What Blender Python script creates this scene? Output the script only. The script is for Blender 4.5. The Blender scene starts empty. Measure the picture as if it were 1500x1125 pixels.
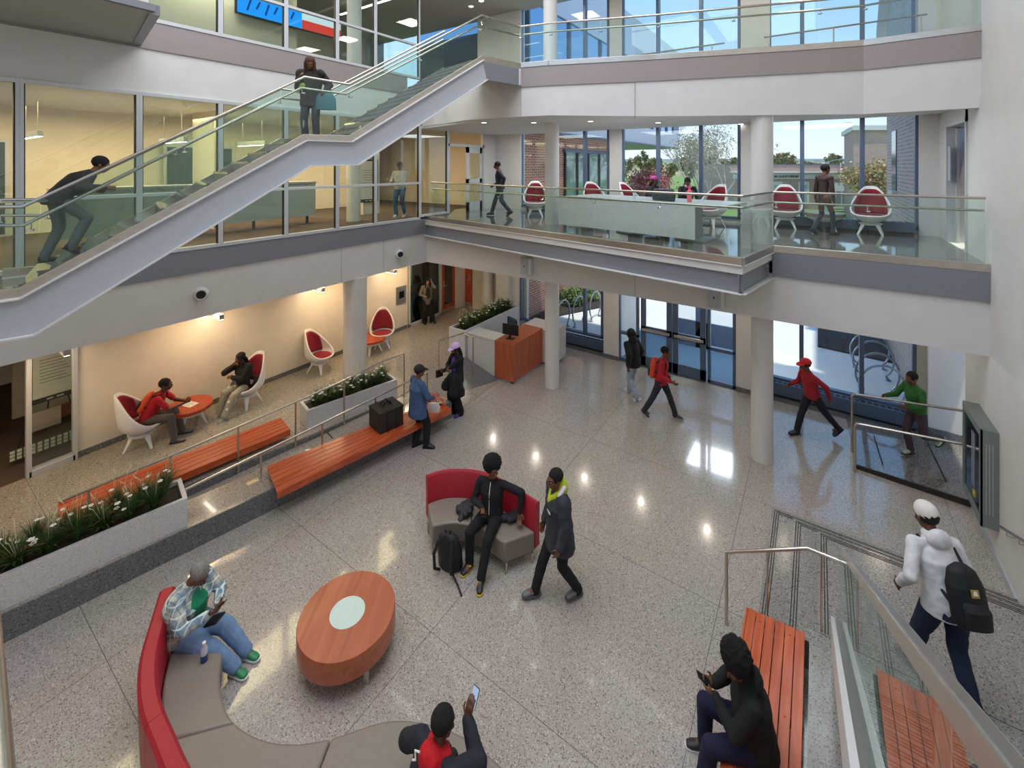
import bpy, bmesh, math, random
from mathutils import Vector, Matrix, Quaternion, noise
random.seed(7)
C = bpy.context.scene.collection
PI = math.pi
def R(a): return math.radians(a)
# ---- survey of the place: eye point and the two helpers that turn a sighting into a real point
F = 655.; CX = 750.; YH = 243.; EH = 5.9
AZ = math.atan(448. / 655.); ca, sa = math.cos(AZ), math.sin(AZ)
def P(px, py, z):
    d = F * (EH - z) / (py - YH); c = (px - CX) / F * d
    return Vector((c * ca - d * sa, c * sa + d * ca, z))
def XatY(px, Y):
    t = (px - CX) / F; d = Y / (t * sa + ca); return t * d * ca - d * sa
def YatX(px, X):
    t = (px - CX) / F; d = X / (t * ca - sa); return t * d * sa + d * ca
def Zat(py, x, y):
    d = -x * sa + y * ca; return EH - (py - YH) * d / F
def onplane(px, py, a, b):      # vertical plane through a and b (xy)
    t = (px - CX) / F
    # point d*(t*right + fwd)
    vx, vy = t * ca - sa, t * sa + ca
    ax, ay = a; dx, dy = b[0] - a[0], b[1] - a[1]
    # d*vx = ax + s*dx ; d*vy = ay + s*dy
    det = vx * (-dy) + dx * vy
    d = (ax * (-dy) + dx * ay) / det
    return Vector((d * vx, d * vy, EH - (py - YH) * d / F))
# ---- materials
def lin(c):
    if isinstance(c, str):
        c = [int(c[i:i + 2], 16) / 255 for i in (0, 2, 4)]
    return tuple(((v / 12.92) if v <= .04045 else ((v + .055) / 1.055) ** 2.4) for v in c[:3]) + (1.,)
def newmat(name):
    m = bpy.data.materials.new(name); m.use_nodes = True
    nt = m.node_tree; b = nt.nodes['Principled BSDF']; return m, nt, b
def N(nt, t, **k):
    n = nt.nodes.new(t)
    for a, v in k.items():
        if a.startswith('i_'): n.inputs[a[2:].replace('_', ' ')].default_value = v
        else: setattr(n, a, v)
    return n
_mc = {}
def mat(name, col, rough=.5, metal=0., spec=.5, var=0., scale=20., bump=0., bscale=80., coat=0., stretch=None, emit=None, est=0.):
    if name in _mc: return _mc[name]
    m, nt, b = newmat(name); c = lin(col)
    b.inputs['Base Color'].default_value = c; b.inputs['Roughness'].default_value = rough
    b.inputs['Metallic'].default_value = metal; b.inputs['Specular IOR Level'].default_value = spec
    b.inputs['Coat Weight'].default_value = coat; b.inputs['Coat Roughness'].default_value = .1
    tc = N(nt, 'ShaderNodeTexCoord'); mp = N(nt, 'ShaderNodeMapping')
    nt.links.new(tc.outputs['Object'], mp.inputs['Vector'])
    if stretch: mp.inputs['Scale'].default_value = stretch
    nz = N(nt, 'ShaderNodeTexNoise'); nz.inputs['Scale'].default_value = scale; nz.inputs['Detail'].default_value = 4
    nt.links.new(mp.outputs[0], nz.inputs['Vector'])
    v = max(var, .03)
    rp = N(nt, 'ShaderNodeValToRGB')
    rp.color_ramp.elements[0].position = .3; rp.color_ramp.elements[1].position = .7
    rp.color_ramp.elements[0].color = tuple(x * (1 - v) for x in c[:3]) + (1,)
    rp.color_ramp.elements[1].color = tuple(min(1, x * (1 + v)) for x in c[:3]) + (1,)
    nt.links.new(nz.outputs[0], rp.inputs[0]); nt.links.new(rp.outputs[0], b.inputs['Base Color'])
    if bump:
        n2 = N(nt, 'ShaderNodeTexNoise'); n2.inputs['Scale'].default_value = bscale
        bp = N(nt, 'ShaderNodeBump'); bp.inputs['Strength'].default_value = bump; bp.inputs['Distance'].default_value = .01
        nt.links.new(mp.outputs[0], n2.inputs['Vector']); nt.links.new(n2.outputs[0], bp.inputs['Height']); nt.links.new(bp.outputs[0], b.inputs['Normal'])
    if emit:
        b.inputs['Emission Color'].default_value = lin(emit); b.inputs['Emission Strength'].default_value = est
    _mc[name] = m; return m
def mat_terrazzo(name, base, dark, light, rough=.12, joint=False, scale=75.):
    m, nt, b = newmat(name)
    tc = N(nt, 'ShaderNodeTexCoord')
    vo = N(nt, 'ShaderNodeTexVoronoi'); vo.inputs['Scale'].default_value = scale
    nt.links.new(tc.outputs['Object'], vo.inputs['Vector'])
    sp = N(nt, 'ShaderNodeSeparateColor'); nt.links.new(vo.outputs['Color'], sp.inputs[0])
    rp = N(nt, 'ShaderNodeValToRGB'); rp.color_ramp.interpolation = 'CONSTANT'
    e = rp.color_ramp.elements; e[0].position = 0; e[0].color = lin(dark)
    e[1].position = .11; e[1].color = lin(base)
    x = e.new(.45); x.color = tuple(v * 1.07 for v in lin(base)[:3]) + (1,)
    x = e.new(.7); x.color = tuple(v * .92 for v in lin(base)[:3]) + (1,)
    x = e.new(.94); x.color = lin(light)
    nt.links.new(sp.outputs[0], rp.inputs[0])
    nz = N(nt, 'ShaderNodeTexNoise'); nz.inputs['Scale'].default_value = .5
    nt.links.new(tc.outputs['Object'], nz.inputs['Vector'])
    mx = N(nt, 'ShaderNodeMix', data_type='RGBA', blend_type='MULTIPLY'); mx.inputs[0].default_value = .12
    nt.links.new(rp.outputs[0], mx.inputs[6]); nt.links.new(nz.outputs[1], mx.inputs[7])
    out = mx.outputs[2]
    if joint:
        s = N(nt, 'ShaderNodeSeparateXYZ'); nt.links.new(tc.outputs['Object'], s.inputs[0])
        prev = None
        for ax, per, off in ((0, 2.95, 1.1), (1, 2.42, .75)):
            a = N(nt, 'ShaderNodeMath', operation='ADD'); a.inputs[1].default_value = off + 100 * per
            nt.links.new(s.outputs[ax], a.inputs[0])
            md = N(nt, 'ShaderNodeMath', operation='MODULO'); md.inputs[1].default_value = per
            nt.links.new(a.outputs[0], md.inputs[0])
            lt = N(nt, 'ShaderNodeMath', operation='LESS_THAN'); lt.inputs[1].default_value = .008
            nt.links.new(md.outputs[0], lt.inputs[0])
            if prev is None: prev = lt
            else:
                mm = N(nt, 'ShaderNodeMath', operation='MAXIMUM')
                nt.links.new(prev.outputs[0], mm.inputs[0]); nt.links.new(lt.outputs[0], mm.inputs[1]); prev = mm
        m2 = N(nt, 'ShaderNodeMix', data_type='RGBA'); m2.inputs[7].default_value = lin('55524d')
        sc = N(nt, 'ShaderNodeMath', operation='MULTIPLY'); sc.inputs[1].default_value = .75
        nt.links.new(prev.outputs[0], sc.inputs[0]); nt.links.new(sc.outputs[0], m2.inputs[0])
        nt.links.new(out, m2.inputs[6]); out = m2.outputs[2]
    nt.links.new(out, b.inputs['Base Color'])
    b.inputs['Roughness'].default_value = rough; b.inputs['Specular IOR Level'].default_value = .5
    if rough < .18: b.inputs['Coat Weight'].default_value = .5; b.inputs['Coat Roughness'].default_value = .05; b.inputs['Coat IOR'].default_value = 1.6
    return m
def mat_glass(name, tint='e6f2ee', refl=.06, edge=.75, rough=0.):
    m = bpy.data.materials.new(name); m.use_nodes = True; nt = m.node_tree; nt.nodes.clear()
    o = N(nt, 'ShaderNodeOutputMaterial'); mx = N(nt, 'ShaderNodeMixShader')
    tr = N(nt, 'ShaderNodeBsdfTransparent'); tr.inputs[0].default_value = lin(tint)
    gl = N(nt, 'ShaderNodeBsdfGlossy'); gl.inputs['Roughness'].default_value = rough; gl.inputs[0].default_value = (.95, 1, 1, 1)
    lw = N(nt, 'ShaderNodeLayerWeight'); lw.inputs[0].default_value = .5
    pw = N(nt, 'ShaderNodeMath', operation='POWER'); pw.inputs[1].default_value = 4.
    mu = N(nt, 'ShaderNodeMath', operation='MULTIPLY_ADD'); mu.inputs[1].default_value = edge; mu.inputs[2].default_value = refl
    nt.links.new(lw.outputs['Facing'], pw.inputs[0]); nt.links.new(pw.outputs[0], mu.inputs[0])
    nt.links.new(mu.outputs[0], mx.inputs[0]); nt.links.new(tr.outputs[0], mx.inputs[1]); nt.links.new(gl.outputs[0], mx.inputs[2])
    nt.links.new(mx.outputs[0], o.inputs[0]); return m
def mat_brick(name, c1, c2, mortar, rot=0., sc=1.):
    m, nt, b = newmat(name)
    tc = N(nt, 'ShaderNodeTexCoord'); mp = N(nt, 'ShaderNodeMapping'); nt.links.new(tc.outputs['Object'], mp.inputs[0])
    mp.inputs['Rotation'].default_value = (PI / 2, 0, rot) if rot == 0 else (PI / 2, 0, 0)
    s = N(nt, 'ShaderNodeSeparateXYZ'); nt.links.new(tc.outputs['Object'], s.inputs[0])
    cb = N(nt, 'ShaderNodeCombineXYZ')
    ad = N(nt, 'ShaderNodeMath', operation='ADD'); nt.links.new(s.outputs[0], ad.inputs[0]); nt.links.new(s.outputs[1], ad.inputs[1])
    nt.links.new(ad.outputs[0], cb.inputs[0]); nt.links.new(s.outputs[2], cb.inputs[1])
    br = N(nt, 'ShaderNodeTexBrick'); nt.links.new(cb.outputs[0], br.inputs['Vector'])
    br.inputs['Color1'].default_value = lin(c1); br.inputs['Color2'].default_value = lin(c2); br.inputs['Mortar'].default_value = lin(mortar)
    br.inputs['Scale'].default_value = 1.; br.inputs['Brick Width'].default_value = .30 * sc; br.inputs['Row Height'].default_value = .1 * sc
    br.inputs['Mortar Size'].default_value = .012 * sc
    nt.links.new(br.outputs[0], b.inputs['Base Color']); b.inputs['Roughness'].default_value = .9
    return m
def mat_wood(name, c1, c2, rough=.35, axis=1, sc=1., coat=.2):
    m, nt, b = newmat(name)
    tc = N(nt, 'ShaderNodeTexCoord'); mp = N(nt, 'ShaderNodeMapping'); nt.links.new(tc.outputs['Object'], mp.inputs[0])
    v = [18 * sc] * 3; v[axis] = 1.2 * sc; mp.inputs['Scale'].default_value = v
    nz = N(nt, 'ShaderNodeTexNoise'); nz.inputs['Scale'].default_value = 1.; nz.inputs['Detail'].default_value = 6; nz.inputs['Distortion'].default_value = .6
    nt.links.new(mp.outputs[0], nz.inputs[0])
    rp = N(nt, 'ShaderNodeValToRGB'); rp.color_ramp.elements[0].position = .3; rp.color_ramp.elements[1].position = .72
    rp.color_ramp.elements[0].color = lin(c1); rp.color_ramp.elements[1].color = lin(c2)
    nt.links.new(nz.outputs[0], rp.inputs[0]); nt.links.new(rp.outputs[0], b.inputs['Base Color'])
    b.inputs['Roughness'].default_value = rough; b.inputs['Coat Weight'].default_value = coat; b.inputs['Coat Roughness'].default_value = .15
    return m
def mat_emit(name, col, st):
    m = bpy.data.materials.new(name); m.use_nodes = True; nt = m.node_tree; nt.nodes.clear()
    o = N(nt, 'ShaderNodeOutputMaterial'); e = N(nt, 'ShaderNodeEmission'); e.inputs[0].default_value = lin(col); e.inputs[1].default_value = st
    nt.links.new(e.outputs[0], o.inputs[0]); return m
def mat_plaid(name):
    m, nt, b = newmat(name)
    tc = N(nt, 'ShaderNodeTexCoord'); s = N(nt, 'ShaderNodeSeparateXYZ'); nt.links.new(tc.outputs['Object'], s.inputs[0])
    cur = None
    base = lin('b9b8a8')
    prev = None
    for ax, per, wd, col, f in ((0, .16, .07, '5f7f9c', .55), (2, .17, .08, '5b7b98', .55), (1, .16, .07, '6d8798', .4), (0, .08, .012, '3f6a72', .5), (2, .085, .012, 'ddebe0', .8), (1, .08, .01, 'e2eee4', .6)):
        md = N(nt, 'ShaderNodeMath', operation='PINGPONG'); md.inputs[1].default_value = per / 2
        nt.links.new(s.outputs[ax], md.inputs[0])
        lt = N(nt, 'ShaderNodeMath', operation='LESS_THAN'); lt.inputs[1].default_value = wd / 2
        nt.links.new(md.outputs[0], lt.inputs[0])
        mu = N(nt, 'ShaderNodeMath', operation='MULTIPLY'); mu.inputs[1].default_value = f; nt.links.new(lt.outputs[0], mu.inputs[0])
        mx = N(nt, 'ShaderNodeMix', data_type='RGBA'); nt.links.new(mu.outputs[0], mx.inputs[0])
        if prev is None: mx.inputs[6].default_value = base
        else: nt.links.new(prev, mx.inputs[6])
        mx.inputs[7].default_value = lin(col); prev = mx.outputs[2]
    nt.links.new(prev, b.inputs['Base Color']); b.inputs['Roughness'].default_value = .9
    return m
def mat_spots(name, base, spot, scale=6., thr=.22):
    m, nt, b = newmat(name)
    tc = N(nt, 'ShaderNodeTexCoord'); vo = N(nt, 'ShaderNodeTexVoronoi'); vo.inputs['Scale'].default_value = scale
    nt.links.new(tc.outputs['Object'], vo.inputs[0])
    lt = N(nt, 'ShaderNodeMath', operation='LESS_THAN'); lt.inputs[1].default_value = thr; nt.links.new(vo.outputs['Distance'], lt.inputs[0])
    mx = N(nt, 'ShaderNodeMix', data_type='RGBA'); nt.links.new(lt.outputs[0], mx.inputs[0]); mx.inputs[6].default_value = lin(base); mx.inputs[7].default_value = lin(spot)
    nt.links.new(mx.outputs[2], b.inputs['Base Color']); b.inputs['Roughness'].default_value = .85
    return m
# ---- mesh builder
class MB:
    def __init__(s): s.v = []; s.f = []; s.m = []; s.mi = 0
    def add(s, vs, fs):
        o = len(s.v); s.v += [tuple(v) for v in vs]
        for f in fs: s.f.append(tuple(i + o for i in f)); s.m.append(s.mi)
        return s
    def box(s, x0, y0, z0, x1, y1, z1):
        vs = [(x, y, z) for z in (z0, z1) for y in (y0, y1) for x in (x0, x1)]
        return s.add(vs, [(0, 2, 3, 1), (4, 5, 7, 6), (0, 1, 5, 4), (2, 6, 7, 3), (0, 4, 6, 2), (1, 3, 7, 5)])
    def bar(s, a, b, w, h, up=(0, 0, 1)):   # rectangular bar between two points, w across, h along up
        a = Vector(a); b = Vector(b); d = (b - a).normalized(); up = Vector(up)
        x = d.cross(up)
        if x.length < 1e-5: x = d.cross(Vector((0, 1, 0)))
        x.normalize(); u = x.cross(d)
        vs = []
        for p in (a, b):
            for i, j in ((-1, -1), (1, -1), (1, 1), (-1, 1)): vs.append(p + x * (w / 2 * i) + u * (h / 2 * j))
        return s.add(vs, [(3, 2, 1, 0), (4, 5, 6, 7), (0, 1, 5, 4), (1, 2, 6, 5), (2, 3, 7, 6), (3, 0, 4, 7)])
    def prism(s, pts, z0, z1):   # polygon in xy extruded; z0,z1 may be lists
        n = len(pts); a = z0 if isinstance(z0, (list, tuple)) else [z0] * n; b = z1 if isinstance(z1, (list, tuple)) else [z1] * n
        vs = [(p[0], p[1], a[i]) for i, p in enumerate(pts)] + [(p[0], p[1], b[i]) for i, p in enumerate(pts)]
        fs = [tuple(range(n - 1, -1, -1)), tuple(range(n, 2 * n))] + [(i, (i + 1) % n, (i + 1) % n + n, i + n) for i in range(n)]
        return s.add(vs, fs)
    def slab(s, pts, off):   # 3D polygon extruded along vector
        n = len(pts); off = Vector(off)
        vs = [Vector(p) for p in pts] + [Vector(p) + off for p in pts]
        fs = [tuple(range(n - 1, -1, -1)), tuple(range(n, 2 * n))] + [(i, (i + 1) % n, (i + 1) % n + n, i + n) for i in range(n)]
        return s.add(vs, fs)
    def tube(s, pts, r, seg=10, closed=False):
        pts = [Vector(p) for p in pts]; n = len(pts); rs = r if isinstance(r, (list, tuple)) else [r] * n
        vs = []; fs = []; prevx = None
        for i, p in enumerate(pts):
            if closed: d = pts[(i + 1) % n] - pts[i - 1]
            elif i == 0: d = pts[1] - p
            elif i == n - 1: d = p - pts[-2]
            else: d = (pts[i + 1] - p).normalized() + (p - pts[i - 1]).normalized()
            d.normalize()
            if prevx is None:
                u = Vector((0, 0, 1)) if abs(d.z) < .9 else Vector((0, 1, 0))
                x = d.cross(u).normalized()
            else: x = (prevx - d * prevx.dot(d)).normalized()
            prevx = x; y = d.cross(x)
            rr = rs[i]
            if 0 < i < n - 1 and not closed:
                c = max(.5, (pts[i + 1] - p).normalized().dot((p - pts[i - 1]).normalized())); 
            for k in range(seg):
                a = 2 * PI * k / seg; vs.append(p + x * (math.cos(a) * rr) + y * (math.sin(a) * rr))
        for i in range(n if closed else n - 1):
            for k in range(seg):
                a = i * seg + k; b = i * seg + (k + 1) % seg; j = ((i + 1) % n) * seg
                fs.append((a, b, j + (k + 1) % seg, j + k))
        if not closed: fs += [tuple(range(seg - 1, -1, -1)), tuple(range((n - 1) * seg, n * seg))]
        return s.add(vs, fs)
    def lathe(s, prof, seg=24, c=(0, 0, 0), ax=1., ay=1.):
        vs = []; fs = []
        for r, z in prof:
            for k in range(seg):
                a = 2 * PI * k / seg; vs.append((c[0] + r * ax * math.cos(a), c[1] + r * ay * math.sin(a), c[2] + z))
        n = len(prof)
        for i in range(n - 1):
            for k in range(seg): fs.append((i * seg + k, i * seg + (k + 1) % seg, (i + 1) * seg + (k + 1) % seg, (i + 1) * seg + k))
        fs += [tuple(range(seg - 1, -1, -1)), tuple(range((n - 1) * seg, n * seg))]
        return s.add(vs, fs)
    def ell(s, c, r, rot=None, seg=16, rings=10):
        c = Vector(c); vs = []; fs = []
        for i in range(rings + 1):
            t = PI * i / rings
            for k in range(seg):
                a = 2 * PI * k / seg; p = Vector((r[0] * math.sin(t) * math.cos(a), r[1] * math.sin(t) * math.sin(a), r[2] * math.cos(t)))
                if rot is not None: p = rot @ p
                vs.append(c + p)
        for i in range(rings):
            for k in range(seg):
                q = (i * seg + k, (i + 1) * seg + k, (i + 1) * seg + (k + 1) % seg, i * seg + (k + 1) % seg); fs.append(q)
        return s.add(vs, fs)
    def cap(s, a, b, r0, r1, seg=12):  # tapered capsule
        a = Vector(a); b = Vector(b); d = b - a; L = d.length
        if L < 1e-4: return s.ell(a, (r0,) * 3)
        d /= L; pts = []; rs = []
        for t in (-1, -.86, -.5): pts.append(a + d * (r0 * t)); rs.append(max(r0 * math.sqrt(max(0, 1 - t * t)), r0 * .06))
        pts.append(a); rs.append(r0); pts.append((a + b) / 2); rs.append((r0 + r1) / 2); pts.append(b); rs.append(r1)
        for t in (.5, .86, 1): pts.append(b + d * (r1 * t)); rs.append(max(r1 * math.sqrt(max(0, 1 - t * t)), r1 * .06))
        return s.tube(pts, rs, seg)
    def loft(s, rings, seg=20, cap=True):   # rings: (center, xvec, yvec) ellipse axes
        vs = []; fs = []
        for c, x, y in rings:
            for k in range(seg):
                a = 2 * PI * k / seg; vs.append(Vector(c) + Vector(x) * math.cos(a) + Vector(y) * math.sin(a))
        n = len(rings)
        for i in range(n - 1):
            for k in range(seg): fs.append((i * seg + k, i * seg + (k + 1) % seg, (i + 1) * seg + (k + 1) % seg, (i + 1) * seg + k))
        if cap: fs += [tuple(range(seg - 1, -1, -1)), tuple(range((n - 1) * seg, n * seg))]
        return s.add(vs, fs)
    def grid(s, rows):
        n = len(rows); m = len(rows[0]); vs = [p for r in rows for p in r]
        return s.add(vs, [(i * m + j, i * m + j + 1, (i + 1) * m + j + 1, (i + 1) * m + j) for i in range(n - 1) for j in range(m - 1)])
    def build(s, name, material, parent=None, smooth=False, bevel=0., loc=None, sharp=35., fix=True):
        me = bpy.data.meshes.new(name); me.from_pydata(s.v, [], s.f); me.update()
        if fix:
            bm = bmesh.new(); bm.from_mesh(me); bmesh.ops.recalc_face_normals(bm, faces=bm.faces); bm.to_mesh(me); bm.free()
        mats = material if isinstance(material, (list, tuple)) else [material]
        for m in mats: me.materials.append(m)
        if len(mats) > 1:
            for p, i in zip(me.polygons, s.m): p.material_index = i
        o = bpy.data.objects.new(name, me); C.objects.link(o)
        if parent: o.parent = parent
        if loc: o.location = loc
        if bevel:
            b = o.modifiers.new('b', 'BEVEL'); b.width = bevel; b.segments = 2; b.limit_method = 'ANGLE'; b.angle_limit = R(40)
        if smooth: me.shade_smooth()
        if smooth and sharp < 180:
            try: me.set_sharp_from_angle(angle=R(sharp))
            except Exception: pass
        return o
def _each(s, name, material, parent=None, **k):
    par = list(range(len(s.v)))
    def fd(i):
        while par[i] != i: par[i] = par[par[i]]; i = par[i]
        return i
    for f in s.f:
        for j in f[1:]:
            a, b = fd(f[0]), fd(j)
            if a != b: par[a] = b
    gr = {}
    for f in s.f: gr.setdefault(fd(f[0]), []).append(f)
    out = []
    for fs in gr.values():
        ids = sorted({i for f in fs for i in f}); mp = {i: n for n, i in enumerate(ids)}; q = MB(); q.add([s.v[i] for i in ids], [tuple(mp[i] for i in f) for f in fs]); out.append(q.build(name, material, parent, **k))
    return out
MB.each = _each
def empty(name, loc, rz=0.):
    o = bpy.data.objects.new(name, None); C.objects.link(o); o.location = loc; o.rotation_euler = (0, 0, rz); o.empty_display_size = .1; return o
def tag(o, label=None, cat=None, group=None, kind=None):
    if label: o['label'] = label
    if cat: o['category'] = cat
    if group: o['group'] = group
    if kind: o['kind'] = kind
    return o
def thing(name, label, cat, loc, rz=0., group=None): return tag(empty(name, loc, rz), label, cat, group)
def st(o): o['kind'] = 'structure'; return o
def copy_tree(o, parent=None):
    c = o.copy(); C.objects.link(c)
    if parent: c.parent = parent
    for ch in [x for x in C.objects if x.parent == o]: copy_tree(ch, c)
    return c
def dup(o, loc, rz, label, group=None, scale=None):
    c = copy_tree(o); c.location = loc; c.rotation_euler = (0, 0, rz)
    if label: c['label'] = label
    if group: c['group'] = group
    if scale: c.scale = (scale,) * 3
    return c
def text(body, size, material, parent, loc, rot, ext=.004, name='lettering', align='CENTER', bold=0.):
    cu = bpy.data.curves.new(name, 'FONT'); cu.body = body; cu.size = size; cu.extrude = ext; cu.align_x = align; cu.align_y = 'CENTER'; cu.offset = bold
    o = bpy.data.objects.new(name, cu); C.objects.link(o)
    dg = bpy.context.evaluated_depsgraph_get(); me = bpy.data.meshes.new_from_object(o.evaluated_get(dg))
    bpy.data.objects.remove(o); me.materials.clear(); me.materials.append(material)
    q = bpy.data.objects.new(name, me); C.objects.link(q); q.location = loc; q.rotation_euler = rot
    if parent: q.parent = parent
    return q
# ---- palette
M = {}
M['white'] = mat('white_paint', 'd6d4d0', .55, var=.02, scale=3)
M['warmwall'] = mat('warm_wall_paint', 'e6dccb', .7, var=.02, scale=3)
M['ceil'] = mat('ceiling_paint', 'd6d6d2', .8)
M['mauve'] = mat('mauve_metal_panel', '9a908d', .4, .1, var=.02)
M['greyband'] = mat('grey_painted_steel', '84858c', .4, .1, var=.02)
M['lightsteel'] = mat('light_grey_stringer', 'b4b7bc', .4, .05, var=.02)
M['lip'] = mat('pale_flange', 'd2d1d0', .45)
M['steel'] = mat('brushed_stainless', 'c9c2b8', .28, .95, var=.08, scale=6, stretch=(1, 1, 6))
M['rail'] = mat('satin_rail_steel', 'c4bdb0', .25, .9)
M['chrome'] = mat('polished_fitting', 'd8dadd', .12, 1.)
M['mull'] = mat('white_aluminium', 'c8cacb', .4, .2)
M['gasket'] = mat('dark_gasket', '2a2420', .6)
M['bluefr'] = mat('blue_grey_frame', '5a6a82', .4, .3)
M['black'] = mat('black_plastic', '17181a', .5)
M['ply'] = mat_wood('orange_wood_door', 'a33f1c', 'c4552c', .4, 2)
M['slat'] = mat_wood('jatoba_slats', 'a8431d', 'd2663a', .32, 1)
M['desk'] = mat_wood('desk_veneer', '9c4a26', 'b8623a', .35, 2)
M['tbl'] = mat_wood('cherry_veneer', 'a35638', 'bd7050', .4, 1, .5)
M['quartz'] = mat_terrazzo('white_quartz', 'd4d3d2', 'b4b2ae', 'e6e6e4', .3, scale=140)
M['terr'] = mat_terrazzo('terrazzo', 'b0a89f', '766e67', 'd2cec6', .15, joint=True, scale=108)
M['terrd'] = mat_terrazzo('dark_terrazzo', '6f7071', '4c4c4d', '8d8d8b', .2)
M['terru'] = mat_terrazzo('platform_terrazzo', 'a69c8f', '766c61', 'c6beb0', .15, joint=True)
M['terr2'] = mat_terrazzo('upper_terrazzo', '77736d', '4a4542', 'a5a19a', .08)
M['terrs'] = mat_terrazzo('step_terrazzo', '93918d', '5f5a56', 'b3b0aa', .2, scale=95)
M['carpet'] = mat('brown_carpet', '5a4a40', .95, var=.2, scale=60)
M['glass'] = mat_glass('clear_glass', 'f0f6f3', .05, .6)
M['rglass'] = mat_glass('railing_glass', 'f2f9f6', .035, .6)
M['wglass'] = mat_glass('blue_window_glass', 'f3f7f9', .03, .5)
M['redfab'] = mat('red_vinyl', 'a31c2b', .45, var=.05, bump=.1)
M['burg'] = mat('burgundy_fabric', '8a1c2e', .85, bump=.3, bscale=300)
M['taupe'] = mat('taupe_vinyl', '857c71', .45, var=.04)
M['shell'] = mat('white_moulded_shell', 'e9e8e6', .35)
M['led'] = mat_emit('warm_led', 'fff0d8', 14.)
M['ledw'] = mat_emit('white_led', 'fff6ea', 7.)
M['paper'] = mat('paper', 'eeeae2', .8)
# =================== THE BUILDING ===================
XW = -9.95; Z2 = 4.35; Z3 = 8.55; YB = 9.9; YE = 13.5; XR = 2.2; ZS = 2.95; XL = -11.6; ZP = .36
# --- floors
st(MB().prism([(-12.5, -4), (2.2, -4), (2.2, 11.3), (4, 11.3), (4, 13.6), (-12.5, 13.6)], -.3, 0).build('floor', M['terr']))
PE = [(-9.95, -3.5), (-9.55, .9), (-8.62, 5.3), (-8.3, 7.3), (-8.42, 10.2), (-8.42, YE)]
RB = [(-9.15, -3.5), (-8.33, .99), (-7.43, 5.58), (-7.1, 7.85)]
SB = [(x - .68, y + .05) for x, y in RB]
pl = MB().prism([(-12.5, -3.5)] + PE + [(-12.5, YE)], 0, ZP); st(pl.build('floor_platform', M['terru']))
st(MB().prism([(-17, -3.5), (-11.62, -3.5), (-11.62, YE), (-17, YE)], 0, ZP + .005).build('floor_carpet', M['carpet']))
# dark riser under the platform edge
q = MB()
for a, b in zip(PE[:-3], PE[1:-2]): q.bar((a[0] + .012, a[1], ZP / 2), (b[0] + .012, b[1], ZP / 2), .03, ZP - .04)
st(q.build('trim_1', M['terrd']))
# long kerb that carries the front bench
kb = MB()
kb.prism(RB + SB[::-1], 0, ZP); st(kb.build('trim_2', M['terru']))
q = MB()
for a, b in zip(RB[:-1], RB[1:]): q.bar((a[0] + .01, a[1], ZP / 2), (b[0] + .01, b[1], ZP / 2), .024, ZP)
q.bar((RB[-1][0], RB[-1][1] + .01, ZP / 2), (SB[-1][0], SB[-1][1] + .01, ZP / 2), .024, ZP)
st(q.build('trim_3', M['terrd']))
# sloping lane between kerb and platform
st(MB().prism([SB[0], SB[1], SB[2], SB[3], (-8.3, 7.9), PE[3], PE[2], PE[1], PE[0]], -.05, [.0, .03, .27, .345, .35, .345, .26, .03, .0]).build('floor_ramp', M['terru']))
q = MB()
for i in range(5):
    y = 1.9 + i * 1.2; zz = .03 + (y - 1) * .056
    a = SB[1][0] + (y - .99) * .196; q.bar((a + .02, y, zz), (a - .95, y + .18, zz), .012, .012)
st(q.build('trim_4', M['gasket']))
st(MB().prism([(-8.36, 7.87), (-7.14, 7.87), (-7.2, 9.95), (-8.42, 9.95)], -.05, [.355, .008, .006, .355]).build('floor_landing', M['terru']))
dkp = [(-8.4, 9.05), (-7.5, 8.8), (-7.24, 9.93), (-8.4, 9.93)]
st(MB().prism(dkp, -.02, [.36 - (x + 8.4) * .284 for x, y in dkp]).build('floor_threshold', M['terrd']))
# --- dark floor band along the entrance windows
st(MB().prism([(-8.3, 13.0), (-.7, 13.0), (XR, 13.0), (XR, 13.5), (-8.3, 13.5)], -.01, .004).build('floor_border', M['terrd']))
# raised entry pad at right
st(MB().prism([(.62, 11.0), (2.2, 10.85), (4, 10.85), (4, 13.05), (.55, 13.0)], 0, [.02, .1, .14, .14, .02]).build('floor_entry_ramp', M['terr2']))
q = MB(); q.bar((1.05, 11.3, .07), (1.0, 12.4, .07), .012, .02); q.bar((1.95, 11.3, .1), (1.9, 12.7, .1), .012, .02); q.bar((.62, 10.99, .03), (2.2, 10.84, .07), .03, .09)
st(q.build('trim_5', M['gasket']))
# --- ground level walls
YD = 2.34
st(MB().box(XL - .15, YD, 0, XL, YatX(597, XL), ZS + .1).build('wall_left', M['warmwall']))
st(MB().box(XL, YD, ZP, XL + .015, YatX(596, XL), ZP + .11).build('baseboard_left', M['terrd']))
# entrance frame at far left
wn = tag(empty('window_1', (XL, 1.98, ZP)), kind='structure')
f = MB()
for y in (-.27, .33): f.box(-.06, y - .035, 0, .06, y + .035, 2.7)
f.box(-.06, -.27, 0, .06, .33, .1); f.box(-.06, -.27, .1, .02, .33, .13)
f.build('frame', M['mull'], wn, bevel=.004); MB().box(-.012, -.24, .1, 0, .3, 2.6).build('glass_pane', M['glass'], wn)
st(MB().box(-17.3, -3.6, 0, -17.1, YE + .2, 11.6).build('wall_far_left', M['warmwall']))
st(MB().box(-17.3, -3.8, 0, XW, -3.6, 4.3).build('wall_near_left', M['warmwall']))
st(MB().box(-14, 1.3, 0, -13.85, 1.62, 3.1).build('wall_office', M['warmwall']))
st(MB().box(-14.6, 1.9, 0, -14.5, 6, 3.1).build('wall_office_back', M['warmwall']))
st(MB().box(-14.02, 1.28, ZP, -13.84, 1.64, ZP + .1).build('baseboard_office', M['gasket']))
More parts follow.
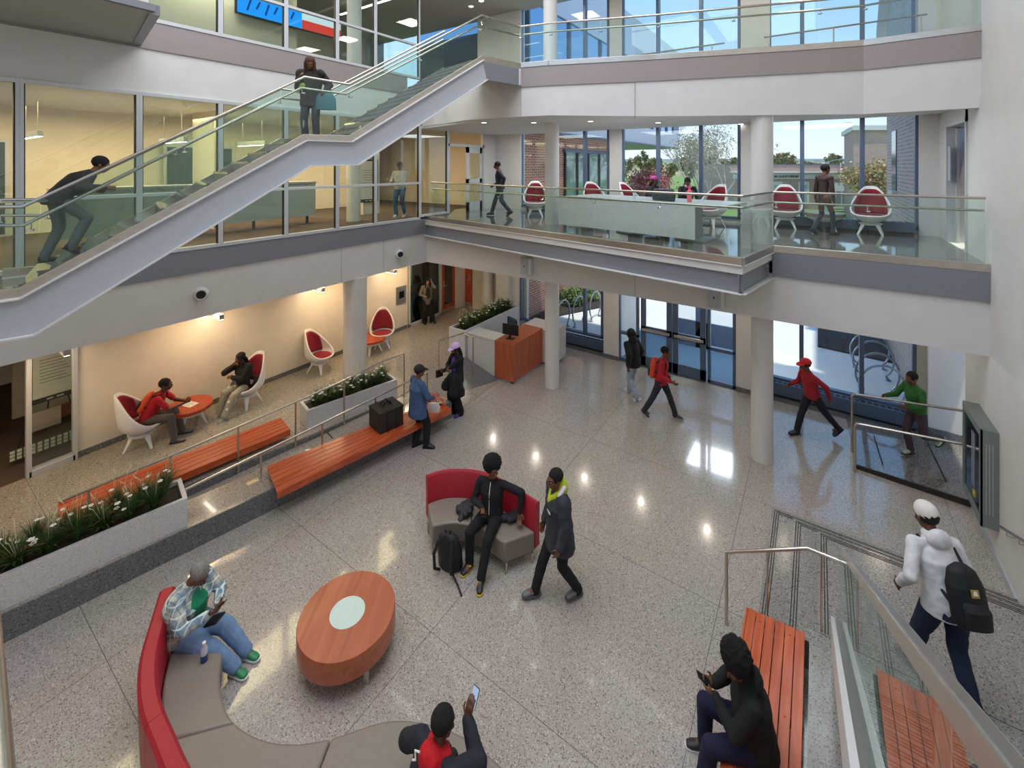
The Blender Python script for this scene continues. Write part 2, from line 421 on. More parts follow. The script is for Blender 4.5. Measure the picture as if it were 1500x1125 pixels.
# storefront + orange doors at the back left
y0, y1, y2, y3 = [YatX(p, XL) for p in (598, 646, 666, 672)]
wn = tag(empty('window_2', (XL, y0, ZP)), kind='structure'); L = y1 - y0
f = MB(); f.box(-.05, 0, 0, .05, .06, 2.6); f.box(-.05, L - .12, 0, .05, L, 2.6); f.box(-.05, 0, 0, .05, L, .1); f.box(-.04, 0, 2.5, .04, L, 2.6)
f.build('frame', M['mull'], wn, bevel=.004); MB().box(-.012, .05, .1, 0, L - .1, 2.5).build('glass_pane', mat_glass('smoked_glass', '9aa39c', .1, .7), wn)
MB().box(.001, .05, 1.15, .006, L - .1, 1.42).build('frosted_band', mat_glass('frost', 'a9bdb0', .1, .3, .4), wn)
def wood_door(nm, loc, rz, w, h, glazed):
    d = tag(empty(nm, loc, rz), kind='structure'); f = MB()
    if glazed:
        f.box(-.025, 0, 0, .025, .14, h); f.box(-.025, w - .14, 0, .025, w, h); f.box(-.025, .14, 0, .025, w - .14, .3); f.box(-.025, .14, h - .16, .025, w - .14, h)
        MB().box(-.01, .14, .3, .01, w - .14, h - .16).build('glass_pane', mat_glass('smoked_glass'), d) if False else MB().box(-.01, .14, .3, .01, w - .14, h - .16).build('glass_pane', bpy.data.materials['smoked_glass'], d)
    else: f.box(-.025, 0, 0, .025, w, h)
    f.build('leaf', M['ply'], d, bevel=.003)
    MB().box(.026, .03, .02, .032, w - .03, .16).build('kick_plate', M['steel'], d)
    hd = MB(); hd.box(.026, .07, 1.0, .04, .13, 1.22); hd.tube([(.03, .1, 1.05), (.09, .1, 1.05), (.09, .22, 1.05)], .012, 8); hd.build('handle', M['steel'], d)
    return d
wood_door('door_1', (XL, y1 + .02, ZP), 0, y2 - y1 - .03, 2.6, True)
st(MB().box(XL - .15, y2, 0, XL + .02, y3 + .4, 3.05).build('wall_back_left', M['warmwall']))
YK = y3 + .4
xk = [XatY(p, YK) for p in (667, 675, 692, 700, 727, 745, 760)]
q = MB(); q.box(XL - .2, YK, 0, xk[1], YK + .12, 3.05); q.box(xk[2], YK, 0, xk[6] + .35, YK + .12, 3.05); st(q.build('wall_back', M['warmwall']))
wood_door('door_2', (xk[2], YK - .02, ZP), R(90), xk[2] - xk[1], 2.6, False)
bpy.data.objects['door_2'].rotation_euler = (0, 0, R(90)); bpy.data.objects['door_2'].scale = (-1, 1, 1)
st(MB().lathe([(.2, 0), (.2, 2.7)], 24, (XatY(714, YK - .35), YK - .35, .3)).build('trim_6', M['white'], smooth=True))
st(MB().box(XatY(730, YE - .2), YE - .35, 0, XatY(748, YE - .2), YE + .2, 3.05).build('trim_7', M['white']))
st(MB().box(XatY(748, YE), YE - .12, 0, XatY(763, YE), YE + .2, 3.05).build('trim_8', M['white']))
# --- soffits / ceilings / floor plates
st(MB().prism([(-17, -3.5), (XW - .2, -3.5), (XW - .2, YB + .15), (XR, YB + .15), (XR, YE), (-17, YE)], ZS, ZS + .1).build('ceiling', M['ceil']))
st(MB().prism([(-17, -3.5), (XW, -3.5), (XW, YB + .05), (XR, YB + .05), (XR, YE + .1), (-17, YE + .1)], Z2 - .3, Z2 - .005).build('floor_second', M['carpet']))
C0, C1, C2, C3 = (XW, 9.8), (-1.03, 8.25), (-.72, YB - .02), (XR, YB - .02)
st(MB().prism([C0, C1, C2, C3, (XR, YE), (XatY(690, 12.9), YE), (XatY(690, 12.9), 12), (-9.3, 10.1)], Z2 - .05, Z2).build('floor_balcony', M['terr2']))
# bulkheads: white fascia and grey bands
q = MB(); q.box(XW - .2, -3.5, ZS - .01, XW, YB, 3.83); st(q.build('wall_bulkhead_left', M['white']))
q = MB(); q.box(XW - .2, YB, ZS - .01, XR, YB + .15, 3.83); st(q.build('wall_bulkhead_back', M['white']))
q = MB(); q.box(XW - .1, -3.5, 3.83, XW + .03, YB - .05, 4.28); st(q.build('trim_9', M['greyband']))
q = MB(); q.box(C2[0], YB - .05, 3.8, XR, YB + .1, 4.26); st(q.build('trim_10', M['greyband'], bevel=.006))
# panel joints in the white fascia
q = MB()
for px in (500, 562): 
    y = YatX(px, XW); q.box(XW, y - .004, ZS, XW + .002, y + .004, 3.83)
for px in (930,):
    x = XatY(px, YB); q.box(x - .004, YB - .002, ZS, x + .004, YB, 3.83)
st(q.build('trim_11', M['greyband']))
# grey channel beam under the balcony edge
def edge_beam(nm, a, b, z0, z1, m=M['greyband']):
    q = MB(); a = Vector((*a, 0)); b = Vector((*b, 0)); n = (b - a).cross(Vector((0, 0, 1))).normalized()
    q.bar(a + Vector((0, 0, (z0 + z1) / 2)) - n * .06, b + Vector((0, 0, (z0 + z1) / 2)) - n * .06, .02, z1 - z0); return q, n
q, n = edge_beam('', C0, C1, 3.78, 4.24); w = q.build('trim_12', M['greyband']); st(w)
q, n = edge_beam('', C1, C2, 3.78, 4.24); st(q.build('trim_13', M['greyband']))
q = MB()
for z in (3.77, 4.245):
    for a, b in ((C0, C1), (C1, C2)):
        q.bar((a[0], a[1] + .01, z), (b[0], b[1] + .01, z), .1, .02)
st(q.build('trim_14', M['lip'], bevel=.003))
q = MB()
for z in (3.9, 4.0, 4.1): q.lathe([(.02, 0), (.02, .03)], 6, (C2[0] - .06, C2[1] - .25, z))
st(q.build('trim_15', M['greyband']))
# beam box under balcony
st(MB().prism([C0, C1, C2, (-.72, YB + .1), (XW, YB + .1)], 4.1, 4.3).build('ceiling_balcony', M['white']))
def cap_run(pts, z0, z1, nm, th=.07, m=None):
    q = MB()
    for a, b in zip(pts[:-1], pts[1:]): q.bar((a[0], a[1], (z0 + z1) / 2), (b[0], b[1], (z0 + z1) / 2), th, z1 - z0)
    return st(q.build(nm, m or M['steel'], bevel=.004))
cap_run([C0, C1, C2, C3], 4.255, 4.385, 'trim_16')
# --- left glazed walls (levels 2 and 3)
ym = [-3.5, 1.37 - 1.6, 1.37] + [YatX(p, XW) for p in (203, 322, 418, 493, 549, 614)]
wi = [3]
def bay(a, b, z0, z1, trans, X=XW, lead=True):
    w = tag(empty('window_%d' % wi[0], (X, (a + b) / 2, z0)), kind='structure'); wi[0] += 1; h = (b - a) / 2; H = z1 - z0
    f = MB(); f.box(-.05, -h, 0, .05, -h + .045, H)
    f.box(-.05, h - .045, 0, .05, h, H); f.box(-.047, -h + .01, 0.001, .047, h - .01, .07); f.box(-.047, -h + .01, H - .07, .047, h - .01, H - .001)
    for t in trans: f.box(-.045, -h + .01, t - .03, .045, h - .01, t + .03)
    f.build('frame', M['mull'], w, bevel=.004)
    g = MB(); g.box(-.03, -h + .045, .07, .03, -h + .06, H - .07); g.box(-.03, h - .06, .07, .03, h - .045, H - .07); g.build('gasket', M['gasket'], w)
    MB().box(-.008, -h + .045, .07, .004, h - .045, H - .07).build('glass_pane', M['glass'], w)
for i in range(len(ym) - 1): bay(ym[i], ym[i + 1], 4.28, 7.22, (1.1,))
st(MB().box(XW - .15, -3.5, 7.22, XW, YatX(628, XW) - 1.2, 8.0).build('wall_left_upper', M['white']))
st(MB().box(XW - .1, -3.5, 8.0, XW + .03, YatX(628, XW) - .9, 8.5).build('trim_17', M['mauve']))
for i in range(1, len(ym) - 1): bay(ym[i], ym[i + 1], 8.5, 11.4, (1.02,))
# storefront with door beyond the corner, level 2 (same plane)
ya, yb_, yc, yd = [YatX(p, XW) for p in (614, 655, 683, 708)]
bay(ya, yb_, Z2, 7.1, ()); 
w = tag(empty('door_3', (XW, yb_, Z2)), kind='structure'); L = yd - yb_; f = MB()
f.box(-.05, 0, 0, .05, .07, 2.75); f.box(-.05, L - .08, 0, .05, L, 2.75); f.box(-.05, 0, 2.2, .05, L, 2.28); f.box(-.05, 0, 2.7, .05, L, 2.75); f.build('frame', M['mull'], w)
g = MB(); l0 = (yc - yb_); f = MB(); f.box(-.02, l0, 0, .02, l0 + .14, 2.2); f.box(-.02, L - .22, 0, .02, L - .08, 2.2); f.box(-.02, l0, 0, .02, L - .1, .3); f.box(-.02, l0, 2.0, .02, L - .1, 2.2); f.box(-.02, l0, .95, .02, L - .1, 1.1)
f.build('leaf', M['mull'], w); MB().box(-.006, l0 + .1, .3, .006, L - .15, 2.0).build('glass_pane', M['glass'], w)
MB().tube([(.03, l0 + .07, 1.0), (.08, l0 + .07, 1.0), (.08, l0 + .22, 1.0)], .012, 8).build('handle', M['steel'], w)
st(MB().box(XW - .1, yd, Z2, XW + .05, YE, 7.1).build('wall_corner_second', M['white']))
# room behind the glass, level 2
st(MB().box(-15, -3.5, Z2, -14.85, YatX(560, -14), 7.3).build('wall_room_back', M['warmwall']))
st(MB().box(-15, -3.6, Z2, XW, -3.5, 7.3).build('wall_room_near', M['warmwall']))
st(MB().box(-17, YE, Z2, XW, YE + .1, 7.3).build('wall_room_far', M['warmwall']))
st(MB().prism([(-17, -3.5), (XW - .16, -3.5), (XW - .16, YE), (-17, YE)], 7.25, 7.35).build('ceiling_room', M['ceil']))
st(MB().box(-13.4, 4.9, Z2, -12.15, 5.0, 7.25).build('wall_partition', M['warmwall']))
# --- level 3 plate
ZT = 8.12
F3 = [P(762.7, 99.3, ZT), P(803, 96, ZT), P(960, 87.5, ZT), P(1200, 72, ZT), P(1265, 67.3, ZT), P(1447, 43.7, ZT)]
T1 = P(706.7, 88, ZT)
BL = [(XW, 8.6), (T1.x - .1, T1.y + .25)]
f3xy = [(p.x, p.y) for p in F3]
def strip(pts, z0s, z1s, th, nm, m, bev=0):
    q = MB()
    for i in range(len(pts) - 1):
        a, b = pts[i], pts[i + 1]; d = Vector((b[0] - a[0], b[1] - a[1], 0)).normalized(); n = Vector((-d.y, d.x, 0)) * th
        A = [(a[0], a[1], z0s[i]), (b[0], b[1], z0s[i + 1]), (b[0], b[1], z1s[i + 1]), (a[0], a[1], z1s[i])]
        q.slab(A, n)
    return st(q.build(nm, m, bevel=bev))
zb = [7.02, 7.02, 6.94, 6.88, 6.86, 6.86]
strip([(x, y + .03) for x, y in f3xy], zb, [7.7] * 6, .15, 'wall_bulkhead_upper', M['white'])
strip(f3xy, [7.68] * 6, [ZT] * 6, .08, 'trim_18', M['mauve'])
cap_run([(p[0], p[1] + .02) for p in f3xy], ZT, ZT + .115, 'trim_19')
A3 = onplane(613, 184, (XW, 9.1), (-7.2, 8.9)); 
sw = [(XW, 9.7), (-8.6, 9.35), (-7.6, 9.0), (f3xy[0][0] - .02, f3xy[0][1] + .04)]
strip(sw, [7.1, 7.1, 7.1, 7.02], [ZT] * 4, .12, 'wall_bulkhead_stair', M['white'])
top = [(XW - .1, 9.75)] + [(-7.6, 9.1)] + [(x, y + .1) for x, y in f3xy] + [(f3xy[-1][0], YE), (XW - .1, YE)]
st(MB().prism(top, 7.04, 7.12).build('ceiling_second', M['ceil']))
st(MB().prism(top, ZT - .25, ZT + .02).build('floor_third', M['terr2']))
q = MB(); x = XatY(930, 11.3); 
st(MB().bar(onplane(930, 120, f3xy[2], f3xy[1]), onplane(930, 174, f3xy[2], f3xy[1]), .008, .01).build('trim_20', M['greyband']))
st(MB().prism([(-17, -3.5), (XW - .16, -3.5), (XW - .16, YE), (-17, YE)], 7.95, 8.15).build('floor_third_room', M['carpet']))
st(MB().prism([(-17, -3.5), (XW + .1, -3.5), (XW + .1, 9.3), (2.5, 10.0), (2.5, YE + .1), (-17, YE + .1)], 11.5, 11.6).build('ceiling_third', mat('acoustic_ceiling', 'b5b5ae', .9)))
st(MB().box(-16.5, -3.5, 8.1, -16.3, YE, 11.5).build('wall_third_back', mat('sage_wall', 'a9ab99', .8)))
st(MB().box(-13.4, 3.6, 8.1, -13.2, 7.6, 11.5).build('wall_third_partition', mat('sage_wall', 'a9ab99', .8)))
# --- top-left landing box
q = MB(); LBp = [(XW, 2.75), (XW, -3.5), (-7.45, -3.5), (-7.75, 2.3)]
st(q.prism(LBp, 8.05, 8.12).build('ceiling_landing', mat('grey_soffit', 'a9aba6', .7)))
st(MB().prism([(x, y - .0) for x, y in LBp], 8.13, 8.5).build('floor_upper_landing', M['white']))
q = MB(); q.bar((XW, 2.78, 8.1), (-7.72, 2.36, 8.1), .12, .14); q.bar((-7.72, 2.36, 8.12), (-7.42, -3.5, 8.12), .06, .1); st(q.build('trim_21', M['greyband']))
# --- right wall
q = MB(); q.box(XR, -4, 0, XR + .25, 11.3, 13.2) if False else q.box(XR, -4, 0, XR + .25, YB, 13.2)
q.box(XR, YB, 0, XR + .25, 11.3, 7.04); q.box(XR + .02, YB, 7.04, 2.6, YE + .2, 13.2)
st(q.build('wall_right', M['white']))
dy0, dy1 = YatX(1418, XR), YatX(1388, XR)
q = MB(); q.box(XR, 11.3, ZS, XR + .25, dy0, 7.04); q.box(XR, dy1, ZS, XR + .25, YE, 7.04); q.box(XR, dy0, 6.75, XR + .25, dy1, 7.04); q.box(XR, dy0, ZS, XR + .25, dy1, Z2)
q.box(XR, YE - .35, 0, XR + .25, YE, ZS); st(q.build('wall_right_far', M['white']))
d = tag(empty('door_4', (XR, dy0, Z2)), kind='structure'); w = dy1 - dy0; f = MB(); f.box(-.03, 0, 0, .26, .06, 2.4); f.box(-.03, w - .06, 0, .26, w, 2.4); f.box(-.03, 0, 2.34, .26, w, 2.4); f.build('frame', M['mull'], d)
f = MB(); f.bar((.2, .1, 1.17), (.75, .4, 1.17), .05, 2.3); f.build('leaf', M['ply'], d)
f = MB(); f.box(.1, w - .2, .0, .14, w - .08, 2.3); f.build('second_leaf', M['mull'], d)
st(MB().box(2.9, dy0 - 1, Z2, 3.0, dy1 + .6, 6.8).build('wall_corridor', M['bluefr']))
st(MB().box(XR + .001 - .012, YE - 1.15, Z2 + 1.25, XR + .002, YE - .95, Z2 + 1.95).build('trim_22', mat('wayfinding_plate', 'aab4b8', .4)))
# alcove at ground right
q = MB(); q.box(XatY(1360, 13.05), 13.05, .1, 4, 13.2, ZS); q.box(3.9, 11, 0, 4, 13.2, ZS); st(q.build('wall_alcove', M['white']))
st(MB().box(XatY(1360, 13.05), 13.02, .12, 4, 13.06, .26).build('baseboard_alcove', M['terrd']))
# baseboard along stair wall
q = MB(); q.box(XR - .02, 8.3, 0, XR, 11.3, .12); st(q.build('baseboard_right', M['lightsteel']))
# enclosing shell behind the eye point and closed roof; area lamps added below it serve as skylight
st(MB().box(-17, -4.2, 0, 3, -4, 9.6).build('wall_near', M['white']))
st(MB().prism([(-10.2, -4.2), (3, -4.2), (3, YE + .3), (-10.2, YE + .3)], 13.2, 13.5).build('ceiling_atrium', M['ceil']))
st(MB().box(-10.2, -4, 11.4, XW, 9.6, 13.3).build('wall_clerestory_left', M['white']))
# --- columns
def column(nm, x, y, r, z0, z1, label, g):
    o = MB().lathe([(r, 0), (r, z1 - z0)], 40, (0, 0, 0)).build(nm, M['white'], smooth=True, loc=(x, y, z0)); tag(o, label, 'column', g); return o
cA = P(808, 566, 0); cB = P(1116, 672, 0)
column('column', cA.x, cA.y + .02, .19, 0, ZS, 'slim round white column beside the wooden end of the reception desk, ground floor', None)
column('column', cB.x, cB.y + .02, .2, 0, ZS, 'round white ground floor column standing right of the glass entrance doors', None)
column('column', cA.x, cA.y + .02, .19, Z2, 7.2, 'round white column behind the second floor railing at the left end of the long table', None)
column('column', cB.x, cB.y + .02, .2, Z2, 7.2, 'round white column behind the notched corner of the second floor railing', None)
column('column', cA.x - .1, cA.y + .1, .19, 8.14, 11.5, 'round cream column behind the top floor railing, above the long balcony', None)
column('column', *onplane(520, 400, (XW - .25, 3), (XW - .25, 12)).xy, .3, ZP, ZS, 'thick white column between the two empty egg chairs on the raised left floor', None)
column('column', *onplane(518, 300, (XW - .8, 3), (XW - .8, 12)).xy, .19, Z2, 7.2, 'round pale column behind the second floor glazing beside the framed certificate', None)
column('column', *onplane(519, 20, (XW - .9, 3), (XW - .9, 12)).xy, .2, 8.15, 11.5, 'round pale column behind the top floor glazing at the end of the video screen', None)
# --- exterior window wall
def ewin(px0, px1, z0, z1, mulls, Y=YE, blue=True, sill=True):
    x0, x1 = XatY(px0, Y), XatY(px1, Y); w = tag(empty('window_%d' % wi[0], (x0, Y, z0)), kind='structure'); wi[0] += 1; L = x1 - x0; H = z1 - z0
    f = MB(); f.box(0, -.06, 0, .07, .08, H); f.box(L - .07, -.06, 0, L, .08, H); f.box(0, -.06, 0, L, .08, .07); f.box(0, -.06, H - .07, L, .08, H)
    for m in mulls: xm = XatY(m, Y) - x0; f.box(xm - .045, -.07, 0, xm + .045, .1, H)
    f.build('frame', M['bluefr'], w, bevel=.004); MB().box(.05, 0, .05, L - .05, .012, H - .05).build('glass_pane', M['wglass'], w)
    return w
ewin(763, 884, .35, 3.1, (857,)); ewin(1125, 1342, .35, 3.1, (1174, 1262))
ewin(763, 893, Z2 + .1, 7.25, (857,)); ewin(911, 1085, Z2 + .1, 7.25, (964, 1027)); ewin(1125, 1346, Z2 + .1, 7.25, (1175, 1263))
ewin(763, 893, 8.2, 12.2, (857,)); ewin(911, 1085, 8.2, 12.2, (964, 1027)); ewin(1125, 1340, 8.2, 12.2, (1175, 1263))
q = MB()
for a, b in ((884, 906), (1078, 1125)): q.box(XatY(a, 13.0), 13.0, 0, XatY(b, 13.0), YE + .1, ZS + .1)
q.box(XatY(1342, YE), YE - .05, 0, XR + .1, YE + .15, ZS + .1); st(q.build('wall_piers_ground', M['white']))
q = MB()
for a, b in ((708, 763), (893, 911), (1085, 1128), (1346, 1380)): q.box(XatY(a, YE - .1), YE - .12, Z2, XatY(b, YE - .1), YE + .15, 7.3)
st(q.build('wall_piers_second', M['white']))
q = MB()
for a, b in ((700, 763), (893, 911), (1085, 1128), (1345, 1420)): q.box(XatY(a, YE - .1), YE - .12, 8.1, XatY(b, YE - .1), YE + .15, 12.3)
st(q.build('wall_piers_third', M['white']))
q = MB(); q.box(XW, YE - .02, ZS, XR + .4, YE + .15, Z2 + .1); q.box(XW, YE - .02, 7.2, 2.7, YE + .15, 8.2); q.box(-12, YE - .02, 12.2, 2.7, YE + .15, 13.3); st(q.build('wall_spandrel', M['white']))
# radiator covers under windows
def heater(px0, px1, z, h, lab):
    x0, x1 = XatY(px0, YE - .15), XatY(px1, YE - .15)
    t = thing('radiator_cover', lab, 'radiator', ((x0 + x1) / 2, YE - .17, z)); L = (x1 - x0) / 2
    MB().box(-L, -.09, .06, L, .09, h).build('casing', M['bluefr'], t, bevel=.006)
    q = MB(); q.box(-L + .02, -.06, 0, L - .02, .08, .06); q.build('plinth', M['black'], t)
    q = MB()
    for i in range(int(L * 2 / .12)): q.box(-L + .06 + i * .12, -.05, h, -L + .14 + i * .12, .05, h + .004)
    q.build('top_grille', M['black'], t)
heater(815, 884, 0, .34, 'long dark grey radiator cover under the ground floor window behind the reception desk')
heater(1128, 1342, 0, .36, 'long dark grey radiator cover under the ground floor window by the bicycle loops')
heater(772, 800, Z2, .3, 'low grey radiator cover on the balcony floor behind the leftmost burgundy egg chair')
heater(1132, 1340, Z2, .28, 'low grey radiator cover behind the two right hand egg chairs on the balcony')
# baseboards on piers
q = MB()
for a, b in ((884, 906), (1078, 1101)): q.box(XatY(a, 12.98), 12.98, 0, XatY(b, 12.98), 13.0, .12)
st(q.build('baseboard_piers', M['terrd']))
# entrance doors (storefront plane)
YS = 13.1
s0, s1, s2, s3, s4, s5 = [XatY(p, YS) for p in (906, 936, 944, 985, 1037, 1078)]
def sidelight(x0, x1, trans):
    w = tag(empty('window_%d' % wi[0], (x0, YS, 0)), kind='structure'); wi[0] += 1; L = x1 - x0
    f = MB(); f.box(0, -.06, 0, .07, .06, ZS); f.box(L - .07, -.06, 0, L, .06, ZS); f.box(0, -.06, 0, L, .06, .1)
    for t in trans: f.box(0, -.06, t - .04, L, .06, t + .04)
    f.build('frame', M['bluefr'], w, bevel=.004); MB().box(.05, -.006, .08, L - .05, .006, ZS).build('glass_pane', M['wglass'], w)
sidelight(s0, s1, (.85,)); sidelight(s4, s5, (.95,))
def edoor(nm, x0, x1):
    d = tag(empty(nm, (x0, YS, 0)), kind='structure'); L = x1 - x0; f = MB()
    f.box(.01, -.025, .02, .16, .025, 2.6); f.box(L - .16, -.025, .02, L - .01, .025, 2.6); f.box(.01, -.025, .02, L, .025, .3); f.box(.01, -.025, 1.0, L, .025, 1.18); f.box(.01, -.025, 2.45, L, .025, 2.6)
    f.build('leaf', M['bluefr'], d, bevel=.004); g = MB(); g.box(.15, -.006, .28, L - .15, .006, 1.02); g.box(.15, -.006, 1.16, L - .15, .006, 2.5); g.build('glass_pane', M['wglass'], d)
    b = MB(); b.box(.06, -.09, 1.05, L - .06, -.03, 1.13); b.build('push_bar', M['steel'], d, bevel=.006)
edoor('door_5', s1 + .05, s3); edoor('door_6', s3, s4 - .04)
q = MB(); q.box(s0, YS - .08, 2.6, s5, YS + .08, ZS); q.box(s1, YS - .04, 0, s5, YS + .12, .018); st(q.build('trim_23', M['bluefr']))
st(MB().box(s0, YS - .1, 0, s5, YS - .05, .012).build('trim_24', M['steel']))
# vestibule beyond
YV = 15.4
st(MB().box(s0 - .5, YS + .1, -.1, s5 + .5, YV + .4, .005).build('floor_vestibule', mat('entrance_mat', '56748c', .95, var=.15, scale=80)))
st(MB().box(s0 - .35, YS + .1, 0, s0 - .15, YV, 3.1).build('wall_vestibule', M['white']))
st(MB().box(s0 - .5, YS, 2.9, s5 + .6, YV + .3, 3.1).build('ceiling_vestibule', M['white']))
for nm, xx in (('door_7', s0 + .9), ('door_8', s0 + 2.0)):
    d = tag(empty(nm, (xx, YV, 0)), kind='structure'); f = MB()
    f.box(0, -.03, 0, .16, .03, 2.3); f.box(.84, -.03, 0, 1.0, .03, 2.3); f.box(0, -.03, 0, 1, .03, .85); f.box(0, -.03, 2.1, 1, .03, 2.3); f.build('leaf', M['bluefr'], d)
    MB().box(.1, -.005, .8, .9, .005, 2.15).build('glass_pane', M['wglass'], d)
# --- rooms' pendant lights
def pendant(loc, L, rz, lab, g, hang=.4, w=.07):
    t = thing('linear_light', lab, 'light', loc, rz, g)
    MB().box(-w / 2, -L / 2, .0, w / 2, L / 2, .11).build('housing', M['lightsteel'], t, bevel=.004)
    MB().box(-w / 2 + .012, -L / 2 + .01, -.008, w / 2 - .012, L / 2 - .01, .0).build('diffuser', M['led'], t)
    q = MB()
    for y in (-L * .35, L * .35): q.tube([(0, y, .11), (0, y, .11 + hang)], .004, 6)
    q.build('hanging_wire', M['steel'], t); return t
# =================== STAIRS, RAILS ===================
SA = P(25, 423, 4.5).xy; SBp = P(706.7, 84, 8.18).xy
u = Vector((SBp[0] - SA[0], SBp[1] - SA[1], 0)).normalized(); nrm = Vector((-u.y, u.x, 0)); WST = 1.5
def SL(px, py): return onplane(px, py, SA, SBp)
cap_top = [SL(-40, 429), SL(25, 423), SL(445, 196.5), SL(511.7, 198.3), SL(706.7, 81)]
cap_bot = [SL(-40, 447), SL(29, 437), SL(449, 206), SL(515, 208), SL(707, 88.5)]
beam_bot = [SL(-40, 505), SL(50, 490), SL(456, 242.5), SL(524, 241.5), SL(713, 117)]
tz = T1z = cap_top[-1].z
land_pts = []
t2 = Vector((f3xy[0][0], f3xy[0][1], 0))
stair = thing('staircase', 'grey steel staircase with stainless edge climbing from the second floor to the top floor', 'staircase', (SA[0], SA[1], 4.35))
O = Vector((SA[0], SA[1], 4.35))
def side(off, nm, mtop, mlip):
    o = nrm * off; q = MB()
    for i in range(4):
        q.slab([cap_bot[i] - O + o, cap_bot[i + 1] - O + o, cap_top[i + 1] - O + o, cap_top[i] - O + o], nrm * .05)
    q.build('edge_cap', M['steel'], stair, bevel=.003)
    q = MB()
    for i in range(4):
        q.slab([beam_bot[i] - O + o, beam_bot[i + 1] - O + o, cap_bot[i + 1] - O + o, cap_bot[i] - O + o], nrm * .03)
    q.build('stringer', M['lightsteel'], stair)
    q = MB()
    for i in range(4):
        for L in (cap_bot, beam_bot): q.bar(L[i] - O + o, L[i + 1] - O + o, .12, .018)
    q.each('flange', M['lip'], stair)
side(0, 'a', 0, 0); side(WST, 'b', 0, 0)
# landing run at top, to the balcony corner
q = MB(); a = cap_top[-1] - O; b = Vector((t2.x, t2.y, cap_top[-1].z)) - O
q.slab([(a.x, a.y, a.z - .13), (b.x, b.y, b.z - .13), b, a], nrm * .05); q.build('edge_cap', M['steel'], stair)
q = MB(); bb = beam_bot[-1] - O; q.slab([bb, (b.x, b.y, bb.z), (b.x, b.y, b.z - .13), (a.x, a.y, a.z - .13)], nrm * .03); q.build('stringer', M['greyband'], stair)
q = MB(); q.bar((b.x, b.y - .03, bb.z), (b.x, b.y - .03, b.z - .13), .05, .05); q.build('end_post', M['lip'], stair)
# treads
def flight(p0, p1, n, nm):
    q = MB(); r = MB()
    for i in range(n):
        a = p0.lerp(p1, i / n) - O; b = p0.lerp(p1, (i + 1) / n) - O
        zt = (p0.z + (p1.z - p0.z) * (i + 1) / n) - O.z - .12; zr = (p0.z + (p1.z - p0.z) * i / n) - O.z - .12
        A = Vector((a.x, a.y, 0)) + nrm * .06; B = Vector((b.x, b.y, 0)) + nrm * .06
        W = nrm * (WST - .05)
        q.slab([A + Vector((0, 0, zt - .04)), B + Vector((0, 0, zt - .04)), B + Vector((0, 0, zt)), A + Vector((0, 0, zt))], W)
        r.slab([A + Vector((0, 0, zr - .05)), A + u * .015 + Vector((0, 0, zr - .05)), A + u * .015 + Vector((0, 0, zt - .03)), A + Vector((0, 0, zt - .03))], W)
    q.each('tread', M['terr2'], stair); r.each('riser', M['greyband'], stair)
flight(cap_top[1], cap_top[2], 12, 'low'); flight(cap_top[3], cap_top[4], 12, 'up')
q = MB()
for a, b in ((cap_top[2], cap_top[3]), (cap_top[0], cap_top[1]), (cap_top[4], Vector((t2.x, t2.y, cap_top[4].z)))):
    z = a.z - O.z - .13; q.prism([(a - O + nrm * .06).xy, (b - O + nrm * .06).xy, (b - O + nrm * (WST)).xy, (a - O + nrm * WST).xy], z - .1, z)
q.each('landing', M['terr2'], stair)
q = MB()
for i in range(4):
    a, b = beam_bot[i] - O + Vector((0, 0, .03)), beam_bot[i + 1] - O + Vector((0, 0, .03))
    q.slab([a + nrm * .04, b + nrm * .04, b + nrm * .04 + Vector((0, 0, .03)), a + nrm * .04 + Vector((0, 0, .03))], nrm * (WST - .05))
q.build('soffit', M['white'], stair)
# ---- glass railing
def railing(loc, label, top, base, hand=None, step=1.3, joints=True, name='glass_railing', endcap=True, rr=.022, hand_off=(0, 0, 0)):
    t = thing(name, label, 'railing', loc); L = Vector(loc); top = [Vector(p) - L for p in top]; base = [Vector(p) - L for p in base]
    MB().tube(top, rr, 10).build('top_rail', M['rail'], t, smooth=True)
    hb = MB()
    ho = Vector(hand_off)
    if hand: hand = [Vector(p) - L + ho for p in hand]; MB().tube(hand, .02, 10).build('handrail', M['rail'], t, smooth=True)
    for i in range(len(top) - 1):
        a, b, c, d = base[i], base[i + 1], top[i + 1], top[i]
        ln = (b - a).length; n = max(1, round(ln / step)); dv = Vector((b.x - a.x, b.y - a.y, 0)).normalized(); nn = Vector((-dv.y, dv.x, 0))
        for k in range(n):
            f0, f1 = k / n, (k + 1) / n; g = .006 / max(ln, .1)
            A, B = a.lerp(b, f0 + g), a.lerp(b, f1 - g); Cc, D = d.lerp(c, f1 - g), d.lerp(c, f0 + g)
            MB().slab([A, B, Cc, D], nn * .012).build('glass_panel', M['rglass'], t)
            if hand:
                hp = hand[i].lerp(hand[i + 1], f0) if k or i == 0 else hand[i].lerp(hand[i + 1], .02)
                gp = hp - ho; q = MB(); q.tube([hp, hp + Vector((0, 0, -.07)), gp + Vector((0, 0, -.09))], .008, 6); q.lathe([(.001, 0), (.035, 0), (.035, .02), (.001, .02)], 12, gp + Vector((0, 0, -.1)))
                q.build('bracket', M['chrome'], t)
    return t
rt = [SL(-40, 304), SL(32, 303), SL(446.7, 112.3), SL(511.7, 123.3), SL(706.7, 22)]
rt.append(Vector((t2.x, t2.y, Zat(39.3, t2.x, t2.y))))
rh = [SL(-40, 331.5), SL(33, 331), SL(443, 128), SL(509, 137), SL(702, 36.7)]
rh.append(Vector((t2.x, t2.y, Zat(51, t2.x, t2.y))))
rb = cap_top + [Vector((t2.x, t2.y, cap_top[-1].z))]
off = nrm * .02
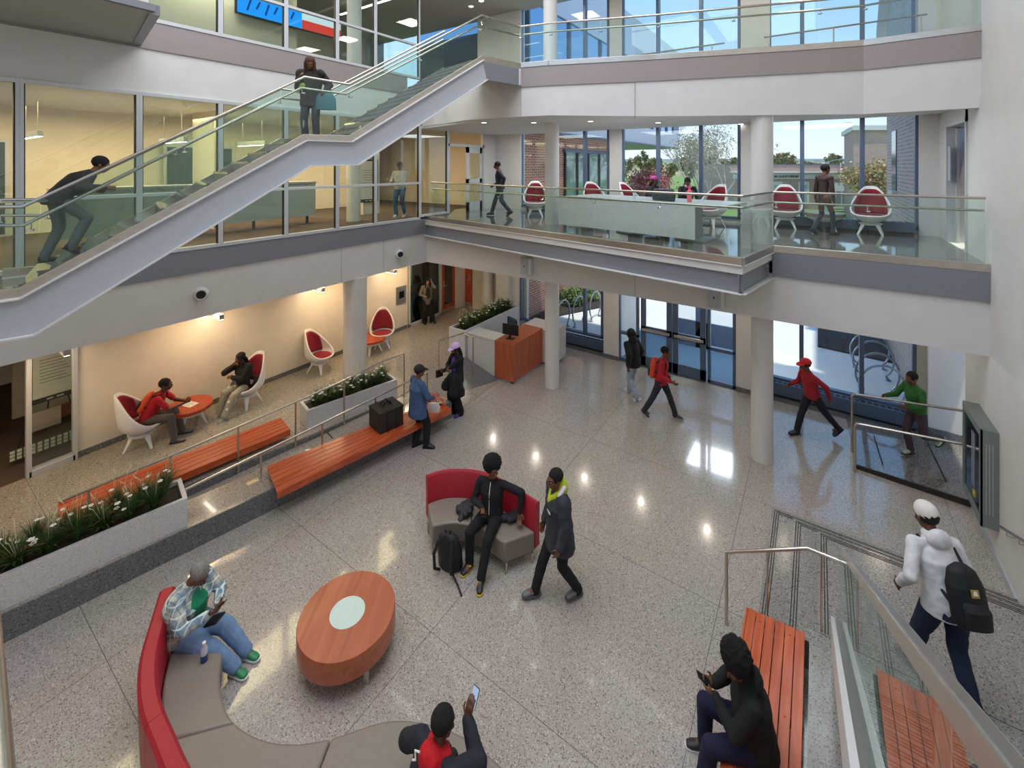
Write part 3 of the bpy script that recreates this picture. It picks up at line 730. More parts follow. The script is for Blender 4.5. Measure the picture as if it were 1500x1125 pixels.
railing(rb[1], 'outer glass railing of the upper staircase, nearest the open hall', [p + off for p in rt], [p + off for p in rb], [p + nrm * 0 for p in rh], 1.5, hand_off=nrm * .07)
o2 = nrm * (WST - .02)
railing(rb[1] + o2, 'inner glass railing of the upper staircase, beside the left glazed wall', [p + o2 for p in rt[:5]], [p + o2 for p in rb[:5]], [p + o2 for p in rh[:5]], 1.5, hand_off=nrm * -.07)
def level_rail(pts, zt, zh, zb, label, ins):
    return railing((pts[0][0], pts[0][1], zb), label, [(x, y, zt) for x, y in pts], [(x, y, zb) for x, y in pts], [(x, y, zh) for x, y in pts], 1.35, hand_off=ins)
level_rail([(C0[0] + .35, C0[1] - .06), (C1[0], C1[1]), C2, (XR - .05, C3[1])], 5.40, 5.2, 4.38, 'long glass railing with double steel rails along the second floor balcony', (0, .07, 0))
level_rail([(x, y + .02) for x, y in f3xy], 9.06, 8.89, ZT + .11, 'curving glass railing along the top floor walkway', (0, .07, 0))
# window guard rail, level 3
t = thing('guard_rail', 'plain steel post and rail barrier in front of the top floor windows', 'railing', (-5.6, 12.7, 8.14))
q = MB(); q.tube([(-.6, 0, .95), (3.6, 0, .95)], .02); q.build('rail', M['rail'], t, smooth=True)
q = MB(); q.tube([(4.5, 0, .95), (7.5, .0, .95)], .02); q.build('rail', M['rail'], t, smooth=True)
for x in (.6, 2.1, 3.3, 4.6, 5.9, 7.4): MB().tube([(x, 0, 0), (x, 0, .95)], .015).build('post', M['rail'], t)
# ---- ramp handrails
def handrail(label, pts, posts, zf, r=.02, name='handrail'):
    t = thing(name, label, 'handrail', (pts[0][0], pts[0][1], zf if not callable(zf) else 0)); L = t.location.copy()
    MB().tube([Vector(p) - L for p in pts], r, 10).build('rail', M['rail'], t, smooth=True)
    for p in posts:
        p = Vector(p); z0 = zf(p) if callable(zf) else zf
        MB().tube([(p.x - L.x, p.y - L.y, z0 - L.z), (p.x - L.x, p.y - L.y, p.z - L.z - .01)], .018, 8).build('post', M['rail'], t, smooth=True)
    return t
def lane(p): return max(0, min(.35, .03 + (p.y - 1) * .056))
ex = lambda y: -9.42 + (y - 1) * .195   # platform-side rail line in plan
pa, pb = (ex(1.2), 1.2), (ex(7.6), 7.6)
U = [onplane(px, py, pa, pb) for px, py in ((86, 736), (292, 650), (498, 560), (576, 516))]
U2 = U + [onplane(588, 500, pa, pb)]
up = [onplane(px, py, pa, pb) for px, py in ((130, 718), (250, 668), (349, 626), (433, 589), (504, 557))] 
handrail('upper handrail of the ramp, running past the planter beside the egg chair platform', [U[0], U[1], U[2], onplane(563, 528, pa, pb), onplane(592, 518, pa, pb)], up + [onplane(592, 518, pa, pb)], lane)
ex2 = lambda y: -8.72 + (y - 1) * .19
pc, pd_ = (ex2(1.2), 1.2), (ex2(7.6), 7.6)
Lr = [(270, 718), (400, 655), (550, 582), (627, 545)]
handrail('lower handrail of the ramp, just behind the front slatted bench', [onplane(*p, pc, pd_) for p in Lr], [onplane(*p, pc, pd_) for p in ((272, 717), (382, 664), (472, 621), (550, 582), (626, 545.5))], lambda p: lane(p) + .0)
# short rail by the desk
a, b = P(643, 540, .36), P(680, 560, .2)
handrail('short steel handrail between the lilac capped woman and the reception desk', [(a.x, a.y, .36), (a.x, a.y, Zat(499, a.x, a.y)), (a.x + .25, a.y + .75, Zat(488, a.x + .25, a.y + .75)), (a.x + .75, a.y + .55, 1.2), (a.x + .75, a.y + .55, .1)], [], .36)
# rails at the right entry pad
a, b = P(1248, 660, .03), P(1252, 690, .02)
for (p, py0, py1, lab, px1) in ((a, 576, 603, 'far one of two low curved steel handrails at the entry pad by the right windows', 1418), (b, 619, 652, 'near one of two low curved steel handrails at the entry pad by the right windows', 1418)):
    z = Zat(py0, p.x, p.y); X1 = XR + .1; 
    e = onplane(px1, py1, (p.x, p.y), (p.x + 10 * math.cos(R(3)), p.y - 10 * math.sin(R(3))))
    handrail(lab, [(p.x, p.y, 0), (p.x, p.y, z - .06), (p.x + .03, p.y, z - .015), (p.x + .1, p.y, z), (e.x, e.y, e.z)], [], 0, .024)
# ---- right hand steps
stp = thing('steps', 'grey terrazzo corner steps with dark anti slip strips rising to the right hand landing', 'steps', (0, 8, 0))
def corner_step(k, x, y, z, ynear=6.28):
    MB().prism([(x, ynear - 8), (x, y - 8), (XR - .01, y - 8 - .05), (XR - .01, ynear - 8)] if False else [(x, ynear - 8), (x, y - 8), (XR - .02, y - 8), (XR - .02, ynear - 8)], 0 if k == 0 else z - .167, z).build('step', M['terrs'], stp)
    q = MB()
    for j in range(3):
        o = .035 + j * .03
        q.box(x + o, ynear - 8 + .02, z, x + o + .01, y - 8 - o, z + .004); q.box(x + o, y - 8 - o - .01, z, XR - .03, y - 8 - o, z + .004)
    q.build('grip_strip', M['gasket'], stp)
corner_step(0, -.63, 8.66, .167); corner_step(1, -.32, 8.34, .333); corner_step(2, 0., 8.02, .5)
MB().prism([(-.08, -1.73), (-.08, -6.5), (XR - .02, -6.5), (XR - .02, -1.73)], 0, .5).build('landing', M['terrs'], stp)
fl = thing('staircase', 'grey terrazzo stair flight rising towards the viewer along the white right wall', 'staircase', (1.1, 5.4, .5))
y = 5.75 - 5.4
for i in range(14):
    z = .167 * (i + 1); q = MB(); q.box(-.85, y - .29, z - .25, 1.08, y, z); q.build('step', M['terrs'], fl)
    q = MB()
    for j in range(3): q.box(-.84, y - .045 - j * .03, z, 1.06, y - .035 - j * .03, z + .004)
    q.each('grip_strip', M['gasket'], fl); y -= .28
# saw-tooth skirting on the wall
q = MB()
for i in range(8):
    y = 5.75 - .28 * i; z = .5 + .167 * i; q.slab([(XR - .015, y, z + .0), (XR - .015, y - .1, z + .34), (XR - .015, y - .28, z + .17), (XR - .015, y - .28, z)], (.014, 0, 0))
q.box(XR - .015, 5.7, .5, XR - .001, 8.3, .62); st(q.build('baseboard_stair', M['lightsteel']))
# glass guard along flight
xg = .2
gt = [onplane(1228, 800, (xg, 1), (xg, 9)), onplane(1475, 1131, (xg, 1), (xg, 9))]
gx = gt[0]; g1 = gt[1]
slope = (g1.z - gx.z) / (g1.y - gx.y)
gb0 = Vector((xg, gx.y, gx.z - .93)); gb1 = Vector((xg, g1.y, g1.z - .93))
GR = thing('glass_railing', 'sloping glass balustrade with broad flat steel top rail at the lower right corner', 'railing', (xg, gx.y, .5)); L0 = GR.location.copy()
MB().bar(gx - L0, g1.lerp(gx, -.09) - L0, .036, .05).build('top_rail', M['rail'], GR, bevel=.006)
n = 3
for k in range(n):
    A, B = gb0.lerp(gb1, k / n + .001), gb0.lerp(gb1, (k + 1) / n - .001); Cc, D = gx.lerp(g1, (k + 1) / n - .001), gx.lerp(g1, k / n + .001)
    MB().slab([A - L0, B - L0, Cc - L0, D - L0], (.012, 0, 0)).build('glass_panel', M['rglass'], GR)
MB().bar(gb0 - L0 + Vector((-.0, 0, .0)), gb1 - L0, .07, .1).build('base_shoe', M['steel'], GR)
MB().bar(gb0 - L0 + Vector((-.05, 0, -.12)), gb1 - L0 + Vector((-.05, 0, -.12)), .05, .3).build('stringer', M['lip'], GR)
for k in range(4):
    p = gx.lerp(g1, (.16, .34, .6, .9)[k]) - L0 + Vector((.03, 0, -.16)); MB().box(p.x - .01, p.y - .02, p.z - .08, p.x + .02, p.y + .02, p.z + .08).build('clamp', M['chrome'], GR, bevel=.004)
# angled handrail at the steps
a = P(1064, 915, 0); b = P(1203, 943, .5); yy = a.y
h1 = onplane(1062, 808, (a.x, yy), (a.x + 5, yy)); h2 = onplane(1183, 803, (a.x, yy), (a.x + 5, yy)); h3 = onplane(1245, 828, (a.x, yy), (a.x + 5, yy))
t = thing('handrail', 'stainless handrail crossing the corner steps above the end of the right bench', 'handrail', (a.x, yy, 0)); L0 = t.location.copy()
MB().tube([(0, 0, 0), (0, 0, h1.z), h2 - L0, h3 - L0], .022, 12).build('rail', M['rail'], t, smooth=True)
for px, z in ((1124, .3), (1203, .5), (1245, .5)):
    xx = XatY(px, yy); f = (xx - h1.x) / (h2.x - h1.x); zt = h1.z + (h2.z - h1.z) * min(f, 1)
    MB().tube([(xx - a.x, 0, z - .1), (xx - a.x, 0, zt - .0)], .012, 8).build('post', M['rail'], t)
# wall handrail
t = thing('handrail', 'blue tinted steel wall handrail on the white right wall at the picture edge', 'handrail', (XR - .08, 6.8, 1.4)); L0 = t.location.copy()
p0 = onplane(1466, 772, (XR - .08, 0), (XR - .08, 9)); p1 = onplane(1560, 830, (XR - .08, 0), (XR - .08, 9))
MB().tube([p0 - L0, p1 - L0], .022, 12).build('rail', M['rail'], t, smooth=True)
for f in (.12, .35, .7):
    p = p0.lerp(p1, f) - L0; MB().tube([p + Vector((0, 0, -.02)), p + Vector((.0, 0, -.07)), p + Vector((.08, 0, -.07))], .008, 6).build('bracket', M['rail'], t)
# near corner: out-of-focus rail post at lower left
# =================== FURNITURE ===================
def FD(a): return AZ - R(a)
# --- egg chair
def rimf(k): return .44 + .64 * (1 - (1 - k ** 2.6) ** 2.2)
def egg_pt(phi, t, r=1.0, zoff=0.):
    # phi: angle from the front (+Y); t 0 bottom centre .. 1 rim
    k = (1 - math.cos(phi)) / 2
    rim = rimf(k)
    z = .24 + (rim - .24) * (t ** 1.7)
    rr = .36 * math.sin(min(1., t * 1.45 + .02) * PI / 2) if t < .69 else .36
    rr = .36 * (1 - (1 - min(1, (z - .24) / .30)) ** 2.6) if z < .54 else .36 - .06 * ((z - .54) / .5) ** 2
    rr *= r
    y = rr * math.cos(phi) * 1.02 - .14 * max(0, (z - .5) / .58) ** 1.2; x = rr * math.sin(phi) * (1 - .36 * max(0, (z - .55) / .53) ** 1.5)
    return (x, y + .02, z + zoff)
def egg_chair(loc, rz, label, group):
    t = thing('egg_chair', label, 'chair', loc, rz, group)
    rows = [[egg_pt(2 * PI * j / 40, (i / 14) if i else .0) for j in range(41)] for i in range(15)]
    o = MB().grid(rows).build('shell', M['shell'], t, smooth=True, sharp=180, fix=False)
    bm = bmesh.new(); bm.from_mesh(o.data); bmesh.ops.remove_doubles(bm, verts=bm.verts, dist=1e-4); bmesh.ops.recalc_face_normals(bm, faces=bm.faces); bm.to_mesh(o.data); bm.free()
    m = o.modifiers.new('s', 'SOLIDIFY'); m.thickness = .03; m.offset = 0
    # back pad follows the shell
    rows = []
    for i in range(11):
        row = []
        for j in range(17):
            phi = PI + R(64) * (j / 8 - 1); k = (1 - math.cos(phi)) / 2; rim = rimf(k)
            tt0 = ((.46 - .24) / (rim - .24)) ** (1 / 1.7); tt = tt0 + (.95 - tt0) * i / 10
            x, y, z = egg_pt(phi, tt, .86); row.append((x, y, z))
        rows.append(row)
    o = MB().grid(rows).build('back_pad', M['burg'], t, smooth=True, sharp=180)
    m = o.modifiers.new('s', 'SOLIDIFY'); m.thickness = .035; m.offset = 0
    MB().lathe([(.01, -.05), (.24, -.05), (.285, -.02), (.28, .01), (.22, .035), (.01, .045)], 32, (0, .03, .41)).build('seat_pad', M['burg'], t, smooth=True, sharp=180)
    MB().lathe([(.05, .2), (.13, .2), (.2, .22), (.22, .25), (.1, .27)], 28).build('base_ring', M['shell'], t, smooth=True)
    for a in (45, 135, 225, 315):
        q = MB(); c, s_ = math.cos(R(a)), math.sin(R(a)); p0 = Vector((c * .17, s_ * .17, .24)); p1 = Vector((c * .31, s_ * .31, 0)); w = Vector((-s_, c, 0)); o_ = Vector((c, s_, 0))
        q.loft([(p0, w * .055, o_ * .03), (p0.lerp(p1, .5), w * .036, o_ * .022), (p1 + Vector((0, 0, .0)), w * .022, o_ * .016)], 10)
        q.build('leg', M['shell'], t, smooth=True)
    return t
def face(loc, tgt): return math.atan2(-(tgt[0] - loc[0]), tgt[1] - loc[1])
G1 = 'egg chairs on the raised left floor'; G2 = 'egg chairs on the second floor balcony'
ec1 = P(206, 650, ZP); ec1 = Vector((ec1.x + .05, ec1.y, ZP)); 
tb = P(278, 622, ZP); ec2 = P(362, 592, ZP); ec3 = P(468, 543, ZP); ec4 = P(560, 507, ZP)
r1 = face(ec1, tb); r2 = R(-150)
chair = egg_chair(ec1, AZ - R(66), 'white egg chair with burgundy pads, the one holding the man in the red t-shirt', G1)
dup(chair, ec2, AZ + R(163), 'white egg chair with burgundy pads holding the woman in the black puffer jacket')
dup(chair, ec3, AZ - R(104), 'empty white egg chair with burgundy pads seen side on, left of the thick white column')
dup(chair, ec4, AZ - R(166), 'empty white egg chair with burgundy pads facing the viewer, right of the thick white column')
for px, py, rz, lab in ((784, 317, 183, 'burgundy egg chair facing out by the brick view window, left of the balcony column'),
                        (872, 320, 165, 'burgundy egg chair behind the far left end of the long balcony table'),
                        (926, 321, 140, 'burgundy egg chair behind the woman in the pink and purple headwrap'),
                        (1043, 332, -118, 'burgundy egg chair turned sideways at the right end of the long balcony table'),
                        (1150, 334, 211, 'burgundy egg chair just right of the balcony column, facing the hall'),
                        (1275, 343, 220, 'burgundy egg chair nearest the right wall, in front of the pale brick view')):
    p = P(px, py, Z2); dup(chair, p, AZ - R(rz), lab, G2)
# --- egg tables
def egg_table(loc, label, r=.42, wood=M['ply']):
    t = thing('side_table', label, 'table', loc)
    MB().lathe([(.01, .36), (r - .01, .36), (r, .37), (r, .425), (r - .01, .435), (.01, .435)], 44).build('tabletop', wood, t, smooth=True)
    MB().lathe([(.1, .22), (.2, .23), (.33, .3), (.36, .36), (.1, .36)], 32).build('base_shell', M['shell'], t, smooth=True)
    for a in (45, 135, 225, 315):
        c, s_ = math.cos(R(a)), math.sin(R(a)); p0 = Vector((c * .2, s_ * .2, .27)); p1 = Vector((c * .33, s_ * .33, 0)); w = Vector((-s_, c, 0)); o_ = Vector((c, s_, 0))
        MB().loft([(p0, w * .05, o_ * .03), (p1, w * .02, o_ * .016)], 10).build('leg', M['shell'], t, smooth=True)
    return t
egg_table(tb, 'round orange wood table on splayed white legs between the two occupied egg chairs')
p = P(535, 516, ZP); egg_table((p.x + .12, p.y + .1, ZP), 'round orange wood table half hidden behind the thick white column')
p = P(1207, 338, Z2); egg_table(p, 'low round table between the two right hand egg chairs on the balcony', .42, M['taupe'])
t = thing('paper_sheet', 'white printed sheet lying on the round orange table', 'paper', (tb.x, tb.y, ZP + .437), R(15))
MB().box(-.14, -.1, 0, .14, .1, .003).build('sheet', M['paper'], t)
q = MB()
for i in range(6): q.box(-.11, -.07 + i * .025, .003, .1 - (i % 3) * .03, -.064 + i * .025, .0035)
q.build('printed_lines', mat('ink', '8a8680', .8), t)
# --- slatted benches
def slat_bench(label, A, B, Cc, D, z, n, th=.045, fascia=True, riser=None, name='slatted_bench'):
    # A,B ends of near long edge ; D,C ends of far long edge
    A, B, Cc, D = [Vector((p[0], p[1], 0)) for p in (A, B, Cc, D)]
    t = thing(name, label, 'bench', (A.x, A.y, z - .1)); L = t.location.copy()
    for i in range(n):
        f0, f1 = (i + .04) / n, (i + .96) / n
        q = MB(); pts = [A.lerp(D, f0), B.lerp(Cc, f0), B.lerp(Cc, f1), A.lerp(D, f1)]
        q.prism([(p.x - L.x, p.y - L.y) for p in pts], z - th - L.z, z - L.z); q.build('slat', M['slat'], t, bevel=.003)
    if fascia:
        q = MB(); a, b = A - L, B - L; q.bar((a.x, a.y, z - L.z - .06), (b.x, b.y, z - L.z - .06), .03, .12)
        q.build('front_rail', M['slat'], t, bevel=.003)
    q = MB(); m = max(2, round((B - A).length / 1.0))
    for k in range(m + 1):
        f = .02 + .96 * k / m; a = A.lerp(B, f) - L; b = D.lerp(Cc, f) - L; q.bar((a.x, a.y, z - L.z - th - .022), (b.x, b.y, z - L.z - th - .022), .05, .04)
    q.each('bearer', M['black'], t)
    q = MB()
    for k in range(m + 1):
        f = .04 + .92 * k / m
        for s_ in (1.5 / n, (n - 1.5) / n):
            p = A.lerp(B, f).lerp(D.lerp(Cc, f), s_) - L; q.lathe([(.001, 0), (.012, 0), (.01, .004), (.001, .005)], 8, (p.x, p.y, z - L.z))
    q.each('screw_plug', M['ply'], t); return t
fb = slat_bench('long orange slatted bench on the grey kerb, carrying the black insulated bag', P(406, 722, .47), P(660, 597, .5), P(640, 585, .5), P(391, 684, .47), .49, 6)
# upper bench
ub = slat_bench('orange slatted bench along the ramp, in front of the occupied egg chairs', P(92, 757, .5) if False else P(88, 770, .55), P(425, 629, .55), P(411, 612, .55), P(84, 735, .55), .56, 5)
q = MB(); 
rbn = slat_bench('orange slatted bench at lower right, under the seated youth in the black hoodie', (-.72, 3.2), (-.72, 6.2), (-.12, 6.24), (-.12, 3.2), .45, 6)
q = MB(); q.box(.15, .3, -.35, .5, .5, -.08) if False else None
for y in (.4, 1.6, 2.6): MB().box(.12, y, -.35, .44, y + .2, .01).build('pedestal', M['terrd'], rbn)
# --- floor plate
p = P(370, 706, ZP); t = thing('floor_plate', 'small brass cover plate on the kerb left of the front slatted bench', 'plate', (p.x, p.y, ZP), R(-10)); MB().box(-.05, -.09, 0, .05, .09, .006).build('plate', mat('brass_plate', 'd9cba4', .4, .5), t, bevel=.002); 
q = MB(); q.lathe([(.001, 0), (.01, 0), (.01, .002), (.001, .002)], 8, (-.02, .06, .006)); q.each('screw', M['gasket'], t)
# --- oval cherry table
ctr = P(509, 897, .45); t = thing('coffee_table', 'round cherry wood drum coffee table with a pale glass disc in its top', 'table', (ctr.x, ctr.y, 0), R(33))
a_, b_ = .565, .565
MB().lathe([(.97, .2), (1, .205), (1, .44), (.99, .45), (.97, .451), (.1, .451)], 64, (0, 0, 0), a_, b_).build('drum', M['tbl'], t, smooth=True, sharp=30)
MB().lathe([(.01, 0), (.205, 0), (.205, .004), (.01, .005)], 44, (0.0, .0, .451)).build('inlaid_disc', mat('pale_green_glass', 'cfe0d6', .15), t, smooth=True)
for x, y in ((-.36, -.36), (.36, -.36), (-.36, .36), (.36, .36)): MB().box(x - .03, y - .006, 0, x + .03, y + .006, .21).build('leg', M['rail'], t)
# --- curved sofas
def sofa(label, inner, outer, back, zs=.45, zb=.15, splits=(), backs=True, cat='sofa', topz=.8, bt=.13, legs=()):
    # inner: seat front edge, outer: seat back edge (matching counts), xy world
    o = inner[0]; t = thing('curved_sofa', label, cat, (o[0], o[1], 0)); L = Vector((o[0], o[1], 0))
    n = len(inner)
    cuts = [0] + list(splits) + [n - 1]
    for s0, s1 in zip(cuts[:-1], cuts[1:]):
        I = [Vector((*p, 0)) - L for p in inner[s0:s1 + 1]]; Oo = [Vector((*p, 0)) - L for p in outer[s0:s1 + 1]]
        # shrink ends slightly for the seam
        for Z in (I, Oo):
            Z[0] = Z[0].lerp(Z[1], .02); Z[-1] = Z[-1].lerp(Z[-2], .02)
        q = MB(); q.prism([(p.x, p.y) for p in I + Oo[::-1]], zb, zs); q.build('seat', M['taupe'], t, bevel=.025, smooth=True, sharp=60)
    return t, L
def arc_resample(pts, n):
    # Catmull-Rom through points
    out = []; m = len(pts)
    for i in range(m - 1):
        p0 = pts[max(0, i - 1)]; p1 = pts[i]; p2 = pts[i + 1]; p3 = pts[min(m - 1, i + 2)]
        for k in range(n):
            s = k / n; out.append(tuple(.5 * (2 * p1[a] + (p2[a] - p0[a]) * s + (2 * p0[a] - 5 * p1[a] + 4 * p2[a] - p3[a]) * s * s + (-p0[a] + 3 * p1[a] - 3 * p2[a] + p3[a]) * s ** 3) for a in (0, 1)))
    out.append(tuple(pts[-1])); return out
def backrest(t, L, pts, z0, z1, th, mat_, side=1, splits=(), lean=.06):
    n = len(pts); cuts = [0] + list(splits) + [n - 1]
    for s0, s1 in zip(cuts[:-1], cuts[1:]):
        I = [Vector((*p, 0)) - L for p in pts[s0:s1 + 1]]; vs = []; m = len(I)
        for i, p in enumerate(I):
            d = (I[min(i + 1, m - 1)] - I[max(i - 1, 0)]).normalized(); nn = Vector((-d.y, d.x, 0)) * side
            for zz, o in ((z0, .0), (z1 - .03, lean), (z1, lean + .03), (z1, lean + th - .04), (z1 - .03, lean + th - .01), (z0, th)):
                vs.append(p + nn * o + Vector((0, 0, zz)))
        k = 6; fs = [(i * k + j, i * k + (j + 1) % k, (i + 1) * k + (j + 1) % k, (i + 1) * k + j) for i in range(m - 1) for j in range(k)]
        fs += [tuple(range(k)), tuple(range((m - 1) * k, m * k))]
        MB().add(vs, fs).build('backrest', mat_, t, smooth=True, sharp=45)
def w2(px, py, z): p = P(px, py, z); return (p.x, p.y)
# big sofa at lower left
inn = arc_resample([w2(*p, .45) for p in ((326, 955), (322, 1000), (336, 1048), (375, 1078), (425, 1088), (485, 1080), (560, 1056), (615, 1056), (680, 1078), (745, 1130))], 4)
out_ = arc_resample([w2(*p, .45) for p in ((251, 950), (238, 1010), (240, 1070), (262, 1130), (300, 1205), (400, 1300), (600, 1330), (700, 1330), (800, 1300), (850, 1240))], 4)
# concave first half keeps its back, the second half is backless
sf, L = sofa('large curved sofa with taupe seat and long red back at lower left', inn[:21], out_[:21], None, splits=(9,))
bk = arc_resample([w2(*p, .45) for p in ((262, 905), (251, 950), (238, 1010), (240, 1070), (262, 1130), (300, 1205), (400, 1300))], 4)
backrest(sf, L, bk, .2, .86, .17, M['redfab'], 1 if False else -1, splits=(14,), lean=.03)
for i in (2, 12, 19):
    p = Vector((*inn[i], 0)).lerp(Vector((*out_[i], 0)), .12) - L; MB().lathe([(.012, 0), (.02, .16)], 10, (p.x, p.y, 0)).build('leg', M['rail'], sf)
sf2, L = sofa('backless taupe curved bench seat at the bottom edge, under the youth in the red hood', inn[20:], out_[20:], None)
for i in (22, 30, 34):
    p = Vector((*inn[i], 0)).lerp(Vector((*out_[i], 0)), .12) - L; MB().lathe([(.012, 0), (.02, .16)], 10, (p.x, p.y, 0)).build('leg', M['rail'], sf2)
# red loveseat
inn = arc_resample([w2(*p, .45) for p in ((633, 770), (668, 765), (705, 774), (739, 795))], 5)
out_ = arc_resample([w2(*p, .45) for p in ((626.5, 737), (660, 728), (715, 735), (784, 779))], 5)
sf3, L = sofa('small curved red and taupe loveseat under the seated young man with the afro', inn, out_, None, splits=(8,))
bk = arc_resample([w2(*p, .45) for p in ((626.5, 737), (660, 728), (715, 735), (784, 779))], 5)
backrest(sf3, L, [(p[0], p[1]) for p in bk], .2, .86, .1, M['redfab'], 1, splits=(8,), lean=.02)
for i, f in ((0, .06), (7, .06), (15, .06), (0, .9), (15, .9)):
    p = Vector((*inn[i], 0)).lerp(Vector((*out_[i], 0)), f) - L; MB().lathe([(.013, 0), (.022, .16)], 10, (p.x, p.y, 0)).build('leg', M['rail'], sf3)
# --- reception desk
dk = thing('reception_desk', 'white quartz reception desk with an orange wood corner beside the slim column', 'desk', (-6.75, 9.95, 0)); L = dk.location.copy()
def dbox(x0, y0, z0, x1, y1, z1, nm, m, bv=.004): MB().box(x0 - L.x, y0 - L.y, z0, x1 - L.x, y1 - L.y, z1).build(nm, m, dk, bevel=bv)
dbox(-8.4, 9.98, .06, -7.4, 10.1, 1.03, 'front_panel', M['quartz']); dbox(-8.4, 9.96, 1.03, -7.4, 10.5, 1.07, 'counter', M['quartz'])
dbox(-7.4, 9.96, .06, -6.76, 10.05, 1.07, 'wood_front', M['desk']); dbox(-6.85, 10.05, .06, -6.76, 11.5, 1.07, 'wood_side', M['desk']); dbox(-7.4, 10.05, 1.03, -6.85, 11.5, 1.07, 'wood_top', M['desk'])
dbox(-6.95, 11.5, .06, -6.4, 12.3, .98, 'side_return', M['quartz']); dbox(-7.5, 11.5, .98, -6.4, 12.3, 1.02, 'side_counter', M['quartz'])
dbox(-8.3, 10.0, 0, -6.8, 10.08, .06, 'plinth', M['lightsteel']); dbox(-6.9, 10.0, 0, -6.8, 12.25, .06, 'plinth', M['lightsteel'])
dbox(-8.2, 10.5, .7, -6.9, 11.2, .74, 'work_surface', M['bluefr'])
mo = thing('monitor', 'black computer monitor standing on the wooden corner of the reception desk', 'monitor', (-7.1, 10.3, 1.07), R(12))
MB().box(-.24, -.01, .1, .24, .03, .4).build('screen_housing', M['black'], mo, bevel=.008); MB().box(-.22, .031, .12, .22, .033, .38).build('screen', mat('dark_screen', '0d1015', .15), mo)
q = MB(); q.box(-.03, -.03, .01, .03, 0, .25); q.box(-.11, -.08, 0, .11, .08, .012); q.each('stand', M['black'], mo, bevel=.003); MB().box(-.03, -.014, .18, .03, -.01, .24).build('badge', M['paper'], mo)
oc = thing('office_chair', 'black mesh backed office chair behind the reception desk monitor', 'chair', (*P(741, 470, 1.22).xy, 0), R(160))
def rr_frame(w, h, r_, z0, y=0):
    pts = []
    for cx, cz, a0 in ((w / 2 - .05, h - .05, 0), (-w / 2 + .05, h - .05, 90), (-w / 2 + .07, .05, 180), (w / 2 - .07, .05, 270)):
        for k in range(5): a = R(a0 + k * 22.5); pts.append((cx + .05 * math.cos(a), y - .03 * 0, z0 + cz + .05 * math.sin(a)))
    return pts
MB().tube(rr_frame(.46, .6, .02, .55, 0), .018, 8, closed=True).build('back_frame', M['black'], oc, smooth=True, loc=(0, -.24, .1))
MB().box(-.2, -.246, .7, .2, -.238, 1.22).build('mesh_back', mat_glass('mesh_fabric', '9aa3ab', .02, .1, .5), oc)
MB().box(-.25, -.24, .44, .25, .24, .51).build('seat', M['black'], oc, bevel=.03); MB().tube([(0, 0, .08), (0, 0, .44)], .025).build('gas_lift', M['rail'], oc); MB().tube([(0, -.22, .46), (0, -.27, .62), (0, -.25, .75)], .025).build('spine', M['black'], oc)
q = MB()
for k in range(5): a = 2 * PI * k / 5; q.bar((0, 0, .1), (.3 * math.cos(a), .3 * math.sin(a), .07), .04, .03)
q.build('star_base', M['black'], oc)
for k in range(5): a = 2 * PI * k / 5; MB().ell((.3 * math.cos(a), .3 * math.sin(a), .03), (.03, .03, .03)).build('castor', M['black'], oc, smooth=True)
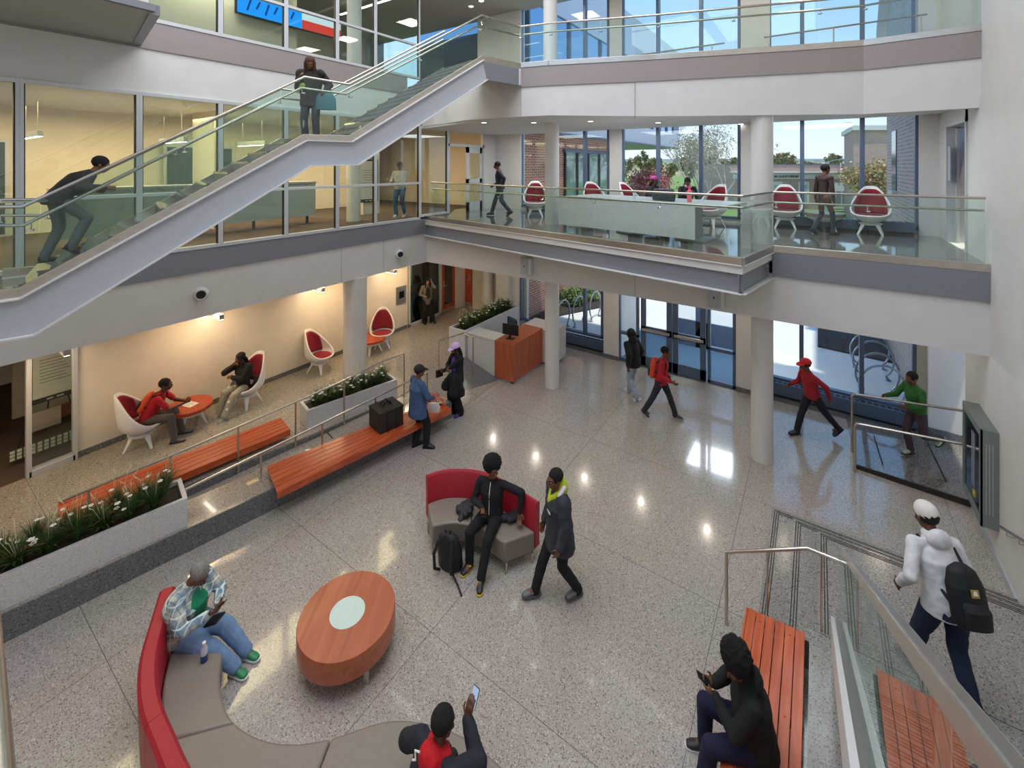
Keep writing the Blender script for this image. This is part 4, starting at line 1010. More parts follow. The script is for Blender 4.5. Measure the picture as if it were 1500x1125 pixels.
# --- planters
leafm = [mat('leaf_green', '4d6a2c', .6, var=.3, scale=8), mat('leaf_dark', '37502a', .6, var=.3, scale=8)]
flow = mat('white_petals', 'f0eee2', .6); strawm = mat('straw_stem', 'cfc9a0', .8); ochre = mat('ochre_leaf', 'b98b3c', .7); pod = mat('dried_pod', '8c5b45', .8)
def grass_plant(loc, seed, s=1., h=.34, flowers=2, stalks=4, label='', group='', brown=False):
    rnd = random.Random(seed); t = thing('grass_plant', label, 'plant', loc, rnd.uniform(0, 6), group)
    for mi in (0, 1):
        q = MB()
        for k in range(150):
            a = rnd.uniform(0, 2 * PI); ln = h * rnd.uniform(.6, 1.15); b = rnd.uniform(.1, .75); w = rnd.uniform(.005, .009); r0 = rnd.uniform(0, .04)
            d = Vector((math.cos(a), math.sin(a), 0)); sd = Vector((-d.y, d.x, 0)) * w; pts = []
            for i in range(5):
                f = i / 4; p = d * (r0 + ln * b * f ** 1.4) + Vector((0, 0, ln * (f - .55 * b * f ** 2.4))); pts.append((p - sd * (1 - f * .9), p + sd * (1 - f * .9)))
            q.grid([list(p) for p in pts])
        q.build('foliage', leafm[mi], t, fix=False)
    for k in range(flowers):
        a = rnd.uniform(0, 2 * PI); r0 = rnd.uniform(.04, .16); zc = h * rnd.uniform(.6, .9); c = Vector((math.cos(a) * r0, math.sin(a) * r0, zc)); q = MB()
        for j in range(5):
            b = 2 * PI * j / 5; e = c + Vector((math.cos(b) * .022, math.sin(b) * .022, .004)); q.ell(e, (.016, .016, .005), None, 8, 4)
        q.ell(c, (.007, .007, .007), None, 6, 4); q.build('blossom', flow, t, smooth=True)
    q = MB()
    for k in range(stalks):
        a = rnd.uniform(0, 2 * PI); d = Vector((math.cos(a), math.sin(a), 0)) * rnd.uniform(.05, .2); p1 = d + Vector((0, 0, h * rnd.uniform(1.0, 1.35)))
        q.tube([(0, 0, .05), d * .5 + Vector((0, 0, h * .6)), p1], [.002, .002, .002], 5); q.tube([p1, p1 + d * .25 + Vector((0, 0, .04)), p1 + d * .4 + Vector((0, 0, .09))], [.003, .009, .002], 6)
    if stalks: q.build('seed_spike', strawm, t)
    if brown:
        c = Vector((rnd.uniform(-.1, .1), rnd.uniform(-.1, .1), h * .55)); MB().ell(c, (.03, .03, .04), None, 10, 8).build('seed_pod', pod if rnd.random() < .5 else flow, t, smooth=True)
        q = MB()
        for j in range(4): q.tube([c, c + Vector((rnd.uniform(-.15, .15), rnd.uniform(-.15, .15), rnd.uniform(-.06, .03)))], [.008, .003], 5)
        q.build('curled_leaf', ochre, t)
    t.scale = (s, s, s); return t
def planter(label, a, b, w, z0, h, ends, n, plab, grp, seed, ph=.34, s=1.):
    a = Vector((*a, 0)); b = Vector((*b, 0)); d = (b - a).normalized(); L_ = (b - a).length; rz = math.atan2(d.y, d.x)
    t = thing('planter', label, 'planter', (a.x, a.y, z0), rz); th = .06
    q = MB(); q.box(0, 0, 0, L_, th, h); q.box(0, w - th, 0, L_, w, h); q.box(0, th, 0, th, w - th, h); q.box(L_ - th, th, 0, L_, w - th, h); q.build('box', M['quartz'], t, bevel=.004)
    MB().box(th, th, 0, L_ - th, w - th, h - .06).build('soil', mat('potting_soil', '3a3324', .95, bump=.6, bscale=60), t)
    rnd = random.Random(seed); nn = Vector((-d.y, d.x, 0))
    first = [grass_plant((0, 0, -50), seed + i, s, ph, 2, 4, plab, grp, brown=(i > 0)) for i in range(3)]
    pos = []
    for i in range(n):
        for row in (.33, .68): pos.append(a + d * (.16 + (L_ - .32) * (i + .2 + .5 * (row > .5)) / n) + nn * (w * row) + Vector((0, 0, z0 + h - .07)))
    for i, p in enumerate(pos):
        if i < 3: o = first[i]; o.location = p
        else: o = dup(first[i % 3], p, rnd.uniform(0, 6), plab, grp); o.scale = first[0].scale * 1
        o.scale = [v * rnd.uniform(.8, 1.15) for v in (s, s, s)]
    return t
fa = P(275, 770, ZP); 
pl1a = (-8.45 - .28, -1.2); pl1b = (fa.x, fa.y)
pA = Vector((fa.x - .2 * 4.2, fa.y - 4.2 * .98, 0))
planter('long white planter of grasses and white flowers at the left edge of the hall', (pA.x, pA.y), (fa.x, fa.y), .62, ZP, .43, None, 14, 'tuft of green grass with white flowers and pale seed spikes in the long left planter', 'grass tufts in the long left planter', 11, .42)
a, b = P(450, 630, ZP), P(582, 580, ZP)
planter('white planter of grasses standing on the ramp edge in front of the thick white column', a.xy, b.xy, .5, ZP - .02, .42, None, 7, 'green grass tuft with white blossoms in the planter beside the ramp handrails', 'grass tufts in the ramp planter', 31, .34)
planter('tall white planter wall of flowers running back beside the reception desk', (-8.42, 9.9), (-8.42, 12.75), .62, 0, 1.12, None, 9, 'upright green tuft with white and ochre flowers in the reception desk planter', 'flower tufts in the reception planter', 51, .38)
# --- lamps under the left soffit
for i, (px, py) in enumerate(((98, 517), (325, 465), (474, 425), (580, 398))):
    y = YatX(px, -10.75); p = Vector((-10.75, y, Zat(py, -10.75, y)))
    lab = ['short linear light under the soffit above the glass door frame, its diffuser glaring', 'short linear light under the soffit above the woman in the black puffer jacket', 'short linear light under the soffit just left of the thick white column', 'short linear light under the soffit nearest the back storefront'][i]
    pendant((p.x - .5, p.y, p.z - .05), 1.0, R(90), lab, 'linear lights under the left soffit', .3, .09)
for i, y in enumerate((1.9, 4.2, 6.0, 8.0)):
    pendant((-12.6, y, 6.45), 1.5, R(90 if i < 3 else 90), ['linear pendant glowing in the second floor room above the dark office window', 'linear pendant glowing in the second room bay behind the stair rail', 'linear pendant glowing behind the middle of the staircase railing', 'linear pendant in the second floor room behind the upper stair flight'][i], 'pendants in the second floor rooms', .7, .08)
for i in range(5):
    y = 1.5 + i * 2.1; t = thing('linear_light', ['ceiling light line at the left end of the top floor room', 'ceiling light line left of the video screen', 'ceiling light line crossing the blue video screen', 'ceiling light line right of the top floor column', 'ceiling light line nearest the stair top'][i], 'light', (-12.3, y, 11.4), R(90), 'light lines in the top floor ceiling')
    MB().box(-.06, -2.1, 0, .06, 2.1, .06).build('housing', M['lightsteel'], t); MB().box(-.05, -2.05, -.01, .05, 2.05, 0).build('diffuser', M['ledw'], t)
# --- video screen on level 3
vs = thing('video_screen', 'long blue and red glowing video screen high in the top floor room', 'screen', (-13.1, 7.2, 10.1), R(0)); 
MB().box(-.05, -1.4, -.02, .0, 1.9, .62).build('casing', M['black'], vs)
MB().box(0, -1.35, .02, .01, .5, .58).build('blue_picture', mat_emit('screen_blue', '1a8ff0', 1.3), vs); MB().box(0, .5, .02, .01, 1.85, .3).build('red_picture', mat_emit('screen_red', 'd8463c', 1.), vs); MB().box(0, .5, .3, .01, 1.85, .58).build('white_picture', mat_emit('screen_white', 'cfe6ee', 1.), vs)
q = MB()
for i in range(6): q.bar((.013, -1.1 + i * .25, .12 + (i % 2) * .1), (.013, -1.0 + i * .25, .45), .01, .05, up=(0, 1, 0))
q.each('dark_shapes', mat_emit('screen_dark', '0b4a9c', .8), vs)
# --- certificate frame & easel, dark windows etc, second floor room
def framed(nm, label, cat, loc, w, h, rz=R(90), paperc='e9e3d6', lines=8, bottom=False):
    t = thing(nm, label, cat, loc, rz); MB().box(-w / 2, -.02, 0, w / 2, .02, h).build('frame', M['black'], t, bevel=.003)
    MB().box(-w / 2 + .05, -.024, .1 if bottom else .05, w / 2 - .05, -.02, h - .05).build('print', mat('print_' + paperc, paperc, .7), t)
    q = MB()
    for i in range(lines): q.box(-w * .3, -.026, h * .35 + i * h * .45 / lines, w * .3 - (i % 3) * .04, -.024, h * .35 + i * h * .45 / lines + .012)
    q.build('printed_lines', mat('ink'[:3], '8a8680'), t)
    if bottom:
        q = MB(); q.box(-.12, -.023, .035, -.03, -.021, .06); q.box(.02, -.023, .035, .12, -.021, .06); q.build('caption', M['paper'], t)
    return t
yy = YatX(539, -11.6)
framed('framed_certificate', 'framed certificate in a dark frame hanging by the pale second floor column', 'certificate', (-11.75, YatX(539, -11.75), 4.75), .75, 1.35, R(90), bottom=True)
bd = thing('wall_board', 'pale pinboard with small framed pictures above the certificate on the second floor', 'board', (-11.82, YatX(538, -11.8), 6.15), R(90)); MB().box(-.4, 0, 0, .4, .03, .95).build('panel', M['mull'], bd)
q = MB(); q.box(-.05, -.012, .6, .2, 0, .85); q.build('picture_frame', M['black'], bd); MB().box(-.3, -.012, .25, .25, 0, .5).build('notice', M['paper'], bd)
st(MB().box(-12.2, YatX(528, -12), Z2, -11.86, YatX(552, -12), 7.25).build('wall_pier_room', M['warmwall']))
cn = thing('service_counter', 'long pale counter with a frosted front inside the second floor room', 'counter', (-11.4, 5.0, Z2)); MB().box(-.2, -3.0, .2, .0, 2.1, 1.08).build('front', mat('frosted_front', 'b4bdb8', .3), cn); MB().box(-.6, -3.0, 1.08, .05, 2.1, 1.13).build('counter_top', M['quartz'], cn)
for y in (-2.5, -1, .5, 1.9): MB().box(-.15, y, 0, -.1, y + .05, .2).build('leg', M['gasket'], cn)
for i, (y0_, y1_) in enumerate(((-.3, 1.6), (4.4, 6.2))):
    t = thing('wall_screen', ['large dark blue office window with pale frame at the far left of the second floor', 'dark wall screen seen behind the staircase railing'][i], 'screen', (-14.8 if i == 0 else -14.78, y0_ + 1.2, 5.2)); 
    MB().box(0, -.9, -.85 if i == 0 else -.2, .05, y1_ - y0_ - .9, 1.3).build('frame', M['mull'], t); MB().box(.05, -.82, -.8 if i == 0 else -.12, .06, y1_ - y0_ - .98, 1.22).build('pane', mat('dark_blue_pane', '40505a', .2), t)
# easel sign behind the ground floor door frame
yy = YatX(78, -12.4)
t = thing('easel', 'thin dark easel holding a framed notice behind the ground floor glass frame', 'easel', (-12.5, yy, ZP), R(90))
q = MB(); q.tube([(-.5, 0, 0), (-.1, .05, 1.6)], .012); q.tube([(.42, 0, 0), (.1, .05, 1.6)], .012); q.tube([(0, .55, 0), (0, .05, 1.6)], .012); q.each('leg', M['black'], t)
f = framed('framed_notice', 'dark framed printed notice resting on the easel behind the ground floor glass', 'notice', (-12.42, yy + .03, ZP + .95), .72, 1.1, R(90), bottom=True)
MB().box(-.3, -.05, .42, .12, -.045, .78).build('small_notice', mat('grey_card', 'b3a99c', .8), t)
# grid rug / lattice
t = thing('lattice_panel', 'low band of pale green and white square lattice at the foot of the easel', 'panel', (-12.2, yy, ZP + .12), R(90))
MB().box(-.62, -.02, 0, .62, 0, .2).build('panel', mat('lattice_back', '4c4a42', .7), t)
q = MB()
for i in range(14):
    for j in range(3): q.box(-.6 + i * .088, -.026, .01 + j * .065, -.6 + i * .088 + .06, -.02, .01 + j * .065 + .05)
q.each('tiles', mat('pale_tile', 'd5dcc4', .4), t)
# --- call station on the wall
yy = YatX(587, XL); t = thing('call_station', 'square stainless wall panel with a dark screen beside the back storefront', 'panel', (XL + .01, yy, 1.55)); h = .2
MB().box(0, -.22, -.28, .02, .22, .3).build('plate', M['steel'], t, bevel=.003); MB().box(.02, -.09, -.1, .03, .12, .13).build('screen', mat('dark_screen', '0d1015', .15), t)
# --- ceiling cameras / nozzles on left bulkhead
for i, (px, py) in enumerate(((295, 430), (585, 372))):
    y = YatX(px, XW); z = Zat(py, XW, y)
    t = thing('speaker_horn', ['round white nozzle with a dark mouth on the left bulkhead, the nearer one', 'small round white nozzle on the left bulkhead near the inner corner'][i], 'nozzle', (XW, y, z))
    o = MB().lathe([(.001, 0), (.13, 0), (.13, .05), (.1, .12), (.085, .12), (.08, .1), (.001, .1)], 24).build('housing', M['white'], t, smooth=True); o.rotation_euler = (0, R(90), R(-25))
    o = MB().lathe([(.001, 0), (.078, 0), (.078, .005), (.001, .005)], 20, (0, 0, .102)).build('dark_mouth', M['black'], t); o.rotation_euler = (0, R(90), R(-25))
# --- speaker boxes on back bulkhead
for i, (px, py) in enumerate(((769, 390), (1047, 436))):
    x = XatY(px, YB - .15); z = Zat(py, x, YB - .15)
    t = thing('wall_speaker', ['white wall speaker with grey grille on the bulkhead above the slim column', 'white wall speaker with grey grille on the bulkhead above the entrance doors'][i], 'speaker', (x, YB, z))
    MB().box(-.14, -.16, -.22, .17, 0, .22).build('cabinet', M['white'], t, bevel=.02); MB().box(-.13, -.168, -.21, .11, -.16, .21).build('grille', M['lightsteel'], t, bevel=.004); MB().box(-.03, -.172, -.02, .0, -.168, .02).build('badge', M['black'], t)
# --- fire extinguisher cabinet on the right wall
p0 = onplane(1421, 598, (XR, 1), (XR, 12)); p1 = onplane(1464, 632, (XR, 1), (XR, 12)); 
ya = YatX(1466, XR - 0.02); yb2 = YatX(1421, XR - .2)
ztop = Zat(600, XR - .2, yb2); zbt = Zat(737, XR - .2, yb2)
y0c, y1c = 9.35, 10.95
t = thing('display_cabinet', 'tall grey green steel cabinet fixed to the right wall above the baseboard', 'cabinet', (XR - .2, (y0c + y1c) / 2, 0)); hy = (y1c - y0c) / 2
hy = .5; t.location = (XR - .2, 9.95, 0)
z0c = Zat(775, XR - .1, 9.45); z1c = Zat(632, XR - .1, 9.45)
MB().box(.02, -hy + .01, z0c, .19, -hy + .03, z1c).build('end_panel', mat('grey_green_steel', '7d8681', .45, .2), t)
f = MB(); f.box(.001, -hy + .021, z0c + .001, .199, hy - .021, z0c + .1); f.box(.001, -hy + .021, z1c - .12, .199, hy - .021, z1c - .001); f.box(0, -hy, z0c, .2, -hy + .02, z1c); f.box(0, hy - .02, z0c, .2, hy, z1c); f.box(.0, -hy, z0c, .03, -hy + .07, z1c); f.box(.0, hy - .07, z0c, .03, hy, z1c)
f.build('casing', mat('grey_green_steel', '7d8681', .45, .2), t, bevel=.004)
MB().box(.02, -hy + .06, z0c + .08, .04, hy - .06, z1c - .1).build('dark_pane', mat('navy_pane', '10141f', .15), t)
q = MB()
for k in range(3): q.box(.04 - .03, -.12 + k * .06, z0c + .35, .045 - .03, -.11 + k * .06, z1c - .25); q.box(.06 + k * .035, -hy - .003, z0c + .2, .066 + k * .035, -hy, z1c - .2)
q.each('slot', M['lightsteel'], t); MB().box(0.008, -.16, z0c + .22, .02, -.06, z0c + .3).build('yellow_tag', mat('yellow_tag', 'c8b83a', .6), t)
# --- balcony long table
a = P(1018, 303, Z2 + .75); b = P(818, 290, Z2 + .75); a = Vector((a.x, a.y, 0)); b = Vector((b.x, b.y, 0)); d = (b - a).normalized(); Lt = (b - a).length
lt = thing('long_table', 'long white quartz study table on the second floor balcony behind the railing', 'table', (a.x, a.y, Z2), math.atan2(d.y, d.x)); 
MB().box(0, -.02, .1, Lt, .0, .74).build('front_panel', M['quartz'], lt); 
MB().box(-.45, -1.6, .74, Lt + .05, .0, .78).build('tabletop', M['quartz'], lt, bevel=.004)
for x in (.3, Lt / 2, Lt - .3):
    q = MB(); q.box(x - .05, -1.0, .03, x + .05, -.5, .74); q.box(x - .3, -1.1, 0, x + .3, -.4, .03); q.build('pedestal', M['mull'], lt)
TT = Z2 + .78
def bottle(loc, label, m, h=.24, r=.035, cap=M['paper'], straw=False):
    t = thing('bottle', label, 'bottle', loc); MB().lathe([(r * .9, 0), (r, .01), (r, h * .68), (r * .45, h * .84), (r * .45, h * .9)], 20).build('body', m, t, smooth=True, sharp=50)
    MB().lathe([(r * .5, h * .88), (r * .55, h * .89), (r * .55, h), (r * .4, h + .005)], 16).build('cap', cap, t, smooth=True); return t
p = P(1010, 296, TT); bottle(p, 'tall coral pink water bottle on the long balcony table', mat('coral_plastic', 'ee6a74', .3), .32, .05, mat('pink_cap', 'd44d78', .4))
p = P(929, 292, TT); bottle(p, 'small clear water bottle on the long balcony table left of the headwrap woman', mat('clear_plastic', 'd8dfe2', .2), .2, .03)
bg = thing('bag', 'large dark handbag standing open on the long balcony table between the two women', 'bag', (*P(972, 294, TT).xy, TT), R(-20)); MB().loft([((0, 0, 0), (.28, 0, 0), (0, .1, 0)), ((0, 0, .12), (.3, 0, 0), (0, .11, 0)), ((0, 0, .24), (.27, 0, 0), (0, .05, 0)), ((0, 0, .26), (.24, 0, 0), (0, .03, 0))], 20).build('body', mat('dark_leather', '2a2f38', .5), bg, smooth=True, sharp=60); MB().tube([(-.12, .05, .22), (-.1, .07, .33), (.1, .07, .33), (.12, .05, .22)], .01).build('handle', M['black'], bg, smooth=True)
# yellow item on chair seen through glass
# --- downlights in ceilings
for i, (px, py) in enumerate(((782, 179), (865, 177), (964, 179), (1085, 181), (1240, 180), (709, 179))):
    p = P(px, py, 7.03); t = thing('downlight', 'small round downlight in the ceiling above the second floor balcony', 'light', p, 0, 'balcony downlights'); MB().lathe([(.001, -.012), (.075, -.012), (.09, .0), (.001, .0)], 20).build('trim_ring', M['mull'], t); MB().lathe([(.001, -.016), (.06, -.016), (.06, -.012), (.001, -.012)], 20).build('lens', M['ledw'], t)
for i, (px, py) in enumerate(((690, 9), (705, 1))):
    p = P(px, py, 11.49); t = thing('downlight', 'small round downlight in the top floor ceiling above the stair head', 'light', p, 0, 'stair head downlights'); MB().lathe([(.001, -.012), (.1, -.012), (.12, .0), (.001, .0)], 20).build('trim_ring', M['mull'], t); MB().lathe([(.001, -.016), (.08, -.016), (.08, -.012), (.001, -.012)], 20).build('lens', M['ledw'], t)
# --- things on the front bench
p = P(575, 622, .49)
bx = thing('insulated_bag', 'large square black insulated bag with straps on the front slatted bench', 'bag', (p.x - .1, p.y - .08, .49), R(-12)); bm_ = mat('black_nylon', '24221f', .6, var=.1, bump=.3, bscale=40)
MB().box(-.24, -.27, 0, .24, .27, .40).build('body', bm_, bx, bevel=.02); MB().box(-.245, -.275, .37, .245, .275, .42).build('lid', bm_, bx, bevel=.015)
q = MB()
for y in (-.1, .1): q.box(-.25, y - .02, -.0, .25, y + .02, .425)
q.each('strap', M['black'], bx)
for y in (-.09, .09): MB().tube([(.02, y, .42), (.04, y * .6, .5), (-.04, y * .2, .52), (-.1, y, .43)], .014).build('handle', M['black'], bx, smooth=True)
p = P(634, 603, .49); t = thing('handbag', 'small white handbag leaning on the front bench beside the blue blazer', 'bag', (p.x + .02, p.y, .49), R(35))
MB().loft([((0, 0, 0), (.14, 0, 0), (0, .05, 0)), ((0, 0, .1), (.15, 0, 0), (0, .055, 0)), ((0, 0, .2), (.11, 0, 0), (0, .03, 0))], 18).build('body', mat('cream_leather', 'd9d4cf', .5), t, smooth=True, sharp=60); MB().tube([(-.09, 0, .18), (-.06, .02, .27), (.06, .02, .27), (.09, 0, .18)], .007).build('handle', M['black'], t)
p = P(640, 588, .49); t = thing('scarf_bundle', 'crumpled coral and leopard print scarf bundle on the end of the front bench', 'scarf', (p.x, p.y, .49))
q = MB(); rnd = random.Random(3)
for i in range(7): q.ell((rnd.uniform(-.14, .14), rnd.uniform(-.16, .16), .05), (.09, .08, .06), None, 12, 8)
q.build('coral_cloth', mat('coral_cloth', 'b2605a', .9, var=.2), t, smooth=True); MB().ell((.1, .0, .05), (.13, .16, .05)).build('leopard_cloth', mat_spots('leopard', 'c9a27a', '33241a', 22, .3), t, smooth=True)
# bottle on the sofa
p = P(299, 968, .45); bottle((p.x, p.y, .455), 'small white water bottle with a blue lower half standing on the large sofa seat', mat('milky_plastic', 'c9ccd6', .35), .2, .034)
t = [o for o in C.objects if o.name.startswith('bottle')][-1]
MB().lathe([(.0345, 0.002), (.0348, .07), (.0345, .072)], 20).build('blue_label', mat('navy_liquid', '27407a', .3), [o for o in C.objects if o.get('label', '').startswith('small white water bottle with a blue')][0])
# backpack on the floor
p = P(660, 830, 0); bp = thing('backpack', 'black backpack standing on the floor against the red loveseat', 'backpack', (p.x, p.y, 0), FD(200)); bp.scale = (1.2, 1.2, 1.15); nm = mat('backpack_nylon', '1d1d20', .65, bump=.2, bscale=60)
MB().loft([((0, 0, 0), (.13, 0, 0), (0, .08, 0)), ((0, .0, .04), (.16, 0, 0), (0, .1, 0)), ((0, .02, .25), (.16, 0, 0), (0, .1, 0)), ((0, .05, .42), (.13, 0, 0), (0, .08, 0)), ((0, .06, .48), (.07, 0, 0), (0, .04, 0))], 20).build('body', nm, bp, smooth=True, sharp=60)
MB().loft([((0, -.07, .05), (.11, 0, 0), (0, .05, 0)), ((0, -.08, .16), (.12, 0, 0), (0, .055, 0)), ((0, -.04, .25), (.09, 0, 0), (0, .04, 0))], 16).build('front_pocket', M['black'], bp, smooth=True)
for x in (-.09, .09): MB().tube([(x, .13, .42), (x * 1.3, .2, .3), (x * 1.2, .2, .12), (x, .12, .04)], .018, 8).build('shoulder_strap', nm, bp, smooth=True)
MB().tube([(-.03, .06, .47), (-.03, .08, .53), (.03, .08, .53), (.03, .06, .47)], .008).build('grab_loop', M['black'], bp)
MB().tube([(-.1, .12, .03), (-.2, .2, .012), (-.3, .3, .01)], .01).build('loose_strap', nm, bp)
# viewer's guard rail corner
t = thing('guard_rail', 'out of focus pale steel rail edge at the lower left corner', 'railing', (-1.0, -.3, 4.35))
def near(px, py, d): c = (px - CX) / F * d; return Vector((c * ca - d * sa, c * sa + d * ca, EH - (py - YH) * d / F)) - t.location
MB().tube([near(-30, 860, 1.0), near(-8, 1180, .72), near(10, 1500, .5)], .026, 12).build('rail', M['rail'], t, smooth=True)
# =================== PEOPLE ===================
def V(*a): return Vector(a if len(a) > 1 else a[0])
SK = {'dark': mat('skin_dark', '5c3b29', .5, var=.05), 'mid': mat('skin_mid', '74492f', .5, var=.05), 'light': mat('skin_light', 'a87758', .5, var=.05)}
HAIR = mat('hair_black', '15110f', .85, bump=.8, bscale=220); HGREY = mat('hair_grey', '8b8580', .9, var=.3, scale=60, bump=.8, bscale=200); HBR = mat('hair_brown', '4d2c20', .7, bump=.6, bscale=200)
EYEW = mat('eye_white', 'a89f96', .4); EYED = mat('eye_dark', '1a0f0a', .2); LIP = mat('lip', '6e3a34', .5)
_ct = bpy.data.textures.new('folds', 'CLOUDS'); _ct.noise_scale = .09; _ct.noise_depth = 1
_cs = bpy.data.textures.new('puffs', 'CLOUDS'); _cs.noise_scale = .05; _cs.noise_depth = 0
def remesh(mb, name, material, parent, vox, fold=0., smooth=4, dec=None):
    o = mb.build(name, material, parent); m = o.modifiers.new('r', 'REMESH'); m.mode = 'VOXEL'; m.voxel_size = vox; m.use_smooth_shade = True
    s = o.modifiers.new('s', 'SMOOTH'); s.factor = .5; s.iterations = smooth
    if fold:
        d = o.modifiers.new('d', 'DISPLACE'); d.texture = _ct; d.strength = fold; d.mid_level = .5; d.texture_coords = 'LOCAL'
    dg = bpy.context.evaluated_depsgraph_get(); me = bpy.data.meshes.new_from_object(o.evaluated_get(dg)); old = o.data; o.modifiers.clear(); o.data = me; bpy.data.meshes.remove(old)
    me.shade_smooth(); return o
def ik(a, t, l1, l2, pole):
    d = t - a; Lm = (l1 + l2) * .998; L = min(max(d.length, abs(l1 - l2) + .01), Lm); dr = d.normalized(); x = (l1 * l1 - l2 * l2 + L * L) / (2 * L); h = math.sqrt(max(0, l1 * l1 - x * x))
    pv = pole - dr * pole.dot(dr)
    if pv.length < 1e-4: pv = V(0, 1, 0) - dr * dr.y
    return a + dr * x + pv.normalized() * h, a + dr * L
def hand_prims(q, w, d, nrm_, S, side, curl=.5):
    d = d.normalized(); nrm_ = (nrm_ - d * nrm_.dot(d)).normalized(); sd = d.cross(nrm_) * side   # sd points to the thumb side
    q.loft([(w + d * .0 * S, sd * .024 * S, nrm_ * .019 * S), (w + d * .03 * S, sd * .034 * S, nrm_ * .017 * S), (w + d * .07 * S, sd * .04 * S, nrm_ * .014 * S), (w + d * .088 * S, sd * .036 * S, nrm_ * .010 * S)], 14)
    for i, ln in enumerate((.070, .080, .075, .058)):
        b = w + d * .08 * S + sd * (.030 - .0205 * i) * S; a1 = curl * .7; a2 = curl * 1.6
        d1 = d * math.cos(a1) + nrm_ * math.sin(a1); d2 = d * math.cos(a2) + nrm_ * math.sin(a2)
        k = b + d1 * ln * .52 * S; q.cap(b, k, .0088 * S, .0082 * S, 8); q.cap(k, k + d2 * ln * .5 * S, .0082 * S, .0068 * S, 8)
    b = w + d * .022 * S + sd * .026 * S; k = b + (d * .55 + sd * .75 + nrm_ * .35).normalized() * .042 * S; q.cap(b, k, .012 * S, .0098 * S, 8); q.cap(k, k + (d * .85 + nrm_ * .5 + sd * .1).normalized() * .032 * S, .0098 * S, .008 * S, 8)
def human(label, loc, a, h=1.75, pelvis=None, lean=0., side=0., twist=0., head=(0, 0), roll=0, feet=None, hands=None, elbows=None, knees=None, toes=(0, 0), hdir=(None, None), curl=(.5, .5),
          skin='dark', top='222226', topm=None, pants='20222a', pantm=None, shoes='2a2a2c', sole='d8d8d4', shoe_kind='sneaker', hair='short', hat=None, hatc='222222', puff=0., hem=.10, flare=0., inner=None, hood=False, girth=1., vox=.009, sleeves=1., face=False, grp=None, extra=None, hem_w=1., feet_px=None):
    t = thing('person', label, 'person', loc, FD(a), grp); S = h / 1.75
    seated = pelvis is not None and pelvis[2] < .8
    pel = V(pelvis) if pelvis else V(0, 0, .93 * S)
    up = V(math.sin(R(side)), math.sin(R(lean)), math.cos(R(lean))).normalized(); tw = R(twist)
    rh = V(1, 0, 0); rs = V(math.cos(tw), math.sin(tw), 0); rs = (rs - up * rs.dot(up)).normalized(); fs = up.cross(rs).normalized(); fh = V(0, 1, 0)
    nb = pel + up * .50 * S; sh = {1: nb - up * .045 * S + rs * .185 * S, -1: nb - up * .045 * S - rs * .185 * S}; girth = girth * 1.08; puff = puff + .006
    hip = {1: pel + V(.088 * S, 0, -.02 * S), -1: pel + V(-.088 * S, 0, -.02 * S)}
    feet = feet or ((.1, 0), (-.1, 0))
    ft = {1: V(*feet[0]) if len(feet[0]) == 3 else V(feet[0][0], feet[0][1], .09 * S), -1: V(*feet[1]) if len(feet[1]) == 3 else V(feet[1][0], feet[1][1], .09 * S)}
    hands = hands or ((.25 * S, .04, .845 * S), (-.25 * S, .04, .845 * S)); hn = {1: V(hands[0]), -1: V(hands[1])}
    elbows = elbows or ((.4, -1, -.2), (-.4, -1, -.2)); knees = knees or ((.1, 1, .2), (-.1, 1, .2))
    if feet_px:
        mw = (Matrix.Translation(t.location) @ Matrix.Rotation(t.rotation_euler.z, 4, 'Z')).inverted(); ft = {k: mw @ P(*f) for k, f in zip((1, -1), feet_px)}
    kn = {}; an = {}; el = {}; wr = {}
    for i, k in ((0, 1), (1, -1)):
        kn[k], an[k] = ik(hip[k], ft[k], .43 * S, .42 * S, V(knees[i])); el[k], wr[k] = ik(sh[k], hn[k], .29 * S, .255 * S, V(elbows[i]))
    # head frame
    yaw, pitch = R(head[0]), R(head[1]); hm = Matrix.Rotation(-yaw, 3, 'Z') @ Matrix.Rotation(-pitch, 3, 'X') @ Matrix.Rotation(R(roll), 3, 'Y')
    nk = nb + up * .05 * S; hc = nb + up * .06 * S + (hm @ V(0, .03, .10)) * S
    H = lambda x, y, z: hc + (hm @ V(x, y, z)) * S * 1.07
    def hell(q, c, r, sg=16, rg=12, rot=None): q.ell(H(*c), [v * S for v in r], hm if rot is None else hm @ rot, sg, rg)
    g = girth
    # ---- continuous body
    q = MB()
    hell(q, (0, -.012, .028), (.074, .092, .088)); hell(q, (0, .022, -.035), (.058, .066, .068)); hell(q, (0, .052, -.078), (.028, .026, .022)); hell(q, (0, .03, .03), (.066, .058, .06))
    q.cap(H(0, .088, .012), H(0, .106, -.022), .009 * S, .0135 * S, 8); hell(q, (0, .088, -.052), (.024, .012, .011), 10, 6)
    for k in (1, -1): hell(q, (k * .076, -.008, -.005), (.010, .020, .030), 10, 8); hell(q, (k * .035, .062, -.02), (.022, .022, .022), 10, 8); q.cap(H(k * .012, .086, .028), H(k * .045, .072, .03), .008 * S, .007 * S, 8)
    q.cap(nb + up * .01, H(0, -.015, -.04), .056 * S, .052 * S, 14)
    q.loft([(pel - up * .06 * S, rh * .14 * S * g, fh * .10 * S * g), (pel + up * .1 * S, rh * .12 * S * g, fh * .09 * S * g), (pel + up * .33 * S, rs * .145 * S * g, fs * .105 * S * g), (pel + up * .45 * S, rs * .13 * S, fs * .08 * S), (nb, rs * .05 * S, fs * .045 * S)], 20)
